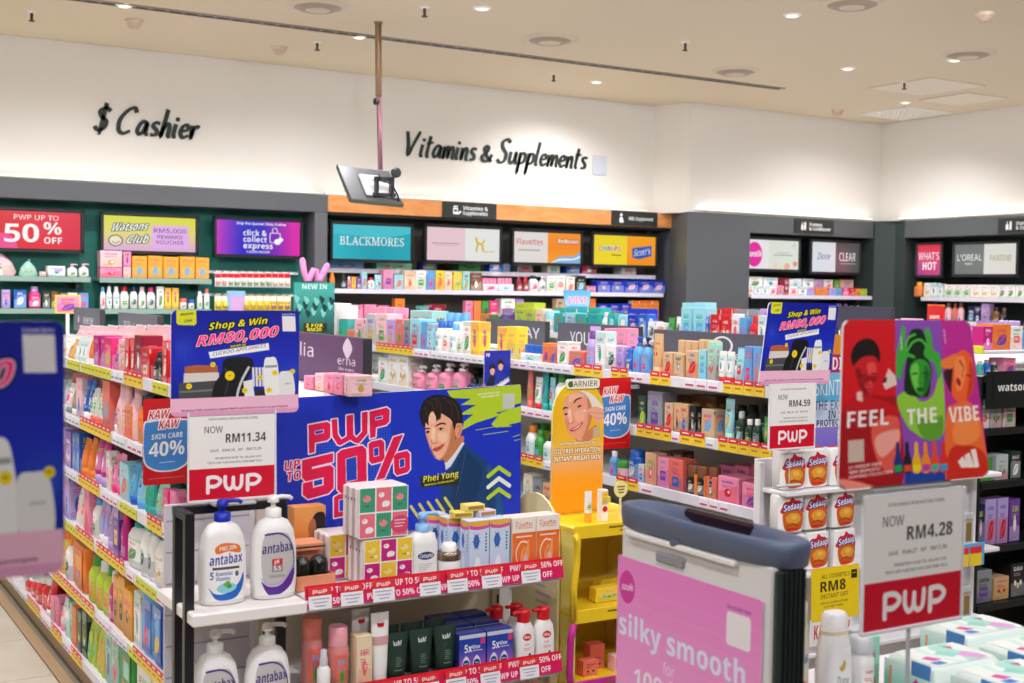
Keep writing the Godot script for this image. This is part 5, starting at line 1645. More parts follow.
func brush_sign(called: String, label: String, text: String, at: Vector3, cap: float, w: float, pen: float) -> void:
	var t := thing(called, label, "wall lettering", at)
	var total := 0.0
	for c in text:
		total += 0.2 if c == " " else BRUSH[c][0] + 0.035
	var sx := w / total
	var x := 0.0
	for c in text:
		if c == " ":
			x += 0.2 * sx
			continue
		var st := SurfaceTool.new()
		st.begin(Mesh.PRIMITIVE_TRIANGLES)
		for k in range(1, BRUSH[c].size()):
			var p := PackedVector2Array()
			for v in pts(BRUSH[c][k]):
				p.append(V(x + v.x * sx + v.y * cap * 0.14, v.y * cap))
			p = smooth(p, 5, false)
			# a flat nib: ribs across the stroke, thinner where it runs up to the right
			for i in p.size() - 1:
				var d := (p[i + 1] - p[i]).normalized()
				var d0 := (p[i] - p[maxi(i - 1, 0)]).normalized() if i > 0 else d
				var d2 := (p[mini(i + 2, p.size() - 1)] - p[i + 1]).normalized() if i < p.size() - 2 else d
				var r0 := pen * (0.62 + 0.38 * absf(d0.dot(V(0.35, -0.93))))
				var r1 := pen * (0.62 + 0.38 * absf(d.dot(V(0.35, -0.93))))
				if i == p.size() - 2:
					r1 *= 0.6
				var n0 := (d + d0).normalized().orthogonal() * r0
				var n1 := (d + d2).normalized().orthogonal() * r1
				st.set_smooth_group(-1)
				face(st, [Vector3(p[i].x + n0.x, p[i].y + n0.y, 0.012), Vector3(p[i + 1].x + n1.x, p[i + 1].y + n1.y, 0.012), Vector3(p[i + 1].x - n1.x, p[i + 1].y - n1.y, 0.012), Vector3(p[i].x - n0.x, p[i].y - n0.y, 0.012)], Vector3.BACK)
				for s in [-1.0, 1.0]:
					face(st, [Vector3(p[i].x + n0.x * s, p[i].y + n0.y * s, 0.012), Vector3(p[i + 1].x + n1.x * s, p[i + 1].y + n1.y * s, 0.012), Vector3(p[i + 1].x + n1.x * s, p[i + 1].y + n1.y * s, 0), Vector3(p[i].x + n0.x * s, p[i].y + n0.y * s, 0)], Vector3(n0.x * s, n0.y * s, 0))
			if p.size() and p[0].distance_to(p[p.size() - 1]) < cap * 0.1:
				add_cbox(st, Vector3(p[0].x, p[0].y, 0.006), Vector3(pen * 1.8, pen * 1.8, 0.012), 0.004)
		st.generate_normals()
		put("letter", st.commit(), mat("lettering green black", "1d2a24", 0.6), t)
		x += (BRUSH[c][0] + 0.035) * sx


# ---------------------------------------------------------------- the place
func _ready() -> void:
	font_bold = SystemFont.new()
	font_bold.font_names = PackedStringArray(["Droid Sans"])
	font_bold.font_weight = 700
	font_plain = SystemFont.new()
	font_plain.font_names = PackedStringArray(["Droid Sans"])
	font_serif = SystemFont.new()
	font_serif.font_names = PackedStringArray(["Droid Serif"])
	# camera, air, exposure
	var cam := Camera3D.new()
	cam.name = "camera"
	cam.fov = 30.434
	cam.position = Vector3(0, 1.6, 0)
	cam.rotation_degrees = Vector3(-2.3841, -31.0677, 0.8517)
	var eye := CameraAttributesPhysical.new()
	eye.frustum_focal_length = 44.11
	eye.frustum_focus_distance = 4.3
	eye.exposure_aperture = 5.0
	eye.frustum_near = 0.05
	eye.frustum_far = 60.0
	cam.attributes = eye
	add_child(cam)
	cam.fov = 30.434
	cam.current = true
	var env := Environment.new()
	env.background_mode = Environment.BG_COLOR
	env.background_color = Color("1c1a18")
	env.tonemap_mode = Environment.TONE_MAPPER_LINEAR
	env.tonemap_exposure = 1.0
	env.sdfgi_enabled = true
	env.ssao_enabled = true
	env.ssil_enabled = true
	var we := WorldEnvironment.new()
	we.name = "environment"
	we.environment = env
	add_child(we)
	var H := 3.262
	# lamps: recessed downlights over the whole floor, cove strips on the fascias
	var spots := [[3.70, -6.54], [5.32, -5.64], [7.25, -6.05], [6.9, -6.72], [3.45, -7.75], [5.75, -8.3], [2.1, -5.3], [0.2, -5.6], [0.3, -7.6], [1.9, -7.7], [-1.4, -4.2], [0.4, -3.6], [2.0, -3.5], [3.7, -3.9], [5.4, -3.5], [7.3, -3.4], [-1.4, -1.6], [0.3, -1.7], [1.9, -1.5], [3.6, -1.5], [5.3, -1.4], [-1.4, 0.6], [0.4, 0.7], [2.1, 0.6], [3.8, 0.8], [8.5, -7.6], [8.6, -4.6], [-1.5, -6.6]]
	var seen_spots := 6
	for k in spots.size():
		downlight(spots[k][0], spots[k][1], H, "%s small round downlight of the ceiling rows outside the view, counted from the monitor pole" % ordinal(k - seen_spots) if k >= seen_spots else ["small bright downlight nearest above the hanging monitor pole", "small bright downlight above the middle gondola, beyond the shampoo wall's round vent", "small bright downlight beside the round vent near the far corner", "small bright downlight beside the round vent, farther from the corner", "small downlight in the pale ceiling border near the cashier lettering", "small downlight in the pale ceiling border near the vitamins lettering"][k], 2.45)
	cove("cove_light", "cove light strip glowing above the grey cashier fascia", Vector3(0.35, 2.312, -9.045), 6.7, true, 0.5)
	cove("cove_light", "cove light strip glowing above the orange timber fascia", Vector3(5.3, 2.312, -9.045), 3.1, true, 0.26)
	cove("cove_light", "cove light strip glowing above the shampoo wall fascia", Vector3(8.2, 2.325, -8.685), 2.2, true, 0.2)
	cove("cove_light", "cove light strip glowing above the hair care wall fascia", Vector3(9.395, 2.325, -6.75), 3.4, false, 0.3)
	paint_atlas()
	build_room(H)
	build_ceiling(H)
	build_walls_dressing()
	build_gondolas()
	build_goods()
	build_endcap()
	build_promos()
	build_front()


func build_room(H: float) -> void:
	var plaster := mat("plaster", "dcd8d0", 0.75)
	var nz := FastNoiseLite.new()
	nz.seed = 4
	nz.frequency = 0.02
	var nt := NoiseTexture2D.new()
	nt.width = 256
	nt.height = 256
	nt.seamless = true
	nt.noise = nz
	plaster.heightmap_enabled = true
	plaster.heightmap_texture = nt
	plaster.heightmap_scale = 0.04
	plaster.uv1_triplanar = true
	plaster.uv1_world_triplanar = true
	plaster.uv1_scale = Vector3(0.7, 0.7, 0.7)
	var tile_tone := mat("floor tile", "e4e0d8", 0.3)
	var nf := FastNoiseLite.new()
	nf.seed = 9
	nf.frequency = 0.012
	var ft := NoiseTexture2D.new()
	ft.width = 256
	ft.height = 256
	ft.seamless = true
	ft.noise = nf
	var ramp := Gradient.new()
	ramp.set_color(0, Color("e6dfd2"))
	ramp.set_color(1, Color("f4efe4"))
	ft.color_ramp = ramp
	tile_tone.albedo_texture = ft
	tile_tone.uv1_triplanar = true
	tile_tone.uv1_world_triplanar = true
	var fl := struct("floor", bar(Vector3(13.4, 0.1, 14.0), 0.001), mat("grout", "8d8372", 0.6), Vector3(3.4, -0.062, -2.6), "pale beige tiled shop floor with thin dark joints")
	for a in 6:
		for b in 12:
			put("floor_tile", bar(Vector3(0.593, 0.012, 0.593), 0.002), tile_tone, fl, Vector3(0.73 - a * 0.6 - 3.4, 0.056, -5.59 + (b - 5) * 0.6 + 2.6))
	put("border_strip", bar(Vector3(0.046, 0.012, 7.2), 0.002), mat("floor border brown", "b79a78", 0.45), fl, Vector3(1.055 - 3.4, 0.057, -5.9 + 2.6))
	struct("ceiling", bar(Vector3(13.4, 0.12, 14.0), 0.001), mat("ceiling paint", "dccdb0", 0.8), Vector3(3.4, H + 0.06, -2.6), "flat beige plasterboard ceiling")
	struct("wall_back", bar(Vector3(9.95, H - 2.3, 0.3), 0.002), plaster, Vector3(1.97, 2.3 + (H - 2.3) / 2, -9.23), "white back wall above the cashier and vitamin bays")
	struct("wall_back_step", prism([[6.93, -9.09], [7.03, -8.71], [9.42, -8.71], [9.42, -9.5], [6.93, -9.5]], H - 2.3), plaster, Vector3(0, 2.3, 0), "white back wall stepped forward above the shampoo bay")
	struct("trim_1", bar(Vector3(0.16, H - 2.3, 0.02), 0.002), plaster, Vector3(7.115, 2.3 + (H - 2.3) / 2, -8.703), "shallow pilaster at the step of the back wall")
	struct("wall_right", bar(Vector3(0.5, H - 2.3, 13.2), 0.002), plaster, Vector3(9.67, 2.3 + (H - 2.3) / 2, -2.15), "white right wall above the hair care bay")
	struct("wall_left", bar(Vector3(0.2, H, 14.0), 0.002), plaster, Vector3(-3.2, H / 2, -2.6), "plain side wall outside the view")
	struct("wall_front", bar(Vector3(13.4, H, 0.2), 0.002), plaster, Vector3(3.4, H / 2, 4.3), "plain wall behind the viewer")
	# bays below
	var green := mat("cashier green", "117064", 0.55)
	var dark := mat("bay dark green", "1d2c28", 0.55)
	struct("wall_back_cashier", bar(Vector3(6.7, 2.3, 0.1), 0.002), green, Vector3(0.33, 1.15, -9.3), "dark green panelled wall behind the cashier shelves")
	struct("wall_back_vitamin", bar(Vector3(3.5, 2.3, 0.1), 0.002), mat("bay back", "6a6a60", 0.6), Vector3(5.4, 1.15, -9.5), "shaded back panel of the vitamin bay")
	struct("wall_back_shampoo", bar(Vector3(1.9, 2.3, 0.1), 0.002), dark, Vector3(8.55, 1.15, -9.15), "dark green back panel of the shampoo bay")
	struct("wall_right_bay", bar(Vector3(0.1, 2.3, 5.2), 0.002), dark, Vector3(9.92, 1.15, -6.2), "dark green back panel of the hair care bay")
	struct("wall_right_front", bar(Vector3(0.5, 2.3, 7.9), 0.002), plaster, Vector3(9.67, 1.15, 0.4), "plain lower right wall outside the view")
	var fascia := mat("fascia grey", "55585c", 0.55)
	struct("trim_2", bar(Vector3(6.78, 0.135, 0.26), 0.003), fascia, Vector3(0.37, 2.2325, -9.13), "grey fascia above the cashier shelves")
	struct("trim_3", bar(Vector3(0.105, 2.165, 0.5), 0.003), mat("post grey", "5f6266", 0.55), Vector3(3.705, 1.0825, -9.25), "grey post between the cashier and vitamin bays")
	struct("trim_4", bar(Vector3(3.33, 0.128, 0.5), 0.003), timber(), Vector3(5.425, 2.236, -9.25), "orange timber fascia above the vitamin screens")
	struct("column_1", prism([[7.09, -9.02], [7.01, -8.68], [7.735, -8.68], [7.735, -9.3], [7.09, -9.3]], 2.303), mat("pillar grey", "53575b", 0.6), Vector3.ZERO, "wide slate grey pillar between the vitamin and shampoo bays")
	struct("trim_5", bar(Vector3(1.63, 0.16, 0.44), 0.003), mat("fascia slate", "54595a", 0.6), Vector3(8.535, 2.225, -8.9), "slate grey fascia above the shampoo screens")
	struct("column_2", prism([[9.31, -8.66], [9.42, -8.5], [9.42, -8.38], [9.97, -8.38], [9.97, -9.1], [9.31, -9.1]], 2.31), mat("corner slate", "2f3c39", 0.6), Vector3.ZERO, "dark slate corner panel between the shampoo and hair care bays")
	struct("trim_6", bar(Vector3(0.5, 0.16, 4.76), 0.003), mat("fascia slate", "54595a", 0.6), Vector3(9.65, 2.225, -5.99), "slate grey fascia above the hair care screens")
	struct("trim_7", bar(Vector3(3.3, 0.02, 0.42), 0.003), mat("bay black", "181d1c", 0.5), Vector3(5.43, 2.16, -9.23), "black soffit over the vitamin screens")

func timber() -> StandardMaterial3D:
	var m := mat("timber orange", "ffffff", 0.5)
	var nz := FastNoiseLite.new()
	nz.seed = 21
	nz.frequency = 0.03
	nz.domain_warp_enabled = true
	var t := NoiseTexture2D.new()
	t.width = 512
	t.height = 128
	t.noise = nz
	t.seamless = true
	var r := Gradient.new()
	r.set_color(0, Color("cf8244"))
	r.set_color(1, Color("e8a262"))
	t.color_ramp = r
	m.albedo_texture = t
	m.uv1_triplanar = true
	m.uv1_world_triplanar = true
	m.uv1_scale = Vector3(0.25, 4.0, 1.0)
	return m

func build_ceiling(H: float) -> void:
	# long slot diffuser
	var t := thing("slot_diffuser", "long black slotted air diffuser line in the ceiling", "air diffuser", Vector3(3.86, H, -7.69))
	put("diffuser_frame", bars([[Vector3(0, -0.004, -0.034), Vector3(6.6, 0.008, 0.014)], [Vector3(0, -0.004, 0.034), Vector3(6.6, 0.008, 0.014)], [Vector3(0, -0.002, 0), Vector3(6.6, 0.004, 0.008)]], 0.001), mat("diffuser metal", "8d8478", 0.5), t)
	for k in 66:
		put("slot", bar(Vector3(0.072, 0.003, 0.05), 0.0005), mat("slot black", "151413", 0.8), t, Vector3(-3.25 + k * 0.1, -0.0022, 0))
	var vents := [[2.86, -7.03, "round ceiling vent left of the hanging monitor pole"], [4.51, -7.06, "round ceiling vent right of the hanging monitor pole"], [6.29, -7.26, "round ceiling vent near the end of the slot diffuser"], [5.36, -5.2, "round ceiling vent cut by the top edge of the view"], [7.12, -5.83, "large round ceiling vent with a pale collar, farthest right"]]
	for v in vents:
		var o := thing("round_vent", v[2], "air vent", Vector3(v[0], H, v[1]), 0.0, "")
		put("collar", loft([[-0.018, 0.15, 0.15], [-0.014, 0.165, 0.165], [0.0, 0.19, 0.19]], 28), mat("vent beige", "cdbfa6", 0.5), o)
		put("outer_cone", loft([[-0.034, 0.1, 0.1], [-0.028, 0.115, 0.115], [-0.016, 0.145, 0.145]], 28), mat("vent shade", "a08e76", 0.5), o)
		put("inner_cone", loft([[-0.042, 0.04, 0.04], [-0.038, 0.06, 0.06], [-0.03, 0.085, 0.085]], 28), mat("vent beige", "cdbfa6", 0.5), o)
	var heads := [[1.47, -8.23, "sprinkler head in the pale border above the cashier lettering, farthest left"], [3.29, -8.09, "sprinkler head beside the smoke detector, left of the monitor pole"], [3.41, -6.72, "sprinkler head right of the monitor pole near the top edge"], [5.32, -6.65, "sprinkler head between the round vents"], [7.7, -6.9, "sprinkler head above the far corner"], [5.28, -8.2, "sprinkler head above the vitamins lettering"]]
	for s in heads:
		var o := thing("sprinkler_head", s[2], "sprinkler", Vector3(s[0], H, s[1]))
		put("rosette", loft([[-0.008, 0.022, 0.022], [0.0, 0.032, 0.032]], 16), mat("trim white", "f0ece2", 0.4), o)
		put("nozzle", loft([[-0.06, 0.012, 0.012], [-0.056, 0.02, 0.02], [-0.052, 0.02, 0.02], [-0.05, 0.008, 0.008], [-0.008, 0.01, 0.01]], 12), mat("sprinkler metal", "5a5048", 0.35, 0.8), o)
	var det := [[2.06, -8.1, "smoke detector with a beige collar above the cashier lettering"], [3.14, -8.41, "smoke detector left of the monitor pole near the wall"], [8.39, -8.28, "smoke detector beside the square grille near the far corner"], [6.2, -4.96, "smoke detector with a brown base at the upper right"]]
	for s in det:
		var o := thing("smoke_detector", s[2], "smoke detector", Vector3(s[0], H, s[1]))
		put("base", loft([[-0.018, 0.055, 0.055], [0.0, 0.058, 0.058]], 20), mat("detector beige", "d8c3ae", 0.5), o)
		put("sensor_head", loft([[-0.055, 0.016, 0.016], [-0.05, 0.03, 0.03], [-0.03, 0.045, 0.045], [-0.018, 0.048, 0.048]], 20), mat("detector head", "c9b29c", 0.5), o)
	var g := thing("square_grille", "square perforated air grille near the far corner of the ceiling", "air vent", Vector3(9.0, H, -8.05))
	put("grille_frame", bars([[Vector3(0, -0.006, -0.27), Vector3(0.6, 0.012, 0.04)], [Vector3(0, -0.006, 0.27), Vector3(0.6, 0.012, 0.04)], [Vector3(-0.28, -0.006, 0), Vector3(0.04, 0.012, 0.54)], [Vector3(0.28, -0.006, 0), Vector3(0.04, 0.012, 0.54)]], 0.002), mat("trim white", "f0ece2", 0.4), g)
	put("backing", bar(Vector3(0.54, 0.002, 0.54), 0.0005), mat("grille dark", "6d655a", 0.7), g, Vector3(0, -0.001, 0))
	for k in 9:
		put("grille_bar", bar(Vector3(0.54, 0.008, 0.028), 0.001), mat("trim white", "f0ece2", 0.4), g, Vector3(0, -0.005, -0.24 + k * 0.06))
		put("cross_bar", bar(Vector3(0.028, 0.009, 0.54), 0.001), mat("trim white", "f0ece2", 0.4), g, Vector3(-0.24 + k * 0.06, -0.005, 0))
	for h in [[8.0, -6.95, 0.62, "square access hatch outlined in the ceiling before the far corner"], [8.75, -7.2, 0.5, "smaller access hatch outlined in the ceiling beside the wall"]]:
		var o := thing("ceiling_hatch", h[3], "access hatch", Vector3(h[0], H, h[1]))
		put("hatch_lid", bar(Vector3(h[2], 0.006, h[2]), 0.002), mat("hatch paint", "e6dcc6", 0.8), o, Vector3(0, -0.003, 0))
		put("hatch_rim", bars([[Vector3(0, -0.002, -h[2] / 2 - 0.004), Vector3(h[2] + 0.016, 0.004, 0.006)], [Vector3(0, -0.002, h[2] / 2 + 0.004), Vector3(h[2] + 0.016, 0.004, 0.006)], [Vector3(-h[2] / 2 - 0.004, -0.002, 0), Vector3(0.006, 0.004, h[2])], [Vector3(h[2] / 2 + 0.004, -0.002, 0), Vector3(0.006, 0.004, h[2])]], 0.0005), mat("hatch joint", "c4b79c", 0.8), o)
	# hanging monitor seen from behind
	var tv := thing("hanging_monitor", "monitor hung on a ceiling pole, its grey back tilted towards the aisle", "monitor", Vector3(3.36, H, -7.26))
	put("ceiling_flange", loft([[-0.012, 0.026, 0.026], [0.0, 0.03, 0.03]], 18), mat("pole brass", "a08468", 0.35, 0.5), tv)
	put("upper_pole", tube([Vector3(0, 0, 0), Vector3(0.01, -0.46, -0.005)], 0.021, 12), mat("pole brass", "a08468", 0.35, 0.5), tv)
	put("lower_pole", tube([Vector3(0.01, -0.44, -0.005), Vector3(0.03, -0.92, -0.01)], 0.016, 12), mat("pole rose", "a87484", 0.35, 0.4), tv)
	put("clamp_knob", loft([[-0.02, 0.014, 0.014], [0.0, 0.022, 0.022], [0.02, 0.014, 0.014]], 12), mat("bezel black", "15181a", 0.35), tv, Vector3(-0.018, -0.5, 0.02))
	var body := put("monitor_body", bar(Vector3(0.36, 0.36, 0.022), 0.006), mat("monitor grey", "47484b", 0.4, 0.0), tv, Vector3(-0.01, -1.02, -0.08), Vector3(-0.86, 0.0, -0.07))
	put("bottom_edge", bar(Vector3(0.36, 0.02, 0.03), 0.004), mat("monitor edge", "3d4438", 0.4), body, Vector3(0, -0.175, 0.002))
	put("side_edge", bar(Vector3(0.012, 0.36, 0.03), 0.003), mat("bezel black", "15181a", 0.35), body, Vector3(-0.176, 0, 0.002))
	put("back_cover", bar(Vector3(0.24, 0.22, 0.02), 0.008), mat("monitor cover", "b9bab8", 0.4), body, Vector3(0.055, -0.02, 0.02))
	var br := put("tilt_bracket", bars([[Vector3(0, 0, 0), Vector3(0.12, 0.03, 0.05)], [Vector3(-0.05, -0.05, 0), Vector3(0.02, 0.12, 0.04)], [Vector3(0.05, -0.05, 0.01), Vector3(0.02, 0.13, 0.05)], [Vector3(0, -0.1, 0), Vector3(0.16, 0.025, 0.04)]], 0.004), mat("bracket black", "22262a", 0.4), tv, Vector3(0.04, -0.98, 0.02))
	put("bracket_knob", loft([[-0.015, 0.02, 0.02], [-0.012, 0.032, 0.032], [0.012, 0.032, 0.032], [0.015, 0.02, 0.02]], 14), mat("bracket black", "22262a", 0.4), br, Vector3(0.06, 0.04, 0.05), Vector3(PI / 2, 0, 0))
	put("cable", tube([Vector3(-0.05, 0.03, 0.03), Vector3(-0.03, -0.02, 0.05), Vector3(0.03, -0.03, 0.05), Vector3(0.08, -0.1, 0.04), Vector3(0.1, -0.16, 0.02)], 0.006, 6), mat("bracket black", "22262a", 0.4), br)

func build_walls_dressing() -> void:
	brush_sign("cashier_lettering", "dark brush lettering reading $ Cashier on the white wall", "$ Cashier", Vector3(2.03, 2.66, -9.078), 0.185, 0.745, 0.0155)
	brush_sign("vitamins_lettering", "dark brush lettering reading Vitamins & Supplements on the white wall", "Vitamins & Supplements", Vector3(4.44, 2.655, -9.078), 0.19, 1.76, 0.0135)
	var pl := board("wall_plaque", rrect(0.15, 0.17, 0.01), 0.006, mat("plaque pale", "c3c8d2", 0.4), mat("plaque rim", "8d98b4", 0.4), self, Vector3(6.335, 2.695, -9.074))
	tag(pl, "small pale square plaque on the wall after the vitamins lettering", "plaque")
	# category signs on the fascias
	for s in [["Vitamins &", "Supplements", 0, Vector3(4.997, 2.236, -8.994), 0.0, "black category sign with a bottle symbol on the orange fascia"], ["Kids Supplement", "", 1, Vector3(6.666, 2.24, -8.994), 0.0, "black category sign with a child symbol on the orange fascia"], ["Shampoo", "& Conditioner", 2, Vector3(8.52, 2.23, -8.675), 0.0, "black category sign with bottle symbols on the shampoo fascia"], ["Shampoo", "& Conditioner", 2, Vector3(9.395, 2.22, -7.06), -PI / 2, "black category sign with bottle symbols on the hair care fascia"]]:
		var w := 0.5
		var o := board("category_sign", rrect(w, 0.128, 0.003), 0.012, sign_print(s[0], s[1], s[2]), mat("sign black", "242827", 0.5), self, s[3], Vector3(0, s[4], 0))
		tag(o, s[5], "sign")
	# screens
	screen("red wall screen offering fifty percent off, above the tissue bags", 1.682, 1.957, 0.53, 0.255, -9.1, 0)
	screen("lime and lilac wall screen with a smiley, above the yellow boxes", 2.435, 1.958, 0.655, 0.245, -9.1, 1)
	screen("blue and magenta wall screen about click and collect", 3.248, 1.957, 0.65, 0.255, -9.1, 2)
	screen("teal screen with white serif lettering in the vitamin bay", 4.15, 1.95, 0.665, 0.265, -9.03, 3)
	screen("screen half pink and half white with a gold figure", 4.968, 1.96, 0.675, 0.265, -9.03, 4)
	screen("screen half pale and half orange with a blue wave", 5.784, 1.957, 0.67, 0.255, -9.03, 5)
	screen("yellow and orange screen with a blue ribbon badge", 6.597, 1.958, 0.67, 0.255, -9.03, 6)
	screen("pale screen with a magenta oval beside the pillar", 8.055, 1.955, 0.64, 0.265, -8.72, 7)
	screen("screen half pale grey and half dark green in the shampoo bay", 8.86, 1.95, 0.62, 0.28, -8.72, 8)
	screen("small red and magenta screen near the dark corner", 0, 1.935, 0.27, 0.285, -8.16, 9, -PI / 2, 9.5)
	screen("screen half dark grey and half cream in the hair care bay", 0, 1.935, 0.66, 0.27, -7.53, 10, -PI / 2, 9.5)
	# wall shelves
	for s in [["wall_shelf", "upper white shelf of the vitamin bay", 3.79, 7.02, 1.585, -9.02, 0.4], ["wall_shelf", "lower white shelf of the vitamin bay", 3.79, 7.02, 1.33, -9.02, 0.4], ["wall_shelf", "narrow ledge under the vitamin screens", 3.79, 7.02, 1.745, -9.14, 0.3], ["wall_shelf", "green shelf carrying the tissue bags and pump bottles", 0.6, 2.0, 1.64, -9.03, 0.22], ["wall_shelf", "green shelf carrying the pink stack and yellow boxes", 2.06, 2.86, 1.64, -9.03, 0.22], ["wall_shelf", "lower green shelf behind the cashier counter", 0.6, 2.86, 1.42, -9.03, 0.22], ["wall_shelf", "upper white shelf of the shampoo bay", 7.745, 9.29, 1.585, -8.66, 0.42], ["wall_shelf", "lower white shelf of the shampoo bay", 7.745, 9.29, 1.33, -8.66, 0.42]]:
		var o := thing(s[0], s[1], "shelf", Vector3((s[2] + s[3]) / 2, s[4], s[5] - s[6] / 2))
		var c := mat("cashier shelf green", "7f9a90", 0.5) if s[1].contains("green") else mat("shelf white", "e9e7ea", 0.4)
		put("shelf_board", bar(Vector3(s[3] - s[2], 0.024, s[6]), 0.003), c, o, Vector3(0, -0.013, 0))
		put("price_rail", bar(Vector3(s[3] - s[2], 0.036, 0.008), 0.002), mat("rail", "e2e0ea", 0.25) if not s[1].contains("green") else mat("green rail", "8aa89c", 0.4), o, Vector3(0, -0.018, s[6] / 2 + 0.004))
		for x in [-1.0, 1.0]:
			put("bracket", bar(Vector3(0.016, 0.06, s[6] * 0.8), 0.002), mat("bracket black", "22262a", 0.4), o, Vector3(x * ((s[3] - s[2]) / 2 - 0.08), -0.055, -s[6] * 0.1))
	for s in [["upper white shelf of the hair care bay", 1.585], ["lower white shelf of the hair care bay", 1.34]]:
		var o := thing("wall_shelf", s[0], "shelf", Vector3(9.66, s[1], -6.2))
		put("shelf_board", bar(Vector3(0.4, 0.024, 4.0), 0.003), mat("shelf white", "e9e7ea", 0.4), o, Vector3(0, -0.013, 0))
		put("price_rail", bar(Vector3(0.008, 0.036, 4.0), 0.002), mat("rail", "e2e0ea", 0.25), o, Vector3(-0.204, -0.018, 0))
		for x in [-1.0, 1.0]:
			put("bracket", bar(Vector3(0.3, 0.06, 0.016), 0.002), mat("bracket black", "22262a", 0.4), o, Vector3(0.04, -0.055, x * 1.9))
	for s in [["upper card rail of the cashier wall", 1.7], ["lower card rail of the cashier wall", 1.53]]:
		var o := thing("card_rail", "thin white hanging rail, " + s[0], "rail", Vector3(3.2, s[1] - 0.005, -9.12))
		put("rail_bar", bar(Vector3(0.78, 0.02, 0.012), 0.003), mat("shelf white", "e9e7ea", 0.4), o, Vector3(0, 0, -0.06))
		for k in 12:
			put("hook", tube([Vector3(-0.35 + k * 0.064, 0, -0.06), Vector3(-0.35 + k * 0.064, 0.006, 0.0), Vector3(-0.35 + k * 0.064, 0.014, 0.05)], 0.003, 6), mat("hook metal", "b0b4b8", 0.3, 0.8), o)
	# tissue bags heaped on the cashier shelf
	for b in [[1.4, 0.135, 0.13, "pale pink", "large pale pink tissue bag heaped at the end of the cashier shelf"], [1.605, 0.062, 0.08, "mint", "smaller mint green tissue bag beside the pale pink one"], [1.38, 0.06, 0.05, "white", "small white tissue bag in front of the heap on the cashier shelf"]]:
		var o := thing("tissue_bag", b[3 + 1], "bag", Vector3(b[0], 1.641, -9.165 if b[3] == "pale pink" else -9.07 if b[3] == "white" else -9.13))
		put("bag_body", loft([[0, b[1] * 0.9, b[1] * 0.5, 3], [b[2] * 0.2, b[1], b[1] * 0.58, 2.6], [b[2] * 0.7, b[1] * 0.8, b[1] * 0.46, 2.2], [b[2] * 1.1, b[1] * 0.4, b[1] * 0.2, 2], [b[2] * 1.25, b[1] * 0.16, b[1] * 0.08, 2]], 20), pm(b[3], 0.25), o)
		put("printed_label", loft([[b[2] * 0.25, b[1] * 0.99, b[1] * 0.58, 2.6], [b[2] * 0.7, b[1] * 0.8, b[1] * 0.46, 2.2]], 12, -0.9, 0.9, 0.002, false), art(b[3] + " 1"), o)
		put("twisted_top", loft([[b[2] * 1.2, b[1] * 0.1, b[1] * 0.05], [b[2] * 1.32, b[1] * 0.05, b[1] * 0.03], [b[2] * 1.42, b[1] * 0.16, b[1] * 0.06]], 10), pm(b[3], 0.25), o, Vector3(b[1] * 0.1, 0, 0))
	# counter behind the gondolas
	var ct := thing("cashier_counter", "long cream cashier counter in front of the green wall", "counter", Vector3(1.4, 0, -8.35))
	put("counter_body", bar(Vector3(3.4, 1.0, 0.5), 0.01), mat("counter cream", "ddd4c6", 0.5), ct, Vector3(0, 0.5, 0))
	put("counter_top", bar(Vector3(3.5, 0.04, 0.6), 0.008), mat("counter top", "e8e2d8", 0.35), ct, Vector3(0, 1.02, 0))

func build_gondolas() -> void:
	var heights := [0.12, 0.364, 0.622, 0.84, 1.062, 1.285]
	gondola("front_gondola", "long white gondola of skin care shelves along the tiled aisle", 1.077, -3.42, -8.0, heights, G1_TAGS, [[-3.46, -4.9, 1.445, 1.27, header_print("573a62", [["alia", 214, 44, 25, 48, true], ["leaf", 331, 20, 0, 0], ["erha", 312, 50, 15, 34, true], ["skin expert", 314, 60, 5, 30]])], [-5.72, -6.44, 1.455, 1.33, header_print("6a6770", [["BIO", 60, 64, 32, 60, true], ["Lution", 150, 70, 34, 130, true]])], [-6.84, -7.47, 1.46, 1.33, header_print("6f6c74", [["leaf", 70, 50, 0, 0], ["avene", 140, 66, 36, 130, true]])]])
	gondola("middle_gondola", "white gondola of face care shelves behind the endcap", 2.97, -3.2, -7.6, [0.12, 0.364, 0.62, 0.838, 1.06, 1.27], G2_TAGS, [[-5.41, -6.02, 1.437, 1.3, header_print("4b4c58", [["OLAY", 150, 66, 40, 180, true]])], [-4.62, -5.29, 1.437, 1.3, header_print("4b4c58", [["YOU", 60, 74, 44, 90, true], ["perfect beauty", 170, 66, 16, 130, true]])], [-3.7, -4.5, 1.43, 1.3, header_print("4b4d58", [["ring", 210, 40, 30, 0], ["Bio renew", 160, 84, 26, 180, true]])]])
	gondola("rear_gondola", "white gondola of hair and bath shelves beyond the middle one", 4.93, -3.95, -8.6, heights, G3_TAGS, [[-7.05, -7.75, 1.44, 1.36, header_print("3e4150", [["dermatix", 120, 60, 24, 140, true]]), 0.0], [-6.0, -6.7, 1.5, 1.4, header_print("3b3f4e", [["senka", 120, 60, 24, 120, true]]), 0.0], [-4.9, -5.75, 1.53, 1.4, header_print("3a3c48", [["Dermaction", 40, 34, 18, 140, true]]), 0.0]])
	gondola("far_gondola", "white gondola near the hair care wall, mostly hidden by posters", 6.9, -4.4, -8.0, heights, {}, [])

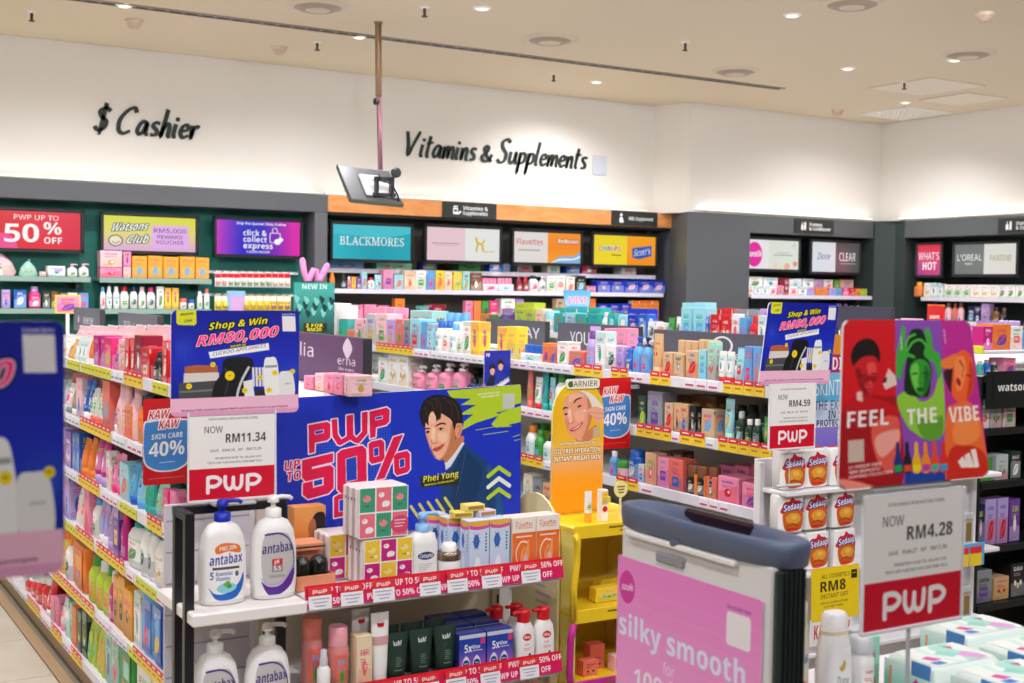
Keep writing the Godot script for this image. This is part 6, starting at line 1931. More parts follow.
func build_goods() -> void:
	row("x", 1.085, 1.285, "top shelf of the front gondola", "from the near end", ["pouch|pink|pale pink|-3874|64|121|51", "box|red|white|-3936|55|137|44", "bottle|black|silver|-3995|61|99|49", "bottle|black|black|-4066|63|95|51", "box|red|pale pink|-4162|108|104|86", "box|crimson|white|-4264|87|139|70", "box|red|red|-4340|58|126|46", "box|red|red|-4401|60|123|48", "box|pale pink|silver|-4482|96|117|77", "pouch|pink|pale pink|-4584|99|119|79", "box|hot pink|hot pink|-4685|96|115|77", "box|magenta|magenta|-4777|81|121|65", "box|magenta|magenta|-4862|83|117|66", "tube|orange|white|-4941|69|109|55", "tube|orange|white|-5014|70|106|56", "pouch|white|white|-5090|77|103|61", "pouch|white|white|-5172|80|99|64", "pouch|white|white|-5255|81|96|65", "pouch|amber|orange|-5355|112|80|90", "pouch|white|silver|-5486|137|95|100", "pouch|white|silver|-5632|143|89|100"])
	row("x", 1.230, 1.285, "back row, top shelf, front gondola", "from the near end", ["pouch|pale pink|white|-4450|111|166|89", "pouch|pale pink|white|-4569|117|162|94", "pouch|pale pink|white|-4694|123|158|98", "pouch|pale pink|white|-4825|129|154|100", "pouch|pale pink|white|-4962|134|150|100", "pouch|pale pink|white|-5106|142|145|100", "pouch|pale pink|white|-5258|150|140|100", "pouch|pale pink|white|-5418|156|135|100", "pouch|pale pink|white|-5586|166|129|100", "pouch|pale pink|white|-5764|176|123|100", "pouch|pale pink|white|-5952|186|117|100"])
	row("x", 1.085, 1.062, "second shelf of the front gondola", "from the near end", ["tube|coral|white|-3863|69|168|55", "tube|coral|white|-3936|71|161|57", "bottle|orange|black|-4020|67|161|54", "bottle|orange|black|-4092|70|155|56", "bottle|orange|black|-4179|73|167|58", "bottle|orange|black|-4256|75|161|60", "bottle|pale pink|pale pink|-4359|98|183|78", "box|orange|orange|-4374|62|117|50", "box|orange|orange|-4440|64|111|51", "bottle|pale pink|pale pink|-4463|61|183|49", "bottle|pale pink|pale pink|-4528|62|178|50", "tube|pink|white|-4604|85|140|60", "box|coral|coral|-4708|111|180|89", "tube|white|coral|-4796|58|143|46", "tube|white|coral|-4857|60|139|48", "tube|white|coral|-4919|60|134|48", "tube|white|coral|-4982|62|129|50", "tube|blue|white|-5017|71|158|57", "tube|blue|white|-5092|73|152|58", "box|pale pink|white|-5176|88|155|71", "tube|grey|white|-5274|100|132|60", "tube|white|grey|-5380|104|120|60", "tube|silver|white|-5485|98|129|60", "tube|silver|white|-5588|101|122|60", "tube|silver|white|-5696|105|114|60"])
	row("x", 1.085, 0.840, "third shelf of the front gondola", "from the near end", ["box|pink|white|-3860|59|117|47", "box|hot pink|pink|-3924|54|113|43", "tube|mint|grey|-3989|60|123|48", "tube|mint|grey|-4052|60|114|48", "tube|teal|teal|-4120|60|134|48", "tube|teal|teal|-4182|60|126|48", "tube|aqua|sky blue|-4267|88|145|60", "tube|sky blue|blue|-4357|84|137|60", "box|aqua|white|-4458|108|128|87", "tube|pink|hot pink|-4554|74|148|59", "tube|pink|hot pink|-4632|76|138|60", "box|white|grey|-4698|52|141|41", "tube|magenta|lavender|-4774|91|188|60", "tube|magenta|lavender|-4870|95|178|60", "tube|orange|orange|-5008|87|155|60", "tube|orange|orange|-5101|90|145|60", "box|blue|navy|-5198|62|154|50", "box|blue|navy|-5264|63|147|51", "box|purple|purple|-5355|112|146|90", "box|lavender|white|-5485|98|149|78", "box|lavender|white|-5589|102|138|81", "box|lavender|white|-5696|105|127|84"])
	row("x", 1.085, 0.622, "fourth shelf of the front gondola", "from the near end", ["tube|sky blue|blue|-3858|59|182|47", "tube|blue|sky blue|-3926|60|179|48", "bottle|white|teal|-4022|113|190|91", "bottle|white|mint|-4125|71|190|57", "bottle|white|mint|-4200|74|190|59", "pump|white|teal|-4350|189|187|100", "bottle|magenta|hot pink|-4481|48|172|38", "box|purple|pink|-4554|78|175|62", "tube|lavender|lavender|-4659|109|181|60", "tube|lavender|white|-4756|61|173|49", "tube|lavender|white|-4820|62|163|50", "bottle|white|sky blue|-4924|88|159|71", "box|pink|hot pink|-5027|92|175|74", "pouch|white|pink|-5127|83|188|66", "pouch|white|pink|-5214|85|176|68", "box|lavender|purple|-5385|94|186|75", "tube|pale pink|pink|-5494|95|190|60", "tube|pale pink|pink|-5594|99|183|60", "tube|pale pink|pink|-5698|101|170|60"])
	row("x", 1.085, 0.364, "fifth shelf of the front gondola", "from the near end", ["pack|sky blue|white|-3892|108|210|86", "pack|blue|sky blue|-4014|114|208|91", "pack|sky blue|blue|-4148|120|204|96", "box|white|yellow|-4272|95|184|76", "box|amber|yellow|-4388|113|173|91", "box|amber|white|-4492|73|193|58", "box|amber|white|-4569|75|178|60", "bottle|magenta|white|-4638|58|182|46", "bottle|lime|green|-4736|99|188|79", "bottle|lime|white|-4848|103|181|82", "bottle|lime|green|-4966|108|178|86", "pack|orange|amber|-5200|241|178|100", "bottle|white|orange|-5396|114|179|91", "bottle|yellow|orange|-5542|130|183|100", "bottle|yellow|orange|-5681|136|159|100"])
	row("x", 1.085, 0.120, "bottom shelf of the front gondola", "from the near end", ["pack|white|mint|-4185|245|198|100", "pack|green|mint|-4419|175|206|100", "box|mint|white|-4573|92|216|74", "box|mint|yellow|-4680|97|198|78", "pouch|lime|yellow|-4772|65|214|52", "pouch|lime|yellow|-4841|67|197|54", "pouch|lime|green|-4920|69|198|55", "pouch|lime|green|-4993|71|181|57", "box|dark green|green|-5079|77|181|61", "box|dark green|green|-5160|80|162|64", "box|orange|amber|-5250|75|158|60", "box|mint|white|-5328|60|157|48", "bottle|white|teal|-5410|86|147|69", "tube|white|pink|-5512|89|133|60", "box|pink|pink|-5606|71|121|57", "box|pink|pink|-5682|74|104|59", "tube|red|white|-5787|108|143|60", "bottle|red|white|-5908|124|141|99", "bottle|red|white|-6039|129|114|100", "bottle|red|white|-6176|133|85|100", "bottle|red|white|-6318|140|56|100"])
	row("x", 1.430, 1.285, "front gondola below the purple header", "from the near end", ["box|pale pink|pink|-3315|38|60|70", "box|pink|pale pink|-3370|60|59|70", "box|pink|cream|-3440|69|55|70", "box|pale pink|pink|-3518|72|53|70", "box|pink|pale pink|-3596|70|41|70"])
	row("x", 1.220, 1.062, "back row, second shelf, front gondola", "from the near end", ["tube|pink|hot pink|-4384|108|118|60", "tube|pink|hot pink|-4500|114|108|60", "bottle|orange|black|-4622|119|127|95", "bottle|orange|black|-4749|125|117|100", "box|coral|red|-4896|156|136|100", "box|coral|red|-5063|165|123|100", "box|coral|red|-5240|176|110|100", "tube|coral|pale pink|-5414|156|156|60", "tube|coral|pale pink|-5582|165|145|60", "tube|coral|pale pink|-5760|176|133|60", "tube|coral|pale pink|-5948|185|121|60"])
	row("x", 1.220, 0.840, "back row, third shelf, front gondola", "from the near end", ["tube|teal|mint|-4397|138|78|60", "tube|teal|mint|-4545|146|58|60", "tube|teal|mint|-4702|155|36|60", "tube|sky blue|aqua|-4838|105|79|60", "tube|sky blue|aqua|-4949|109|65|60", "tube|sky blue|aqua|-5066|114|50|60", "box|pink|magenta|-5188|118|92|94", "box|pink|magenta|-5314|125|77|100", "box|pink|magenta|-5446|129|62|100", "box|purple|magenta|-5598|160|114|100", "box|purple|magenta|-5769|169|96|100", "box|purple|magenta|-5950|180|77|100"])
	row("x", 1.220, 0.622, "back row, fourth shelf, front gondola", "from the near end", ["box|aqua|teal|-4392|133|112|100", "box|aqua|teal|-4536|142|87|100", "bottle|white|teal|-4674|122|131|98", "bottle|white|teal|-4804|128|110|100", "bottle|white|teal|-4940|134|88|100", "bottle|white|teal|-5084|141|65|100", "box|lavender|purple|-5218|114|118|91", "box|lavender|purple|-5340|120|99|96", "box|lavender|purple|-5467|125|81|100", "box|lavender|purple|-5600|130|61|100", "pouch|white|pink|-5758|176|118|100", "pouch|white|pink|-5947|186|93|100"])
	row("x", 1.220, 0.364, "back row, fifth shelf, front gondola", "from the near end", ["pack|sky blue|white|-4412|132|124|100", "pack|sky blue|white|-4553|138|93|100", "pack|sky blue|white|-4701|147|60|100", "pouch|orange|amber|-4905|128|94|100", "pouch|orange|amber|-5041|134|66|100", "pouch|orange|amber|-5184|141|36|100", "box|green|lime|-5329|137|99|100", "box|green|lime|-5476|143|71|100", "box|green|lime|-5628|150|42|100"])
	row("x", 1.220, 0.120, "back row, bottom shelf, front gondola", "from the near end", ["pack|mint|white|-4663|217|110|100", "pack|mint|white|-4899|236|49|100", "pouch|dark green|green|-5144|172|100|100", "pouch|dark green|green|-5329|182|57|100", "pouch|dark green|green|-5525|194|30|100", "box|pink|white|-5950|153|30|100", "box|pink|white|-6112|159|30|100", "box|pink|white|-6283|168|30|100", "bottle|crimson|red|-6450|156|30|100", "bottle|crimson|red|-6617|163|30|100", "bottle|crimson|red|-6790|170|30|100", "bottle|crimson|red|-6972|180|30|100"])
	row("x", 2.980, 1.270, "top shelf of the middle gondola", "from the near end", ["box|blue|sky blue|-3262|43|133|35", "box|sky blue|white|-3310|38|141|31", "box|sky blue|blue|-3356|39|139|31", "pouch|aqua|sky blue|-3409|52|133|41", "tube|white|red|-3460|39|116|31", "tube|white|red|-3508|39|114|31", "box|mint|teal|-3556|43|137|35", "box|aqua|white|-3604|39|116|31", "box|tan|brown|-3668|73|106|58", "box|tan|black|-3746|60|90|48", "box|tan|brown|-3810|57|95|45", "tube|tan|tan|-3901|58|164|46", "pump|sky blue|navy|-3963|50|146|40", "pump|sky blue|blue|-4020|51|148|41", "bottle|blue|blue|-4071|38|101|31", "box|lavender|white|-4121|50|103|40", "box|white|lavender|-4185|67|104|54", "box|white|pale pink|-4264|72|158|58", "bottle|lavender|purple|-4342|57|160|45", "box|coral|orange|-4442|107|67|85", "box|white|coral|-4546|84|105|67", "box|coral|orange|-4620|50|84|40", "box|orange|orange|-4682|59|90|47", "tray|white|blue|-4808|168|80|100", "box|yellow|orange|-4981|83|155|66", "box|yellow|orange|-5068|84|152|68", "box|yellow|yellow|-5318|82|168|65", "box|white|yellow|-5406|78|166|62", "bottle|white|white|-5484|64|148|51", "bottle|white|sky blue|-5558|66|151|53", "bottle|white|blue|-5636|73|164|58", "bottle|white|blue|-5718|74|161|59", "box|aqua|pink|-5796|65|143|52", "box|sky blue|blue|-5870|66|152|53", "box|aqua|white|-5971|113|165|91", "box|grey|silver|-6072|70|156|56", "box|coral|pale pink|-6164|95|154|76", "box|lavender|white|-6268|91|151|73", "box|pale pink|lavender|-6392|133|181|100", "box|silver|pale pink|-6536|131|177|100", "box|pale pink|red|-6682|135|145|100", "box|coral|white|-6812|105|76|84", "jar|teal|white|-6952|115|215|92", "box|white|red|-7132|203|229|100", "box|brown|tan|-7325|125|108|100"])
	row("x", 2.980, 1.060, "second shelf of the middle gondola", "from the near end", ["tube|green|dark green|-3265|46|107|37", "bottle|dark green|white|-3312|35|96|28", "bottle|dark green|white|-3354|37|92|30", "bottle|dark green|silver|-3402|41|115|33", "tube|aqua|mint|-3462|46|157|37", "box|tan|brown|-3569|71|108|57", "box|black|black|-3656|39|111|31", "box|tan|amber|-3704|43|114|35", "box|tan|tan|-3750|37|114|30", "box|tan|brown|-3798|50|110|40", "box|grey|white|-3886|92|149|74", "box|dark green|dark green|-3972|57|127|45", "box|navy|blue|-4259|69|153|55", "box|teal|blue|-4354|86|155|69", "box|blue|blue|-4444|74|157|59", "tube|coral|white|-4512|41|152|33", "bottle|white|green|-4580|73|174|58", "tube|aqua|teal|-4644|43|152|35", "tube|teal|teal|-4700|47|170|38", "tube|white|red|-4764|60|144|48", "tube|coral|coral|-4829|45|171|36", "bottle|navy|black|-5285|71|103|57", "bottle|navy|black|-5377|78|102|62", "pump|pink|white|-5514|121|167|97", "pump|pink|white|-5666|121|154|97", "pump|pink|white|-5814|120|140|96", "pump|pink|white|-5968|120|125|96", "box|white|silver|-6115|115|181|92", "box|white|silver|-6237|119|175|95", "box|white|grey|-6364|112|146|90", "jar|white|white|-6494|117|42|94"])
	row("x", 2.980, 0.838, "third shelf of the middle gondola", "from the near end", ["box|pink|white|-3321|111|88|89", "box|pink|pale pink|-3446|112|95|90", "box|coral|orange|-3541|54|86|43", "jar|black|brown|-3544|45|119|36", "jar|black|brown|-3602|50|115|40", "box|orange|orange|-3608|63|81|51", "jar|black|brown|-3660|50|111|40", "box|coral|white|-3746|84|123|68", "box|pink|brown|-3830|66|120|53", "box|tan|yellow|-3907|67|126|54", "box|silver|white|-3966|32|76|25", "can|blue|blue|-4028|70|128|56", "jar|pale pink|green|-4104|59|70|47", "bottle|sky blue|white|-4168|47|103|38", "box|grey|grey|-4570|77|108|61", "bottle|white|dark green|-4662|84|116|67", "bottle|green|green|-4746|60|133|48", "bottle|white|orange|-4818|70|144|56"])
	row("x", 2.980, 0.620, "fourth shelf of the middle gondola", "from the near end", ["box|ivory|tan|-4564|77|125|61", "box|tan|ivory|-4649|71|122|57", "box|grey|ivory|-4732|72|132|58", "box|ivory|grey|-4818|75|139|60"])
	row("x", 3.100, 1.270, "back row, top shelf, middle gondola", "from the near end", ["box|mint|teal|-3700|45|141|36", "tray|black|tan|-3740|120|147|96", "tray|black|tan|-3867|125|141|100", "box|pink|lavender|-4280|75|170|60", "box|pink|lavender|-4360|78|167|62", "tube|lavender|purple|-4514|74|170|59", "bottle|white|sky blue|-5688|83|203|66", "bottle|white|sky blue|-5775|84|201|68", "bottle|white|sky blue|-5864|87|199|70", "box|aqua|sky blue|-6068|126|205|100", "box|aqua|sky blue|-6200|130|202|100", "box|pink|pale pink|-6530|110|212|88", "box|pink|pale pink|-6647|113|210|91", "box|pink|pale pink|-6767|117|207|94"])
	row("x", 3.100, 1.060, "back row of the second shelf, middle gondola", "from the near end", ["bottle|dark green|black|-3415|61|131|49", "bottle|dark green|black|-3479|61|126|49", "bottle|dark green|black|-3544|64|120|51", "bottle|dark green|black|-3612|65|114|52", "box|brown|tan|-3698|76|145|61", "box|brown|tan|-3778|78|138|62", "box|brown|tan|-3861|81|132|65", "box|brown|tan|-3946|83|125|66", "bottle|teal|green|-4717|84|189|68", "bottle|teal|green|-4806|85|184|68", "bottle|teal|green|-4896|88|178|71", "bottle|dark green|black|-5466|108|143|86", "bottle|dark green|black|-5579|110|136|88", "box|silver|white|-6389|148|165|100", "box|silver|white|-6546|155|157|100", "box|silver|white|-6710|159|149|100"])
	row("x", 3.100, 0.838, "back row of the third shelf, middle gondola", "from the near end", ["box|pink|pale pink|-3427|79|134|63", "box|pink|pale pink|-3510|81|123|65", "box|pink|pale pink|-3596|84|112|67", "box|brown|black|-3891|68|130|55", "box|brown|black|-3963|70|121|56", "box|brown|black|-4036|72|112|58", "bottle|lime|green|-4823|81|147|65", "bottle|lime|green|-4908|84|139|67", "bottle|lime|green|-4996|85|130|68"])
	row("x", 4.940, 1.285, "top shelf of the rear gondola", "from the near end", ["box|lavender|white|-5372|56|190|45", "box|white|mint|-5442|64|182|51", "bottle|red|red|-5522|74|180|59", "box|sky blue|grey|-5602|62|167|50", "box|white|lime|-5671|60|188|48", "box|red|pale pink|-5758|90|180|72", "box|red|white|-5856|88|178|71", "box|blue|navy|-5925|27|164|25", "box|aqua|lavender|-6006|114|217|91", "box|aqua|white|-6129|104|214|83", "tube|white|aqua|-6154|61|164|49", "tube|white|blue|-6226|67|156|54", "tube|green|lime|-6299|63|148|51", "box|white|lavender|-6385|84|113|68", "box|white|blue|-6480|85|117|68", "box|blue|royal blue|-6582|99|159|79", "box|royal blue|blue|-6692|101|157|81", "pack|aqua|white|-6806|108|154|87", "pack|teal|aqua|-6927|100|158|80", "bottle|white|silver|-7021|58|169|46", "box|teal|white|-7143|133|152|100", "box|teal|aqua|-7291|138|149|100", "box|aqua|teal|-7436|130|152|100", "box|teal|white|-7576|126|149|100", "jar|white|aqua|-7724|105|160|84", "box|cream|white|-7848|107|172|85", "box|lime|yellow|-7978|116|177|93", "box|lime|white|-8118|139|166|100", "box|purple|white|-8299|180|162|100", "box|green|white|-8500|164|111|100", "box|orange|white|-8666|123|115|98"])
	row("x", 5.060, 1.285, "back row, top shelf, rear gondola", "from the near end", ["box|lavender|magenta|-5534|131|221|100", "box|grey|silver|-5760|120|211|96", "box|red|pale pink|-5892|98|214|78", "box|red|pale pink|-5995|100|212|80", "box|aqua|lavender|-6145|112|246|90", "box|aqua|lavender|-6264|116|244|93", "box|royal blue|blue|-6736|107|196|85", "box|royal blue|blue|-6848|108|194|87", "box|teal|white|-7306|136|191|100", "box|teal|white|-7450|141|188|100", "box|teal|white|-7599|144|185|100", "box|teal|white|-7752|149|182|100", "box|lime|yellow|-8168|139|212|100", "box|lime|yellow|-8316|143|209|100"])
	row("z", -9.020, 1.585, "upper shelf of the vitamin wall", "from the cashier counter", ["bottle|orange|orange|3820|43|127|35", "bottle|black|black|3912|44|121|35", "bottle|pink|white|3959|29|91|25", "box|yellow|pink|3997|36|92|29", "box|purple|pink|4039|36|93|29", "box|aqua|blue|4085|45|133|36", "bottle|white|red|4150|54|87|43", "pouch|aqua|white|4212|59|111|47", "box|pink|white|4292|87|152|70", "box|aqua|grey|4385|81|115|65", "box|cream|brown|4482|98|148|78", "box|white|silver|4584|91|150|73", "box|sky blue|white|4672|70|152|56", "box|yellow|silver|4752|75|154|60", "box|cream|white|4832|70|147|56", "box|yellow|green|4916|81|149|65", "box|aqua|grey|4997|67|151|54", "box|brown|cream|5092|105|144|84", "tray|white|pink|5228|138|105|111", "tray|white|pink|5380|145|108|116", "bottle|crimson|crimson|5514|57|119|45", "bottle|crimson|red|5578|57|120|45", "bottle|white|black|5666|82|130|65", "pump|white|white|5744|59|123|47", "box|white|ivory|5829|87|133|70", "box|white|cream|5926|89|135|71", "box|ivory|white|6024|89|128|71", "box|black|grey|6134|100|138|80", "box|pink|lavender|6246|92|53|74", "box|royal blue|blue|6377|142|99|114", "box|royal blue|blue|6526|144|101|115", "box|royal blue|blue|6677|146|104|117", "box|royal blue|blue|6830|148|106|118", "box|royal blue|blue|6985|150|109|120"])
	row("z", -9.020, 1.330, "lower shelf of the vitamin wall", "from the cashier counter", ["box|pink|red|4027|98|129|78", "box|pink|pale pink|4138|99|130|79", "box|pink|red|4250|100|123|80", "box|orange|amber|4398|84|179|68", "box|teal|mint|4613|86|125|69", "box|crimson|pink|4740|140|134|112", "box|pink|red|5029|67|168|54", "box|orange|coral|5104|68|169|55", "box|green|mint|5181|69|169|55", "box|hot pink|red|5260|74|170|59", "box|white|lavender|5400|131|188|104", "box|purple|lavender|5518|76|189|61", "box|tan|coral|5922|84|192|67", "box|tan|brown|6016|84|193|68", "box|tan|green|6104|75|194|60", "box|tan|green|6182|76|195|61", "box|orange|amber|6264|60|195|48", "box|royal blue|blue|6377|113|153|91", "box|royal blue|blue|6496|114|153|91", "box|royal blue|blue|6616|116|154|93", "box|orange|white|6724|72|182|58", "box|orange|white|6799|72|182|58", "box|orange|white|6874|73|183|58", "box|orange|white|6950|73|183|58"])
	row("z", -9.140, 1.745, "stock ledge of the vitamin wall", "from the cashier counter", ["box|sky blue|blue|3992|278|65|150", "box|mint|silver|4401|307|67|150", "box|navy|blue|4720|132|67|106", "box|green|lime|5098|201|76|150", "box|blue|navy|5344|122|74|98", "box|sky blue|blue|5451|66|68|53", "box|grey|grey|5641|144|72|115", "box|ivory|silver|5926|129|70|103", "box|blue|navy|6130|141|66|113", "box|crimson|crimson|6304|154|70|123", "box|white|silver|6730|160|70|128"])
	row("z", -9.040, 1.640, "upper shelf of the cashier wall", "from the tissue bags", ["pack|pale pink|white|1690|44|30|35", "pack|white|lavender|1780|124|73|99", "pump|white|pale pink|1886|68|89|55", "pump|white|pale pink|1964|68|91|55", "box|amber|yellow|2346|105|157|84", "box|amber|orange|2458|103|160|82", "box|amber|yellow|2572|108|156|86", "box|amber|dark green|2689|108|159|87", "box|amber|dark green|2801|100|154|80"])
	row("z", -9.040, 1.640, "lower pink stack, cashier wall", "from the tissue bags", ["box|pink|pale pink|2150|146|67|117", "box|pale pink|pink|2259|50|70|40"])
	row("z", -9.040, 1.712, "upper pink stack, cashier wall", "from the tissue bags", ["box|pale pink|pink|2150|146|115|117", "box|pink|white|2259|50|111|40"])
	row("z", -9.040, 1.420, "lower shelf of the cashier wall", "from the tissue bags", ["pack|lavender|pink|1452|55|124|44", "box|blue|purple|1541|81|125|65", "bottle|hot pink|lavender|1638|81|147|65", "box|dark green|brown|1712|51|114|41", "box|brown|dark green|1767|48|114|38", "box|dark green|black|1822|45|108|36", "box|white|sky blue|1885|63|109|51", "box|sky blue|white|1959|65|109|52", "bottle|white|sky blue|2093|36|153|29", "bottle|white|white|2136|40|154|32", "bottle|white|white|2186|43|154|35", "bottle|white|red|2244|60|155|48", "bottle|white|navy|2308|51|156|41", "bottle|white|pale pink|2368|51|157|41", "bottle|white|hot pink|2432|59|150|47", "box|white|hot pink|2495|48|158|38", "box|yellow|navy|2549|48|152|38", "box|yellow|navy|2604|49|153|39", "jar|white|coral|2664|53|74|42", "jar|white|blue|2724|43|67|35", "bottle|white|white|2786|39|126|31", "bottle|white|coral|2838|39|148|31"])
	row("z", -9.040, 1.585, "upper card rail of the cashier wall", "from the yellow boxes", ["card|white|red|2923|45|102|30", "card|white|red|2970|46|103|30", "card|white|red|3018|46|104|30", "card|white|red|3066|47|105|30", "card|white|red|3116|47|106|30", "card|white|red|3165|47|107|30", "card|white|red|3214|47|108|30", "card|white|red|3262|47|109|30", "card|white|red|3312|48|110|30", "card|white|red|3362|48|111|30", "card|white|red|3412|49|112|30", "card|white|red|3463|48|113|30"])
	row("z", -9.040, 1.410, "lower card rail of the cashier wall", "from the yellow boxes", ["card|yellow|white|2925|50|108|30", "card|yellow|white|2978|51|109|30", "card|yellow|white|3030|51|109|30", "card|yellow|white|3084|51|110|30", "card|yellow|white|3136|51|110|30", "card|yellow|white|3190|52|111|30", "card|yellow|white|3244|52|111|30", "card|yellow|white|3298|52|112|30", "card|yellow|white|3352|53|112|30", "card|yellow|white|3407|52|113|30", "card|yellow|white|3462|54|113|30"])
	row("z", -8.670, 1.585, "upper shelf of the shampoo wall", "from the grey pillar", ["box|white|pink|7765|69|77|55", "box|white|lavender|7847|76|69|61", "box|white|green|7938|87|70|70", "box|white|navy|8036|88|71|71", "box|pink|white|8128|77|82|61", "box|crimson|pink|8201|54|138|43", "box|white|navy|8290|103|75|82", "box|white|grey|8404|104|76|83", "box|lavender|white|8513|92|68|74", "box|orange|amber|8648|156|70|100", "box|lavender|blue|8789|88|72|71", "box|sky blue|aqua|8878|70|73|56", "box|hot pink|white|8964|83|74|66", "box|red|white|9058|84|76|67", "box|amber|orange|9138|59|67|47", "box|lime|amber|9214|72|68|58"])
	row("z", -8.760, 1.650, "raised back row of the shampoo wall", "from the grey pillar", ["box|white|black|7898|175|96|100", "box|white|mint|8086|172|90|100", "box|crimson|brown|8250|120|93|96", "box|white|navy|8402|147|86|100", "box|white|grey|8560|142|89|100", "box|lavender|white|8703|119|82|95", "box|ivory|white|8828|108|84|87", "box|green|lime|8937|77|85|61", "box|tan|tan|9075|175|88|100"])
	row("z", -8.670, 1.330, "lower shelf of the shampoo wall", "from the grey pillar", ["bottle|grey|purple|8916|70|176|56", "bottle|silver|purple|8992|64|176|51", "bottle|white|grey|9074|65|157|52", "bottle|black|grey|9158|59|158|47", "bottle|grey|black|9230|52|149|41"])
	row("x", 9.470, 1.585, "upper shelf of the hair care wall", "from the far corner", ["box|white|ivory|-7139|86|118|69", "box|white|ivory|-7230|88|117|71", "box|white|ivory|-7322|89|117|71", "box|white|ivory|-7416|90|116|72", "box|white|ivory|-7511|92|116|74", "box|white|ivory|-7608|93|116|74", "box|white|ivory|-7705|94|115|75", "box|white|ivory|-7804|96|115|77", "box|white|ivory|-7905|98|114|78", "box|white|blue|-8000|60|123|48", "box|white|blue|-8076|73|132|58", "box|white|dark green|-8158|74|132|59", "bottle|orange|amber|-8278|98|141|78"])
	row("x", 9.470, 1.340, "lower shelf of the hair care wall", "from the far corner", ["bottle|black|brown|-7312|60|158|48", "bottle|brown|black|-7392|71|165|57", "box|lavender|white|-7494|83|190|66", "box|navy|lavender|-7577|58|162|46", "box|navy|blue|-7645|63|169|51", "bottle|pale pink|brown|-7777|60|194|48", "bottle|coral|brown|-7844|60|193|48", "bottle|pale pink|brown|-7916|66|192|53"])
	# goods on the far gondola
	row("x", 6.91, 1.285, "top shelf of the far gondola", "from the near end", ["pouch|red|orange|-5900|150|250|60", "tray|white|pale pink|-6100|200|150|90", "box|ivory|white|-5700|180|140|90", "box|purple|lavender|-5480|120|150|80", "tray|white|lavender|-5300|160|160|90", "box|black|grey|-5120|120|160|80", "box|tan|brown|-6400|260|140|90", "box|white|red|-4980|100|150|80", "box|crimson|red|-4850|90|150|80", "box|magenta|white|-4720|100|130|80", "bottle|white|silver|-6650|70|170|60", "bottle|grey|purple|-6740|70|170|60"])

func sized(o: Node3D, called: String, label: String, category: String, at: Vector3, turn := 0.0, group := "") -> Node3D:
	var c: Node3D = o
	c.name = numbered(called)
	add_child(c)
	c.position = at
	c.rotation.y = turn
	return tag(c, label, category, group)

func hand_wash(cap: String, face_mat: Material) -> Node3D:
	var o := proto("hand_wash_bottle")
	var w := pm("white", 0.25)
	var secs := [[0.0, 0.05, 0.03, 2.6], [0.004, 0.056, 0.034, 2.8], [0.06, 0.06, 0.036, 2.8], [0.13, 0.059, 0.035, 2.7], [0.175, 0.052, 0.032, 2.6], [0.198, 0.038, 0.027, 2.3], [0.206, 0.022, 0.02, 2.0], [0.21, 0.017, 0.017, 2.0]]
	put("body", loft(secs, 28), w, o)
	put("printed_label", loft([[0.012, 0.0565, 0.0345, 2.8], [0.06, 0.06, 0.036, 2.8], [0.13, 0.059, 0.035, 2.7], [0.172, 0.0525, 0.0322, 2.6]], 16, -1.12, 1.12, 0.0008, false), face_mat, o)
	var c := pm(cap, 0.3)
	put("collar", loft([[0.208, 0.021, 0.021], [0.228, 0.021, 0.021], [0.23, 0.018, 0.018], [0.23, 0.018, 0.018], [0.232, 0.012, 0.012]], 20), c, o)
	put("pump_head", pump_mesh(0.23, 0.019, 0.034), c, o)
	return o

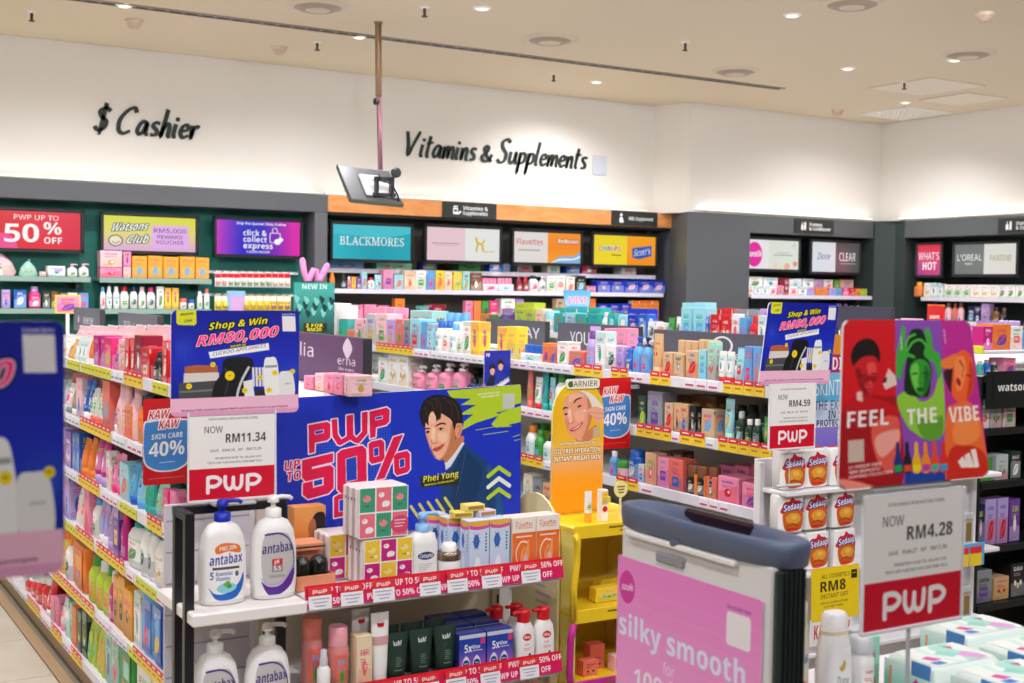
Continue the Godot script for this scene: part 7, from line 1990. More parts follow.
func build_endcap() -> void:
	var beige := mat("endcap beige", "d9cdb9", 0.5)
	var white := mat("shelf white", "e9e7ea", 0.4)
	var t := thing("endcap_unit", "white endcap shelf unit with red offer strips at the end of the front gondola", "shelving", Vector3(1.615, 0, -3.2))
	put("back_panel", bar(Vector3(0.8, 1.22, 0.008), 0.002), beige, t, Vector3(0.0, 0.63, -0.213))
	put("base_plinth", bar(Vector3(0.79, 0.1, 0.36), 0.004), white, t, Vector3(0, 0.05, -0.02))
	for s in [-1.0, 1.0]:
		var u := put("upright", bar(Vector3(0.024, 0.84, 0.016), 0.002), mat("upright cream", "cfc6b0", 0.4), t, Vector3(s * 0.386, 0.44, -0.2))
		for k in 12:
			put("slot", bar(Vector3(0.006, 0.028, 0.002), 0.0005), mat("slot black", "151413", 0.8), u, Vector3(0.004, -0.38 + k * 0.07, 0.0085))
	var strip := strip_print()
	for y in [0.79, 0.512, 0.22]:
		var sh := put("shelf", bar(Vector3(0.795, 0.022, 0.33), 0.003), white, t, Vector3(0, y - 0.011, -0.015))
		put("lip", bar(Vector3(0.793, 0.02, 0.01), 0.003), white, sh, Vector3(0, -0.02, 0.168))
		board("offer_strip", rrect(0.8, 0.06, 0.002), 0.002, strip, mat("strip back", "b01030", 0.5), sh, Vector3(0, 0.012, 0.178), Vector3(-0.22, 0, 0))
		for x in [-0.362, -0.272, -0.18, -0.04, 0.045, 0.155, 0.285]:
			put("price_card", bar(Vector3(0.064, 0.036, 0.002), 0.0006), mat("tag paper", "eeebf2", 0.4), sh, Vector3(x, -0.002, 0.187), Vector3(-0.16, 0, 0))
			put("card_flag", bar(Vector3(0.064, 0.022, 0.002), 0.0006), mat("tag red", "e0303a", 0.4), sh, Vector3(x, 0.026, 0.183), Vector3(-0.16, 0, 0))
			put("flag_print", quad(0.052, 0.014), pwp_flag(), sh, Vector3(x, 0.0262, 0.1846), Vector3(-0.16, 0, 0))
			for k in 3:
				put("card_print", bar(Vector3(0.05 - k * 0.01, 0.002, 0.001), 0.0002), mat("card ink", "a0a4b2", 0.5), sh, Vector3(x, 0.008 - k * 0.009, 0.1875 + k * 0.0014), Vector3(-0.16, 0, 0))
	# top shelf, y = 0.79
	var y := 0.7915
	var tray := thing("jar_tray", "coral tray holding two black domed jars on the endcap's upper shelf", "tray", Vector3(1.272, y, -3.16))
	put("tray_body", bars([[Vector3(0, 0.02, 0.055), Vector3(0.11, 0.04, 0.004)], [Vector3(0, 0.002, 0), Vector3(0.11, 0.004, 0.11)], [Vector3(-0.053, 0.02, 0), Vector3(0.004, 0.04, 0.11)], [Vector3(0.053, 0.02, 0), Vector3(0.004, 0.04, 0.11)], [Vector3(0, 0.05, -0.05), Vector3(0.11, 0.1, 0.004)]], 0.001), mat("tray coral", "e0926c", 0.5), t_fix(tray))
	for k in 2:
		var j := thing("domed_jar", ["black domed jar in the coral tray, beside the white tower bottles", "black domed jar in the coral tray, beside the tissue packs"][k], "jar", Vector3(1.2455 + k * 0.05, y + 0.004, -3.145))
		put("jar_body", loft([[0, 0.022, 0.022], [0.03, 0.025, 0.025]], 18), pm("black", 0.15), j)
		put("dome_lid", loft([[0.03, 0.0255, 0.0255], [0.056, 0.0255, 0.0255], [0.07, 0.0225, 0.0225], [0.079, 0.014, 0.014], [0.082, 0.003, 0.003]], 20), mat("gloss black", "1a1c18", 0.08), j)
	var lid := thing("coral_carton", "flat coral carton lying on top of the tray with domed jars", "box", Vector3(1.275, y + 0.09, -3.22))
	put("body", cbox(0.1, 0.02, 0.08), mat("tray coral", "e0926c", 0.5), lid)
	put("dark_band", bar(Vector3(0.1005, 0.006, 0.0805), 0.001), pm("black"), lid, Vector3(0, 0.01, 0))
	var pc := thing("portrait_carton", "orange carton printed with a dark haired woman, behind the domed jars", "box", Vector3(1.33, y + 0.05, -3.32))
	put("body", cbox(0.096, 0.14, 0.05), mat("carton orange", "d8904c", 0.5), pc)
	put("printed_front", quad(0.094, 0.136), pack_print(19), pc, Vector3(0, 0.07, 0.0256))
	put("inner_stand", bar(Vector3(0.08, 0.05, 0.04), 0.002), mat("carton orange", "d8904c", 0.5), pc, Vector3(0, -0.025, 0))
	# tissue six-packs
	for g in [[1.452, 0.921, 8, 0.142, "green and coral tissue six-pack on top of the tissue stack"], [1.468, y, 9, 0.128, "yellow and magenta tissue six-pack under the green and coral one"], [1.415, y, 9, 0.128, "tissue six-pack turned sideways behind the yellow and magenta one"]]:
		var turned: bool = g[4].contains("sideways")
		var p := thing("tissue_six_pack", g[4], "tissue pack", Vector3(g[0], g[1], -3.12 if not turned else -3.235))
		var hh: float = g[3]
		put("wrap", cbox(0.15, hh, 0.1, 0.006), mat("wrap white", "e6e0dc", 0.3), p)
		put("printed_front", quad(0.146, hh * 0.97), pack_print_once(g[2]), p, Vector3(0, hh / 2, 0.0507))
		for k in 5:
			put("packet_edge", bar(Vector3(0.005, hh * 0.94, 0.014), 0.002), mat("packet edge %d" % (k % 2), "b9a8a8" if k % 2 else "eadcdc", 0.5), p, Vector3(-0.0752, hh / 2, -0.04 + k * 0.02))
		put("side_print", bar(Vector3(0.002, 0.008, 0.07), 0.0005), mat("packet ink", "7a6a70", 0.5), p, Vector3(-0.0765, hh * 0.75, 0))
	var lo := thing("lotion_bottle", "white lotion bottle with a pale blue pump and dark blue oval logo", "bottle", Vector3(1.585, y, -3.1))
	put("body", loft([[0, 0.038, 0.022, 3], [0.004, 0.042, 0.025, 3.4], [0.1, 0.042, 0.025, 3.4], [0.125, 0.036, 0.022, 2.8], [0.132, 0.02, 0.016, 2]], 24), pm("white", 0.3), lo)
	put("printed_label", loft([[0.012, 0.042, 0.025, 3.4], [0.1, 0.042, 0.025, 3.4]], 14, -1.0, 1.0, 0.0008, false), pack_print(3), lo)
	put("collar", loft([[0.131, 0.02, 0.02], [0.152, 0.02, 0.02], [0.154, 0.012, 0.012]], 18), mat("lotion blue", "86bde6", 0.35), lo)
	put("pump_head", pump_mesh(0.153, 0.018, 0.032), mat("lotion blue", "86bde6", 0.35), lo)
	var ja := thing("cream_jar", "small white jar with a bronze mirrored lid on the endcap", "jar", Vector3(1.662, y, -3.085))
	put("jar_body", loft([[0, 0.03, 0.03], [0.004, 0.033, 0.033], [0.045, 0.033, 0.033], [0.05, 0.03, 0.03]], 22), pm("white", 0.3), ja)
	put("lid", loft([[0.049, 0.034, 0.034], [0.07, 0.0345, 0.0345], [0.073, 0.03, 0.03]], 24), mat("bronze lid", "9a8474", 0.15, 0.85), ja)
	put("cap_top", loft([[0.073, 0.022, 0.022], [0.092, 0.021, 0.021], [0.095, 0.017, 0.017]], 20), pm("white", 0.3), ja)
	var aqua_print := pack_print(5)
	for k in 2:
		for r in 3:
			if k == 1 and r > 0:
				continue
			var b := thing("eye_care_carton", ["front pale blue eye care carton beside the bronze lidded jar", "second pale blue eye care carton, behind the front one", "third pale blue eye care carton, rearmost of its file"][r] if k == 0 else "pale blue eye care carton beside the orange cartons", "box", Vector3(1.752 + k * 0.068 - r * 0.03, y, -3.1 - r * 0.07), 0.0, "pale blue eye care cartons")
			put("body", cbox(0.065, 0.152, 0.055), mat("carton pale blue", "c3d4ea", 0.4), b)
			put("printed_front", quad(0.0645, 0.15), aqua_print, b, Vector3(0, 0.076, 0.0282))
			put("side_print", quad(0.05, 0.145), aqua_print, b, Vector3(-0.0332, 0.076, 0), Vector3(0, -PI / 2, 0))
	for k in 3:
		var s := thing("flat_carton", ["small yellow carton lying on the pale blue cartons, left of the pair", "small yellow carton lying across the other yellow one", "small lilac edged carton lying on the blue cartons"][k], "box", Vector3(1.73 + k * 0.035, y + 0.1525 + (0.019 if k == 1 else 0.0), -3.14 + k * 0.004), 0.15 * (k - 1))
		put("body", cbox(0.06, 0.018, 0.04), mat("carton yellow " + str(k), ["e8cf5c", "f0dc74", "d8c8d8"][k], 0.45), s)
		put("end_print", bar(Vector3(0.05, 0.01, 0.001), 0.0003), mat("carton ink", "a87a3a", 0.5), s, Vector3(0, 0.009, 0.0203))
	var orange_print := pack_print(4)
	for k in 2:
		var b := thing("vitamin_carton", ["orange and white vitamin carton beside the pale blue ones", "orange and white vitamin carton at the right end of the endcap shelf"][k], "box", Vector3(1.9 + k * 0.082, y, -3.1), 0.0, "orange vitamin cartons")
		put("body", cbox(0.08, 0.15, 0.06), mat("carton ivory", "eaded2", 0.4), b)
		put("printed_front", quad(0.079, 0.148), orange_print, b, Vector3(0, 0.075, 0.0306))
	# second shelf, y = 0.512
	y = 0.5135
	for k in 2:
		var b := thing("toner_bottle", ["tall coral toner bottle at the left end of the endcap's second shelf", "pink capped toner bottle beside the tall coral one"][k], "bottle", Vector3(1.268 + k * 0.062, y, -3.12 + k * 0.03))
		var hh: float = [0.205, 0.178][k]
		put("body", loft([[0, 0.026, 0.026], [0.004, 0.029, 0.029], [hh * 0.66, 0.029, 0.029], [hh * 0.72, 0.024, 0.024]], 20), mat("toner coral", "d98a86", 0.2), b)
		put("printed_label", loft([[0.02, 0.029, 0.029], [hh * 0.6, 0.029, 0.029]], 10, -0.7, 0.7, 0.0007, false), art("coral 1"), b)
		put("cap", loft([[hh * 0.71, 0.026, 0.026], [hh * 0.97, 0.026, 0.026], [hh, 0.023, 0.023]], 20), mat("toner cap %d" % k, ["d97a66", "f0a6b0"][k], 0.35), b)
	var sp := thing("mist_spray", "small white mist spray in front of the coral toner bottles", "bottle", Vector3(1.278, y, -3.062))
	put("body", loft([[0, 0.016, 0.016], [0.003, 0.018, 0.018], [0.075, 0.018, 0.018], [0.085, 0.011, 0.011]], 18), pm("white", 0.3), sp)
	put("sprayer", loft([[0.084, 0.011, 0.011], [0.105, 0.011, 0.011], [0.108, 0.009, 0.009], [0.125, 0.009, 0.009], [0.128, 0.006, 0.006]], 16), pm("silver", 0.3), sp)
	var cc := thing("cream_carton", "plain cream carton between the toner and the white tubes", "box", Vector3(1.394, y, -3.08))
	put("body", cbox(0.046, 0.15, 0.046), pm("cream", 0.5), cc)
	put("printed_front", quad(0.04, 0.13), art("cream 0"), cc, Vector3(0, 0.075, 0.0236))
	put("flap_seam", bar(Vector3(0.0462, 0.001, 0.04), 0.0002), pm("tan"), cc, Vector3(0, 0.146, 0.003))
	for k in 2:
		var b := thing("lotion_tube", ["white lotion tube with a rose band in front", "white lotion tube standing behind the one with the rose band"][k], "tube", Vector3(1.446 - k * 0.03, y, -3.075 - k * 0.06))
		put("body", loft([[0.03, 0.02, 0.017, 2], [0.06, 0.022, 0.018, 2], [0.13, 0.025, 0.012, 2], [0.19, 0.027, 0.004, 2.6], [0.203, 0.027, 0.002, 3]], 20), pm("white", 0.3), b)
		put("cap", loft([[0, 0.018, 0.015], [0.03, 0.02, 0.017]], 16), pm("white", 0.3), b)
		put("rose_band", loft([[0.118, 0.0248, 0.0135, 2], [0.14, 0.0256, 0.0105, 2]], 12, -1.3, 1.3, 0.001, false), mat("rose band", "cfa0a0", 0.4), b)
		put("oval_logo", loft([[0.166, 0.012, 0.0085, 2], [0.176, 0.013, 0.007, 2]], 6, -0.9, 0.9, 0.0015, false), pm("red"), b)
	var dark_print := pack_print(2)
	for k in 3:
		for r in 2:
			var b := thing("face_wash_tube", "%s dark green face wash tube from the white tubes, %s row" % [ORD[k], ["front", "rear"][r]], "tube", Vector3(1.5 + k * 0.076 + r * 0.012, y, -3.085 - r * 0.08), 0.0, "dark green face wash tubes")
			put("body", loft([[0.026, 0.026, 0.02, 2], [0.05, 0.029, 0.02, 2], [0.1, 0.033, 0.011, 2.2], [0.138, 0.036, 0.002, 3]], 20), mat("face wash green", "22382f", 0.4), b)
			put("cap", loft([[0, 0.024, 0.018], [0.026, 0.026, 0.02]], 16), mat("face wash cap", "16241f", 0.35), b)
			if r == 0:
				put("printed_label", loft([[0.032, 0.0268, 0.02, 2], [0.05, 0.029, 0.02, 2], [0.1, 0.033, 0.011, 2.2], [0.132, 0.0355, 0.0035, 2.8]], 12, -1.2, 1.2, 0.0012, false), dark_print, b)
	var twin := pack_print(6)
	for k in 2:
		for r in 3:
			var b := thing("twin_carton", "%s blue and violet twin-pack carton in the %s file" % [["front", "middle", "rearmost"][r], ["file beside the dark tubes", "file beside the red capped bottles"][k]], "box", Vector3(1.726 + k * 0.09, y, -3.09 - r * 0.075), 0.0, "blue and violet twin-pack cartons")
			b.set_meta("label", "%s blue and violet twin-pack carton in the file beside the %s" % [["front", "middle", "rearmost"][r], ["dark green tubes", "red capped bottles"][k]])
			put("body", cbox(0.086, 0.112 + r * 0.004, 0.068), mat("carton deep blue", "22307c", 0.4), b)
			put("printed_front", quad(0.085, 0.11), twin, b, Vector3(0, 0.056, 0.0346))
			put("top_flap", bar(Vector3(0.084, 0.002, 0.03), 0.0005), mat("flap blue", "394a9a", 0.4), b, Vector3(0, 0.113 + r * 0.004, 0.012))
	var red_print := pack_print(7)
	for k in 2:
		for r in 2:
			var b := thing("body_wash_bottle", "%s white body wash bottle with red cap, %s" % [["front", "rear"][r], ["beside the twin-pack cartons", "at the right end of the second shelf"][k]], "bottle", Vector3(1.912 + k * 0.068 - r * 0.05, y, -3.085 - r * 0.07), 0.0, "red capped body wash bottles")
			put("body", loft([[0, 0.03, 0.02, 2.6], [0.004, 0.033, 0.022, 2.8], [0.07, 0.033, 0.022, 2.8], [0.1, 0.03, 0.02, 2.4], [0.117, 0.02, 0.017, 2], [0.12, 0.016, 0.016, 2]], 22), pm("white", 0.28), b)
			put("printed_label", loft([[0.01, 0.033, 0.022, 2.8], [0.07, 0.033, 0.022, 2.8], [0.1, 0.03, 0.02, 2.4]], 12, -1.0, 1.0, 0.0009, false), red_print, b)
			put("cap", loft([[0.118, 0.019, 0.019], [0.138, 0.019, 0.019], [0.142, 0.02, 0.02], [0.152, 0.019, 0.019], [0.156, 0.012, 0.012]], 18), pm("red", 0.3), b)
			put("spout", bar(Vector3(0.03, 0.01, 0.012), 0.003), pm("red", 0.3), b, Vector3(-0.026, 0.147, 0.004))
	# the black tower with hand wash
	var tw := thing("display_tower", "narrow black metal display tower with white shelves beside the endcap", "display stand", Vector3(1.06, 0, -3.16))
	var bm := mat("tower black", "16181a", 0.35)
	for q in [[-0.148, 0.11], [-0.148, 0.02], [0.13, 0.01]]:
		put("post", bar(Vector3(0.024, 1.035, 0.024), 0.002), bm, tw, Vector3(q[0], 0.5175, q[1]))
	put("top_frame", bars([[Vector3(-0.006, 1.025, 0.015), Vector3(0.29, 0.022, 0.022)], [Vector3(-0.148, 1.025, 0.06), Vector3(0.022, 0.022, 0.12)]], 0.002), bm, tw)
	for yy in [0.778, 0.445, 0.12]:
		put("shelf", bar(Vector3(0.298, 0.032, 0.31), 0.004), mat("tower shelf", "efebe6", 0.4), tw, Vector3(-0.006, yy, -0.005 + 0.02))
	var pa := pack_print(0)
	var pb := pack_print(1)
	for b in [[1.007, 0.7955, "royal blue", pa, "white hand wash bottle with blue pump and blue swirl label on the tower"], [1.142, 0.7955, "white", pb, "white hand wash bottle with white pump and violet label, tower's upper shelf"], [0.99, 0.4625, "white", pb, "lower shelf hand wash bottle with violet label, nearer the tiled aisle"], [1.128, 0.4625, "white", pb, "lower shelf hand wash bottle with violet label, nearer the endcap"]]:
		sized(hand_wash(b[2], b[3]), "hand_wash_bottle", b[4], "bottle", Vector3(b[0], b[1], -3.08), 0.0, "")
	var gb := thing("shrink_sheet", "white gridded back sheet hung behind the tower bottles", "sheet", Vector3(1.05, 0.5, -3.335))
	put("sheet_panel", bar(Vector3(0.24, 0.9, 0.006), 0.002), mat("sheet lilac", "d8d4dc", 0.5), gb, Vector3(0, 0.06, 0))
	for k in 10:
		put("sheet_line", bar(Vector3(0.23, 0.004, 0.002), 0.0005), mat("sheet ink", "a8a2b4", 0.5), gb, Vector3(0, -0.3 + k * 0.085, 0.004))

func t_fix(t: Node3D) -> Node3D:
	return t

var flag_mat: StandardMaterial3D
func pwp_flag() -> StandardMaterial3D:
	if flag_mat == null:
		var im := canvas(128, 34, "e0303a")
		pwp_mark(im, 14, 5, 100, 24, Color("f6ecec"))
		flag_mat = printed("flag print", im, 0.4)
	return flag_mat

var once := {}
func pack_print_once(n: int) -> StandardMaterial3D:
	if not once.has(n):
		once[n] = pack_print(n)
	return once[n]

func poster(label: String, at: Vector3, w: float, h: float, m: Material, lean := 0.0) -> Node3D:
	var t := thing("poster_board", label, "poster", at)
	t.rotation.x = lean
	board("printed_sheet", rrect(w, h, 0.014), 0.004, m, mat("board white", "e6e4e6", 0.4), t)
	put("clip", bars([[Vector3(-w * 0.22, -h / 2 + 0.004, -0.006), Vector3(0.03, 0.04, 0.008)], [Vector3(w * 0.22, -h / 2 + 0.004, -0.006), Vector3(0.03, 0.04, 0.008)]], 0.002), mat("stem grey", "b6b8bd", 0.3), t)
	return t

func build_promos() -> void:
	var raffle := raffle_print()
	sign_holder("price card reading RM11.34 standing on the black tower", Vector3(1.046, 1.0525, -3.12), 0.226, 0.222, price_print("RM11.34", "RM4.56"), 0.006)
	sign_holder("price card reading RM4.59 at the end of the middle gondola", Vector3(2.9, 1.096, -3.03), 0.197, 0.207, price_print("RM4.59", "RM2.31"), 0.12, 0.0042)
	sign_holder("price card reading RM4.28 above the pad packs, nearest card in view", Vector3(1.731, 1.024, -1.5), 0.246, 0.232, price_print("RM4.28", "RM4.27"), 0.268, 0.007)
	sign_holder("price card under the nearest blue prize draw poster, edge of view", Vector3(0.09, 1.0, -1.57), 0.225, 0.222, price_print("RM9.90", "RM3.10"), 0.3)
	var stand := thing("low_display", "low display unit under the nearest blue poster, outside the view", "display stand", Vector3(0.0, 0, -1.62))
	put("unit_body", bar(Vector3(0.36, 0.62, 0.28), 0.006), mat("shelf white", "e9e7ea", 0.4), stand, Vector3(-0.02, 0.31, 0))
	put("unit_top", bar(Vector3(0.38, 0.02, 0.3), 0.004), mat("shelf white", "e9e7ea", 0.4), stand, Vector3(-0.02, 0.63, 0))
	poster("blue prize draw poster with massage chair above the RM11.34 card", Vector3(1.055, 1.4015, -3.12), 0.338, 0.267, raffle)
	var slant := thing("poster_board", "blue prize draw poster above the RM4.59 card", "poster", Vector3(2.934, 1.436, -3.042))
	board("printed_sheet", rrect(1.0, 1.0, 0.04), 0.004, raffle, mat("board white", "e6e4e6", 0.4), slant, Vector3.ZERO, Vector3.ZERO, [Vector2(-0.138, 0.135), Vector2(0.174, 0.132), Vector2(0.137, -0.137), Vector2(-0.175, -0.132)])
	put("clip", bar(Vector3(0.14, 0.04, 0.006), 0.002), mat("stem grey", "b6b8bd", 0.3), slant, Vector3(-0.02, -0.12, -0.006))
	poster("nearest blue prize draw poster, blurred and cut by the edge of the view", Vector3(0.146, 1.403, -1.56), 0.338, 0.302, raffle)
	# the three-colour poster: a trapezoid sheet leaning back
	var vp := thing("poster_board", "red, purple and orange poster with three models above the RM4.28 card", "poster", Vector3(1.728, 1.416, -1.525))
	vp.rotation.x = -0.16
	board("printed_sheet", rrect(1.0, 1.0, 0.05), 0.004, vibe_print(), mat("board white", "e6e4e6", 0.4), vp, Vector3.ZERO, Vector3.ZERO, [Vector2(-0.136, 0.142), Vector2(0.187, 0.141), Vector2(0.197, -0.146), Vector2(-0.185, -0.145)])
	put("clip", bar(Vector3(0.2, 0.05, 0.006), 0.002), mat("stem grey", "b6b8bd", 0.3), vp, Vector3(0, -0.13, -0.006))
	# big promo board on the endcap
	var pb := thing("promo_board", "wide blue promotion board with a man in a suit and fifty percent lettering", "promotion board", Vector3(1.663, 1.078, -3.375))
	board("printed_sheet", rrect(1.0, 1.0, 0.004), 0.006, promo_print(), mat("board white", "e6e4e6", 0.4), pb, Vector3.ZERO, Vector3.ZERO, [Vector2(-0.4065, 0.203), Vector2(0.4045, 0.2215), Vector2(0.41, -0.205), Vector2(-0.4, -0.215)])
	put("rear_batten", bar(Vector3(0.7, 0.03, 0.012), 0.003), mat("board white", "e6e4e6", 0.4), pb, Vector3(0, -0.19, -0.01))
	# shelf flags
	var kaw := kaw_print()
	var k1 := thing("shelf_flag", "red and blue forty percent shelf flag beside the RM11.34 card", "sale flag", Vector3(0.963, 1.168, -3.43))
	board("printed_sheet", rrect(0.128, 0.236, 0.008), 0.003, kaw, mat("flag back", "c01018", 0.5), k1)
	put("arm", bar(Vector3(0.06, 0.016, 0.004), 0.001), mat("stem grey", "b6b8bd", 0.3), k1, Vector3(0.09, 0.08, -0.004))
	var k2 := thing("shelf_flag", "red and blue forty percent shelf flag beside the yellow face care board", "sale flag", Vector3(2.872, 1.122, -3.98))
	board("printed_sheet", rrect(0.148, 0.278, 0.008), 0.003, kaw, mat("flag back", "c01018", 0.5), k2)
	put("arm", bar(Vector3(0.06, 0.016, 0.004), 0.001), mat("stem grey", "b6b8bd", 0.3), k2, Vector3(0.09, 0.1, -0.004))
	var mn := thing("shelf_flag", "small blue flag with two young men, hung on the middle gondola", "sale flag", Vector3(2.876, 1.232, -4.9))
	board("printed_sheet", rrect(0.138, 0.18, 0.004), 0.003, pack_print(15), mat("board white", "e6e4e6", 0.4), mn)
	put("arm", bar(Vector3(0.05, 0.012, 0.004), 0.001), mat("stem grey", "b6b8bd", 0.3), mn, Vector3(0.08, 0.07, -0.004))
	var sk := thing("skincare_board", "tall lilac and blue skincare board behind the RM4.59 card", "promotion board", Vector3(3.2, 1.26, -3.14))
	board("printed_sheet", rrect(0.2, 0.4, 0.006), 0.005, pack_print(16), mat("board white", "e6e4e6", 0.4), sk)
	put("rear_batten", bar(Vector3(0.16, 0.02, 0.01), 0.002), mat("board white", "e6e4e6", 0.4), sk, Vector3(0, -0.17, -0.008))
	# yellow face care stand
	var yellow := mat("stand yellow", "f2cc20", 0.4)
	var cream := mat("stand cream", "efdc9c", 0.45)
	var st := thing("face_care_stand", "yellow cardboard face care stand with cream side panel beside the endcap", "display stand", Vector3(2.3, 0, -3.3))
	put("back_panel", bar(Vector3(0.38, 0.9, 0.012), 0.002), mat("stand shade", "e2c648", 0.5), st, Vector3(0, 0.45, -0.17))
	put("side_panel", bar(Vector3(0.012, 0.88, 0.34), 0.002), cream, st, Vector3(0.185, 0.44, 0))
	put("inner_side", bar(Vector3(0.012, 0.88, 0.34), 0.002), mat("stand lemon", "f0da6c", 0.45), st, Vector3(-0.178, 0.44, 0.0))
	for yy in [0.87, 0.61, 0.39, 0.12]:
		var s := put("shelf", bar(Vector3(0.37, 0.016, 0.34), 0.002), yellow, st, Vector3(0, yy, 0.0))
		put("lip", bar(Vector3(0.37, 0.042, 0.008), 0.002), yellow if yy != 0.39 else mat("stand magenta", "c4258c", 0.4), s, Vector3(0, -0.004, 0.172))
		put("lip_print", bar(Vector3(0.2, 0.006, 0.001), 0.0003), mat("stand ink", "8a6a18", 0.5), s, Vector3(0.04, 0.004, 0.1768))
		put("lip_print", bar(Vector3(0.14, 0.004, 0.001), 0.0003), mat("stand ink", "8a6a18", 0.5), s, Vector3(0.05, -0.008, 0.1768))
	put("curved_edge", tube([Vector3(-0.186, 0.862, 0.176), Vector3(-0.176, 0.84, 0.178), Vector3(-0.178, 0.78, 0.178), Vector3(-0.188, 0.7, 0.178), Vector3(-0.188, 0.6, 0.178)], 0.011, 8), yellow, st)
	put("curved_edge", tube([Vector3(-0.186, 0.59, 0.178), Vector3(-0.196, 0.54, 0.178), Vector3(-0.198, 0.44, 0.178), Vector3(-0.19, 0.39, 0.178)], 0.011, 8), mat("stand magenta", "c4258c", 0.4), st)
	# cream side wing with an arched top and a round picture
	var arch := PackedVector2Array()
	arch.append(Vector2(-0.135, -0.48))
	arch.append(Vector2(0.135, -0.48))
	for k in 13:
		var a := PI * k / 12
		arch.append(Vector2(0.135 * cos(a), 0.35 + 0.13 * sin(a)))
	var wing := board("side_wing", arch, 0.008, wing_print(), mat("stand cream", "efdc9c", 0.45), st, Vector3(-0.192, 0.48, -0.035), Vector3(0, -PI / 2, 0))
	wing.set_meta("label", "cream arched side wing of the yellow stand with faint product print")
	# header board
	var hp := PackedVector2Array()
	hp.append(Vector2(-0.101, -0.22))
	hp.append(Vector2(0.099, -0.22))
	for k in 13:
		var a := PI * k / 12
		hp.append(Vector2(0.1 * cos(a), 0.1 + 0.11 * sin(a)))
	var hb := board("header_board", hp, 0.008, sheet_mask_print(), mat("stand cream", "efdc9c", 0.45), st, Vector3(-0.022, 1.1, -0.06))
	board("name_tab", rrect(0.13, 0.032, 0.01), 0.006, name_tab_print(), mat("board white", "e6e4e6", 0.4), hb, Vector3(0.012, 0.198, 0.006))
	var tu := thing("tester_tube", "small white tester tube with an orange cap on the yellow stand", "tube", Vector3(2.213, 0.878, -3.2))
	put("body", loft([[0.03, 0.012, 0.01], [0.07, 0.013, 0.006], [0.098, 0.014, 0.0015]], 16), pm("white", 0.3), tu)
	put("cap", loft([[0, 0.011, 0.009], [0.03, 0.012, 0.01]], 14), pm("amber", 0.35), tu)
	put("printed_label", loft([[0.04, 0.0124, 0.0092], [0.07, 0.013, 0.006]], 8, -0.8, 0.8, 0.0008, false), art("white 1"), tu)
	var tc := thing("tester_carton", "slim white tester carton with a red spot on the yellow stand", "box", Vector3(2.268, 0.878, -3.2))
	put("body", cbox(0.026, 0.1, 0.026), pm("white"), tc)
	put("red_spot", loft([[0, 0.009, 0.009], [0.0015, 0.009, 0.009]], 14), pm("red"), tc, Vector3(0, 0.04, 0.0135), Vector3(PI / 2, 0, 0))
	put("printed_front", quad(0.024, 0.04), art("yellow 0"), tc, Vector3(0, 0.074, 0.0136))
	var bd := thing("round_badge", "round pale yellow badge standing on the yellow stand", "badge", Vector3(2.322, 0.878, -3.18))
	put("badge_disc", loft([[0, 0.026, 0.026], [0.003, 0.026, 0.026]], 24), mat("badge", "f2e7a0", 0.4), bd, Vector3(0, 0.1, 0), Vector3(PI / 2, 0, 0))
	put("badge_stem", bar(Vector3(0.008, 0.08, 0.003), 0.001), mat("badge", "f2e7a0", 0.4), bd, Vector3(0, 0.04, 0))
	for k in 3:
		put("badge_print", bar(Vector3(0.028 - k * 0.004, 0.004, 0.001), 0.0003), mat("stand ink", "8a6a18", 0.5), bd, Vector3(0, 0.108 - k * 0.009, 0.0035))
	for k in 2:
		var b := thing("serum_carton", ["yellow serum carton lying on the stand's middle shelf", "yellow serum carton leaning behind the lying one"][k], "box", Vector3(2.3 + k * 0.05, 0.62, -3.22 - k * 0.06), 0.2 * k)
		put("body", cbox(0.1, 0.045 + k * 0.01, 0.04), pm("yellow"), b)
		put("printed_front", quad(0.09, 0.035), art("yellow 1"), b, Vector3(0, 0.022, 0.0206))
	for k in 3:
		var b := thing("coral_sachet_box", ["coral box on the stand's lower shelf, nearest the side wing", "coral box on the stand's lower shelf, raised behind the others", "pink box on the stand's lower shelf, nearest the grey gate"][k], "box", Vector3(2.22 + k * 0.06, 0.398, -3.2 - 0.05 * (k % 2)))
		put("body", cbox(0.056, 0.05 + 0.03 * (k % 2), 0.04), pm("coral" if k < 2 else "pale pink"), b)
		put("printed_front", quad(0.05, 0.04), art("coral 0"), b, Vector3(0, 0.025, 0.0206))
	# far standees
	var w := thing("letter_standee", "teal promotion standee topped by a pink balloon letter W, beyond the gondolas", "standee", Vector3(2.63, 0, -6.5))
	put("stand_body", bar(Vector3(0.2, 1.3, 0.12), 0.004), mat("standee teal", "2f8a84", 0.5), w, Vector3(0, 0.65, 0))
	board("printed_sheet", rrect(0.236, 0.29, 0.006), 0.01, pack_print(17), mat("standee teal", "2f8a84", 0.5), w, Vector3(0.0, 1.475, 0.02))
	put("balloon_letter", tube([Vector3(-0.07, 0.085, 0), Vector3(-0.062, 0.03, 0), Vector3(-0.048, -0.022, 0), Vector3(-0.03, -0.018, 0), Vector3(-0.004, 0.038, 0), Vector3(0.008, 0.034, 0), Vector3(0.018, -0.016, 0), Vector3(0.034, -0.018, 0), Vector3(0.052, 0.02, 0), Vector3(0.074, 0.06, 0)], 0.017, 10), mat("balloon pink", "e690c6", 0.25), w, Vector3(0.0, 1.655, 0.02))
	for e in [Vector3(-0.07, 0.085, 0), Vector3(0.074, 0.06, 0)]:
		put("balloon_tip", loft([[-0.0167, 0.004, 0.004], [-0.012, 0.0115, 0.0115], [0, 0.0168, 0.0168], [0.012, 0.0115, 0.0115], [0.0167, 0.004, 0.004]], 14), mat("balloon pink", "e690c6", 0.25), w, Vector3(0.0, 1.655, 0.02) + e)
	var tb := thing("tumbler_standee", "blue and pink tumbler shaped standee before the card rails", "standee", Vector3(2.53, 0, -7.5))
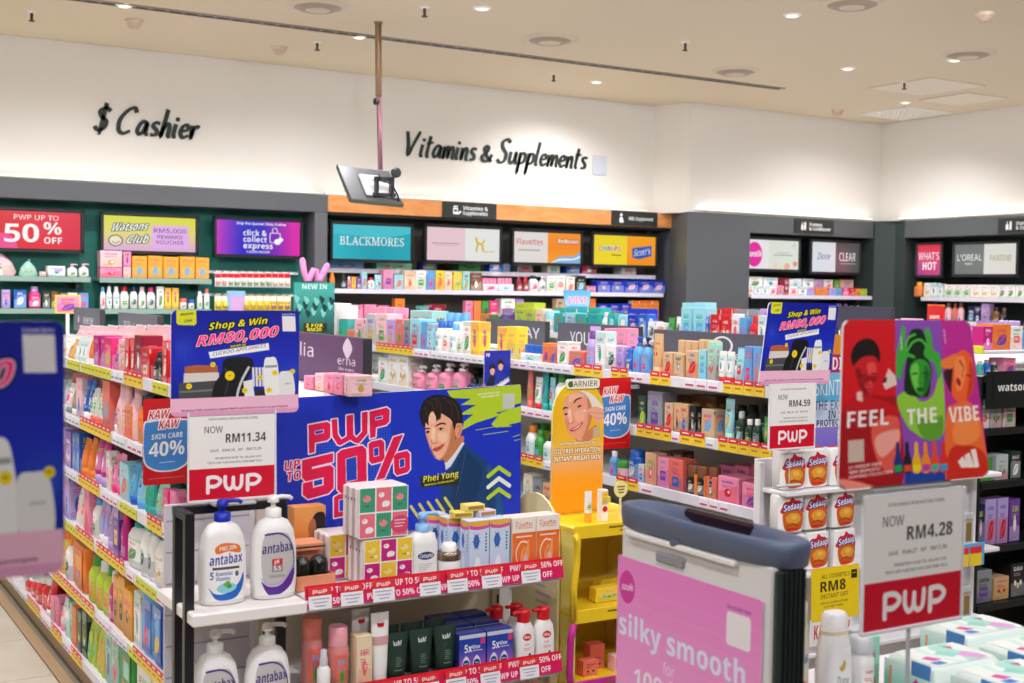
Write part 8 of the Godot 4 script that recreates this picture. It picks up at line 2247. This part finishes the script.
	put("tumbler_body", loft([[1.38, 0.038, 0.03], [1.4, 0.042, 0.034], [1.55, 0.058, 0.04], [1.565, 0.058, 0.04]], 20), mat("tumbler blue", "9cc4ec", 0.25), tb)
	put("pink_panel", loft([[1.42, 0.045, 0.035], [1.53, 0.056, 0.039]], 12, -0.9, 0.9, 0.001, false), mat("tumbler pink", "dcaade", 0.3), tb)
	put("stand_post", bar(Vector3(0.04, 1.38, 0.04), 0.003), mat("standee teal", "2f8a84", 0.5), tb, Vector3(0, 0.69, 0))
	for b in [["lime", "magenta", 2.62, "lime and magenta picture card beside the tumbler standee"], ["yellow", "pink", 1.85, "yellow picture card on the cashier counter"]]:
		var o := thing("picture_card", b[3], "card", Vector3(b[2], 1.04 if b[2] < 2.0 else 1.29, -8.3 if b[2] < 2.0 else -7.3))
		if b[2] < 2.0:
			o.position = Vector3(1.74, 1.4, -8.5)
		put("card_sheet", bar(Vector3(0.16, 0.12, 0.004), 0.001), pm(b[0]), o, Vector3(0, 0.06, 0))
		put("printed_front", quad(0.14, 0.1), art(b[1] + " 0"), o, Vector3(0, 0.06, 0.003))
		put("easel", bar(Vector3(0.02, 0.36 if b[2] < 2.0 else 1.29, 0.02), 0.002), pm("white"), o, Vector3(0, -0.18 if b[2] < 2.0 else -0.645, -0.012))
	var bs := thing("shelf_standee", "blue standee with magenta lettering in front of the vitamin shelves", "standee", Vector3(5.33, 1.3, -7.9))
	board("printed_sheet", PackedVector2Array([Vector2(0.1, -0.09), Vector2(0.125, 0.1), Vector2(-0.125, 0.1), Vector2(-0.1, -0.09)]), 0.006, pack_print(18), pm("sky blue"), bs, Vector3(0, 0.2, 0))
	put("post", bar(Vector3(0.02, 0.14, 0.01), 0.002), pm("sky blue"), bs, Vector3(0, 0.06, -0.008))

func wing_print() -> StandardMaterial3D:
	var im := canvas(280, 960, "eddca6")
	fade(im, Rect2i(0, 0, 280, 960), ["e9d9a4", "efe0b0", "ecd88e"])
	dot(im, V(140, 640), 118, Color("d8a890"), 170.0)
	dot(im, V(140, 640), 113, Color("e6c0a2"), 165.0)
	write(im, "GARNIER", 120, 190, 34, Color("3c3a34"), {"plain": true, "w": 150})
	write(im, "NEW MICRO TEXTURE", 40, 580, 26, Color("3a3024"), {"w": 200, "turn": -3.0})
	write(im, "TOUCH", 90, 650, 42, Color("e8845c"), {"plain": true})
	write(im, "GEL", 120, 710, 42, Color("e8845c"), {"plain": true})
	for k in 6:
		im.fill_rect(Rect2i(150, 230 + k * 26, 90 - (k % 3) * 16, 10), Color("cdb9b4"))
	return printed("wing print", im, 0.45)

func name_tab_print() -> StandardMaterial3D:
	var im := canvas(300, 72, "f0ead8")
	dot(im, V(38, 38), 22, Color("4a7a2c"))
	write(im, "GARNIER", 24, 56, 40, Color("2a3a20"), {"plain": true, "w": 256})
	return printed("name tab print", im, 0.4)

func build_front() -> void:
	# pedestal gate with advert
	var t := thing("pedestal_gate", "white anti-theft gate with slate cap and pink advert, nearest thing in the aisle", "security gate", Vector3(1.5, 0, -1.83))
	var white := mat("gate white", "dcdad8", 0.35)
	var slate := mat("gate slate", "556079", 0.45)
	put("body", bar(Vector3(0.062, 1.085, 0.45), 0.008), white, t, Vector3(0.034, 0.588, 0.0))
	put("base_foot", bar(Vector3(0.16, 0.045, 0.5), 0.012), slate, t, Vector3(0.034, 0.0225, 0.0))
	board("advert_sheet", rrect(0.43, 0.98, 0.006), 0.003, gate_print(), white, t, Vector3(0.0005, 0.574, -0.012), Vector3(0, -PI / 2, 0))
	put("top_ledge", bar(Vector3(0.016, 0.012, 0.33), 0.003), mat("gate pale", "e9e6e2", 0.35), t, Vector3(-0.002, 1.115, -0.03))
	put("latch_slot", bar(Vector3(0.006, 0.02, 0.085), 0.003), mat("gate slot", "8a8c92", 0.4), t, Vector3(0.0, 1.085, -0.06))
	put("latch_knob", loft([[-0.006, 0.009, 0.014], [0.0, 0.01, 0.016], [0.006, 0.007, 0.01]], 14), slate, t, Vector3(-0.004, 1.122, -0.04), Vector3(0, 0, PI / 2))
	var rib := put("ribbed_edge", bar(Vector3(0.066, 1.07, 0.012), 0.003), mat("rib green black", "2c3a3a", 0.4), t, Vector3(0.036, 0.585, 0.228))
	for k in 6:
		put("rib", bar(Vector3(0.006, 1.07, 0.008), 0.002), mat("rib dark", "1e2828", 0.4), rib, Vector3(-0.026 + k * 0.0105, 0, 0.008))
	# cap: an elongated dish with a hollow
	var sts := SurfaceTool.new()
	sts.begin(Mesh.PRIMITIVE_TRIANGLES)
	add_loft(sts, [[1.122, 0.046, 0.238, 4.0], [1.126, 0.05, 0.243, 4.0], [1.152, 0.056, 0.247, 3.6], [1.166, 0.055, 0.247, 3.4], [1.17, 0.051, 0.243, 3.2], [1.169, 0.045, 0.23, 2.4], [1.158, 0.041, 0.205, 2.1], [1.136, 0.036, 0.17, 2.0]], 40)
	sts.generate_normals()
	put("cap", sts.commit(), slate, t, Vector3(0.044, 0, 0.0))
	put("grip_slot", bar(Vector3(0.016, 0.036, 0.2), 0.006), mat("grip maroon", "2a1420", 0.25), t, Vector3(0.086, 1.153, -0.02))
	# low table with pads and bottles under the three-colour poster
	var tb := thing("promo_table", "white promotion table under the three-colour poster", "table", Vector3(2.15, 0, -1.75))
	put("table_top", bar(Vector3(1.1, 0.03, 0.62), 0.006), mat("shelf white", "e9e7ea", 0.4), tb, Vector3(0, 0.735, 0))
	for q in [[-0.5, -0.26], [0.5, -0.26], [-0.5, 0.26], [0.5, 0.26]]:
		put("leg", bar(Vector3(0.04, 0.72, 0.04), 0.004), mat("stem grey", "b6b8bd", 0.3), tb, Vector3(q[0], 0.36, q[1]))
	put("apron", bar(Vector3(1.04, 0.08, 0.02), 0.003), mat("shelf white", "e9e7ea", 0.4), tb, Vector3(0, 0.68, 0.27))
	var pf := pack_print(12)
	var pt := pack_print(13)
	for p in [[2.095, -1.73, 0.86, "pad pack nearest the white bottles, pink diamond on its end"], [2.115, -1.578, 0.862, "pad pack in front, cut by the lower edge of the view"], [2.33, -1.84, 0.866, "pad pack at the back beside the black cabinets"], [2.34, -1.69, 0.857, "pad pack at the edge of the view, behind the front one"]]:
		var o := thing("pad_pack", "mint and white " + p[3], "pack", Vector3(p[0], 0.75, p[1]), -PI / 2 - 0.04, "mint and white pad packs on the promotion table")
		var hh: float = p[2] - 0.75
		put("wrap", loft([[0, 0.064, 0.094, 7], [0.008, 0.07, 0.1, 7], [hh * 0.5, 0.072, 0.103, 7], [hh - 0.008, 0.07, 0.1, 7], [hh, 0.062, 0.092, 7]], 32), mat("wrap mint white", "dfece6", 0.28), o)
		put("printed_front", quad(0.126, hh * 0.86), pf, o, Vector3(0, hh / 2, 0.1042))
		put("printed_top", quad(0.112, 0.172), pt, o, Vector3(0, hh + 0.0008, 0), Vector3(-PI / 2, 0, 0))
		put("end_seal", bar(Vector3(0.05, 0.03, 0.003), 0.001), mat("seal blue", "3f7fc0", 0.35), o, Vector3(0.035, hh * 0.9, 0.1035))
	# white bottles on the table
	var b1 := thing("body_wash_bottle", "white body wash bottle with a gold bird mark in front of the yellow offer card", "bottle", Vector3(1.85, 0.75, -1.8))
	put("body", loft([[0, 0.034, 0.022, 2.6], [0.005, 0.038, 0.025, 2.8], [0.1, 0.04, 0.026, 2.6], [0.15, 0.036, 0.024, 2.4], [0.172, 0.03, 0.022, 2.2]], 24), pm("white", 0.22), b1)
	put("printed_label", loft([[0.02, 0.0385, 0.0252, 2.8], [0.1, 0.04, 0.026, 2.6], [0.145, 0.0365, 0.0243, 2.4]], 12, -1.0, 1.0, 0.0009, false), pack_print(11), b1)
	put("collar", loft([[0.17, 0.031, 0.0225, 2.2], [0.178, 0.031, 0.0225, 2.2]], 20), pm("cream", 0.3), b1)
	put("cap", loft([[0.177, 0.029, 0.021, 2.4], [0.208, 0.026, 0.02, 2.6], [0.213, 0.022, 0.016, 2.6]], 20), pm("white", 0.22), b1)
	var b2 := thing("white_can", "slim white bottle with grey print between the gold bird bottle and pads", "bottle", Vector3(1.925, 0.75, -1.8))
	put("body", loft([[0, 0.025, 0.025], [0.004, 0.028, 0.028], [0.11, 0.028, 0.028], [0.125, 0.022, 0.022]], 20), pm("white", 0.3), b2)
	put("cap", loft([[0.124, 0.026, 0.026], [0.15, 0.025, 0.025], [0.154, 0.02, 0.02]], 20), pm("silver", 0.3), b2)
	put("printed_label", loft([[0.02, 0.028, 0.028], [0.1, 0.028, 0.028]], 10, -0.8, 0.8, 0.0008, false), art("white 1"), b2)
	var b3 := thing("lotion_bottle", "pale lotion bottle with a cream cap beside the gate", "bottle", Vector3(1.765, 0.75, -1.82))
	put("body", loft([[0, 0.026, 0.02, 2.6], [0.18, 0.027, 0.021, 2.6], [0.2, 0.022, 0.018, 2.2]], 20), pm("ivory", 0.3), b3)
	put("cap", loft([[0.198, 0.024, 0.02], [0.235, 0.024, 0.02], [0.24, 0.02, 0.016]], 18), pm("cream", 0.3), b3)
	put("printed_label", loft([[0.03, 0.0262, 0.0203, 2.6], [0.15, 0.0268, 0.0208, 2.6]], 10, -0.8, 0.8, 0.0008, false), art("ivory 1"), b3)
	for b in [[1.975, "mint", "mint edged carton standing between the bottles and the pad pack"], [2.0, "silver", "grey carton behind the mint edged one"]]:
		var o := thing("slim_carton", b[2], "box", Vector3(b[0], 0.75, -1.83 - (0.05 if b[1] == "silver" else 0.0)))
		put("body", cbox(0.05, 0.142, 0.03), pm(b[1]), o)
		put("printed_front", quad(0.046, 0.13), art(b[1] + " 0"), o, Vector3(0, 0.07, 0.0156))
	# endcap of the middle gondola: noodle packs, offer card, pale boxes
	var nu := thing("endcap_unit", "white endcap with red noodle packs behind the three-colour poster", "shelving", Vector3(3.44, 0, -3.12))
	put("back_panel", bar(Vector3(1.1, 1.0, 0.016), 0.003), mat("shelf white", "e9e7ea", 0.4), nu, Vector3(0, 0.54, -0.07))
	for s in [-1.0, 1.0]:
		put("upright", bar(Vector3(0.024, 1.03, 0.02), 0.003), mat("shelf white", "e9e7ea", 0.4), nu, Vector3(s * 0.54, 0.515, -0.055))
	for yy in [0.945, 0.664, 0.39, 0.1]:
		var s := put("shelf", bar(Vector3(1.08, 0.016, 0.13), 0.003), mat("shelf white", "e9e7ea", 0.4), nu, Vector3(0, yy - 0.008, 0.01))
		if yy == 0.664 or yy == 0.39:
			for k in 2:
				put("price_tag", bar(Vector3(0.066, 0.05, 0.002), 0.0006), mat("tag yellow", "f3cf2f", 0.4), s, Vector3(0.325 + k * 0.072, -0.022, 0.07))
				put("promo_flag", bar(Vector3(0.062, 0.024, 0.002), 0.0006), mat("tag red", "e0303a", 0.4), s, Vector3(0.325 + k * 0.072, 0.012, 0.071))
			put("tag_backer", bar(Vector3(0.16, 0.085, 0.003), 0.001), pm("sky blue"), s, Vector3(0.367, -0.006, 0.0675))
	var np := pack_print(10)
	var n := 0
	var tiers := [[0.945, 3], [0.8, 3], [0.664, 3]]
	for ti in 3:
		for k in 3:
			var x: float = [[2.955, 3.066, 3.177], [2.95, 3.07, 3.19], [2.965, 3.08, 3.2]][ti][k]
			var o := thing("noodle_pack", "%s white noodle pack from the gate on the %s tier of noodles" % [ORD[k], ["top", "middle", "bottom"][ti]], "noodle pack", Vector3(x, tiers[ti][0] + 0.001, -3.1 - 0.008 * (k % 2)), 0.05 * (k - 1), "white noodle packs with red labels")
			put("wrap", loft([[0, 0.048, 0.024, 6], [0.006, 0.053, 0.03, 5], [0.066, 0.054, 0.036, 4], [0.124, 0.053, 0.03, 5], [0.131, 0.049, 0.02, 6]], 24), mat("noodle white", "e4e2e2", 0.22), o)
			put("printed_front", loft([[0.005, 0.0532, 0.03, 5], [0.066, 0.054, 0.036, 4], [0.126, 0.0532, 0.03, 5]], 12, -1.25, 1.25, 0.001, false), np, o)
			put("crimp_seal", bar(Vector3(0.092, 0.006, 0.01), 0.001), mat("noodle red", "c9202a", 0.3), o, Vector3(0, 0.132, 0))
			n += 1
	var oc := board("offer_card", rrect(0.222, 0.178, 0.004), 0.003, pack_print(14), pm("yellow"), self, Vector3(3.126, 0.589, -3.04), Vector3(-0.03, 0, 0))
	tag(oc, "yellow offer card reading RM8 below the noodle packs", "offer card")
	var rc := thing("red_white_card", "white card with large red letters under the yellow offer card", "offer card", Vector3(3.11, 0.463, -3.038))
	put("card_sheet", bar(Vector3(0.2, 0.09, 0.003), 0.001), pm("white"), rc)
	put("lettering", quad(0.18, 0.07), red_letters(), rc, Vector3(0, 0, 0.0025))
	for k in 2:
		for r in 2:
			var o := thing("ampoule_carton", "%s pale carton with gold panel, %s shelf of the noodle endcap" % [["first", "second"][k], ["upper", "lower"][r]], "box", Vector3(3.785 + k * 0.065, [0.664, 0.39][r] + 0.0015, -3.11))
			put("body", cbox(0.055, 0.13, 0.05), pm("silver"), o)
			put("gold_panel", bar(Vector3(0.03, 0.07, 0.002), 0.0006), mat("gold", "b89a58", 0.3, 0.6), o, Vector3(0, 0.06, 0.026))
			put("printed_front", quad(0.05, 0.03), art("silver 0"), o, Vector3(0, 0.112, 0.0256))
	# black cosmetics cabinet at the right edge
	var cb := thing("cosmetics_cabinet", "black cosmetics cabinet with open shelves at the right edge", "cabinet", Vector3(4.95, 0, -3.7))
	var blk := mat("cabinet black", "14181a", 0.4)
	put("back_panel", bar(Vector3(1.0, 1.26, 0.02), 0.003), blk, cb, Vector3(0, 0.63, -0.19))
	for s in [-1.0, 1.0]:
		put("side_panel", bar(Vector3(0.02, 1.26, 0.36), 0.003), blk, cb, Vector3(s * 0.5, 0.63, 0))
	for yy in [1.26, 1.03, 0.8, 0.52, 0.27]:
		var s := put("shelf", bar(Vector3(0.98, 0.02, 0.36), 0.003), mat("shelf white", "e9e7ea", 0.4) if yy == 1.26 else blk, cb, Vector3(0, yy - 0.01, 0))
		put("front_rail", bar(Vector3(0.98, 0.03, 0.01), 0.002), blk, s, Vector3(0, 0.0, 0.18))
	board("name_panel", rrect(0.96, 0.16, 0.003), 0.006, blk, blk, cb, Vector3(0, 1.2, 0.186))
	put("name_print", quad(0.28, 0.14), pack_print(20), cb, Vector3(-0.3, 1.207, 0.191))
	put("tray_lip", bar(Vector3(0.01, 0.035, 0.36), 0.002), mat("lip lime", "e2df3c", 0.4), cb, Vector3(-0.5, 1.372, 0.0))
	put("upper_tray", bar(Vector3(0.98, 0.014, 0.36), 0.003), mat("shelf white", "e9e7ea", 0.4), cb, Vector3(0, 1.362, 0))
	for x in [-0.46, 0.46]:
		put("tray_post", bar(Vector3(0.014, 0.1, 0.014), 0.002), blk, cb, Vector3(x, 1.31, -0.15))
	var goods := [["box", "orange", "white", 4.62, 1.37, 0.12, 0.11], ["box", "white", "blue", 4.72, 1.37, 0.08, 0.1], ["box", "sky blue", "white", 4.81, 1.37, 0.09, 0.08], ["box", "magenta", "white", 4.53, 1.37, 0.06, 0.1],
		["bottle", "teal", "silver", 4.5, 1.262, 0.03, 0.06], ["bottle", "blue", "silver", 4.545, 1.262, 0.03, 0.065], ["bottle", "dark green", "silver", 4.59, 1.262, 0.03, 0.055], ["box", "pink", "white", 4.68, 1.262, 0.08, 0.07],
		["box", "white", "pale pink", 4.52, 1.031, 0.07, 0.1], ["box", "silver", "white", 4.6, 1.031, 0.07, 0.12], ["box", "pale pink", "white", 4.69, 1.031, 0.08, 0.12],
		["box", "green", "white", 4.53, 0.801, 0.11, 0.1], ["box", "silver", "green", 4.65, 0.801, 0.08, 0.11], ["box", "dark green", "white", 4.74, 0.801, 0.07, 0.12],
		["box", "navy", "blue", 4.52, 0.521, 0.05, 0.18], ["box", "lavender", "purple", 4.585, 0.521, 0.07, 0.2], ["box", "lavender", "white", 4.665, 0.521, 0.07, 0.2], ["box", "purple", "lavender", 4.745, 0.521, 0.07, 0.19],
		["box", "grey", "black", 4.55, 0.271, 0.11, 0.14], ["box", "tan", "grey", 4.67, 0.271, 0.1, 0.1], ["box", "black", "grey", 4.78, 0.271, 0.1, 0.15]]
	var shelf_words := {1.37: "top tray", 1.262: "white shelf", 1.031: "first black shelf", 0.801: "second black shelf", 0.521: "third black shelf", 0.271: "lowest shelf"}
	for g in goods:
		var src := make(g[0], g[1], g[2], g[5], g[6], minf(g[5], 0.08), 0)
		copy(src, "%s %s with %s print on the %s of the black cabinet" % [g[1], WORD[g[0]], g[2], shelf_words[g[4]]], CAT[g[0]], Vector3(g[3], g[4], -3.56 - minf(g[5], 0.08) / 2), 0.0)

func red_letters() -> StandardMaterial3D:
	var im := canvas(256, 100, "f1efed")
	write(im, "KAW KAW", 10, 82, 68, Color("cf1420"), {"w": 236})
	return printed("red letters", im, 0.4)
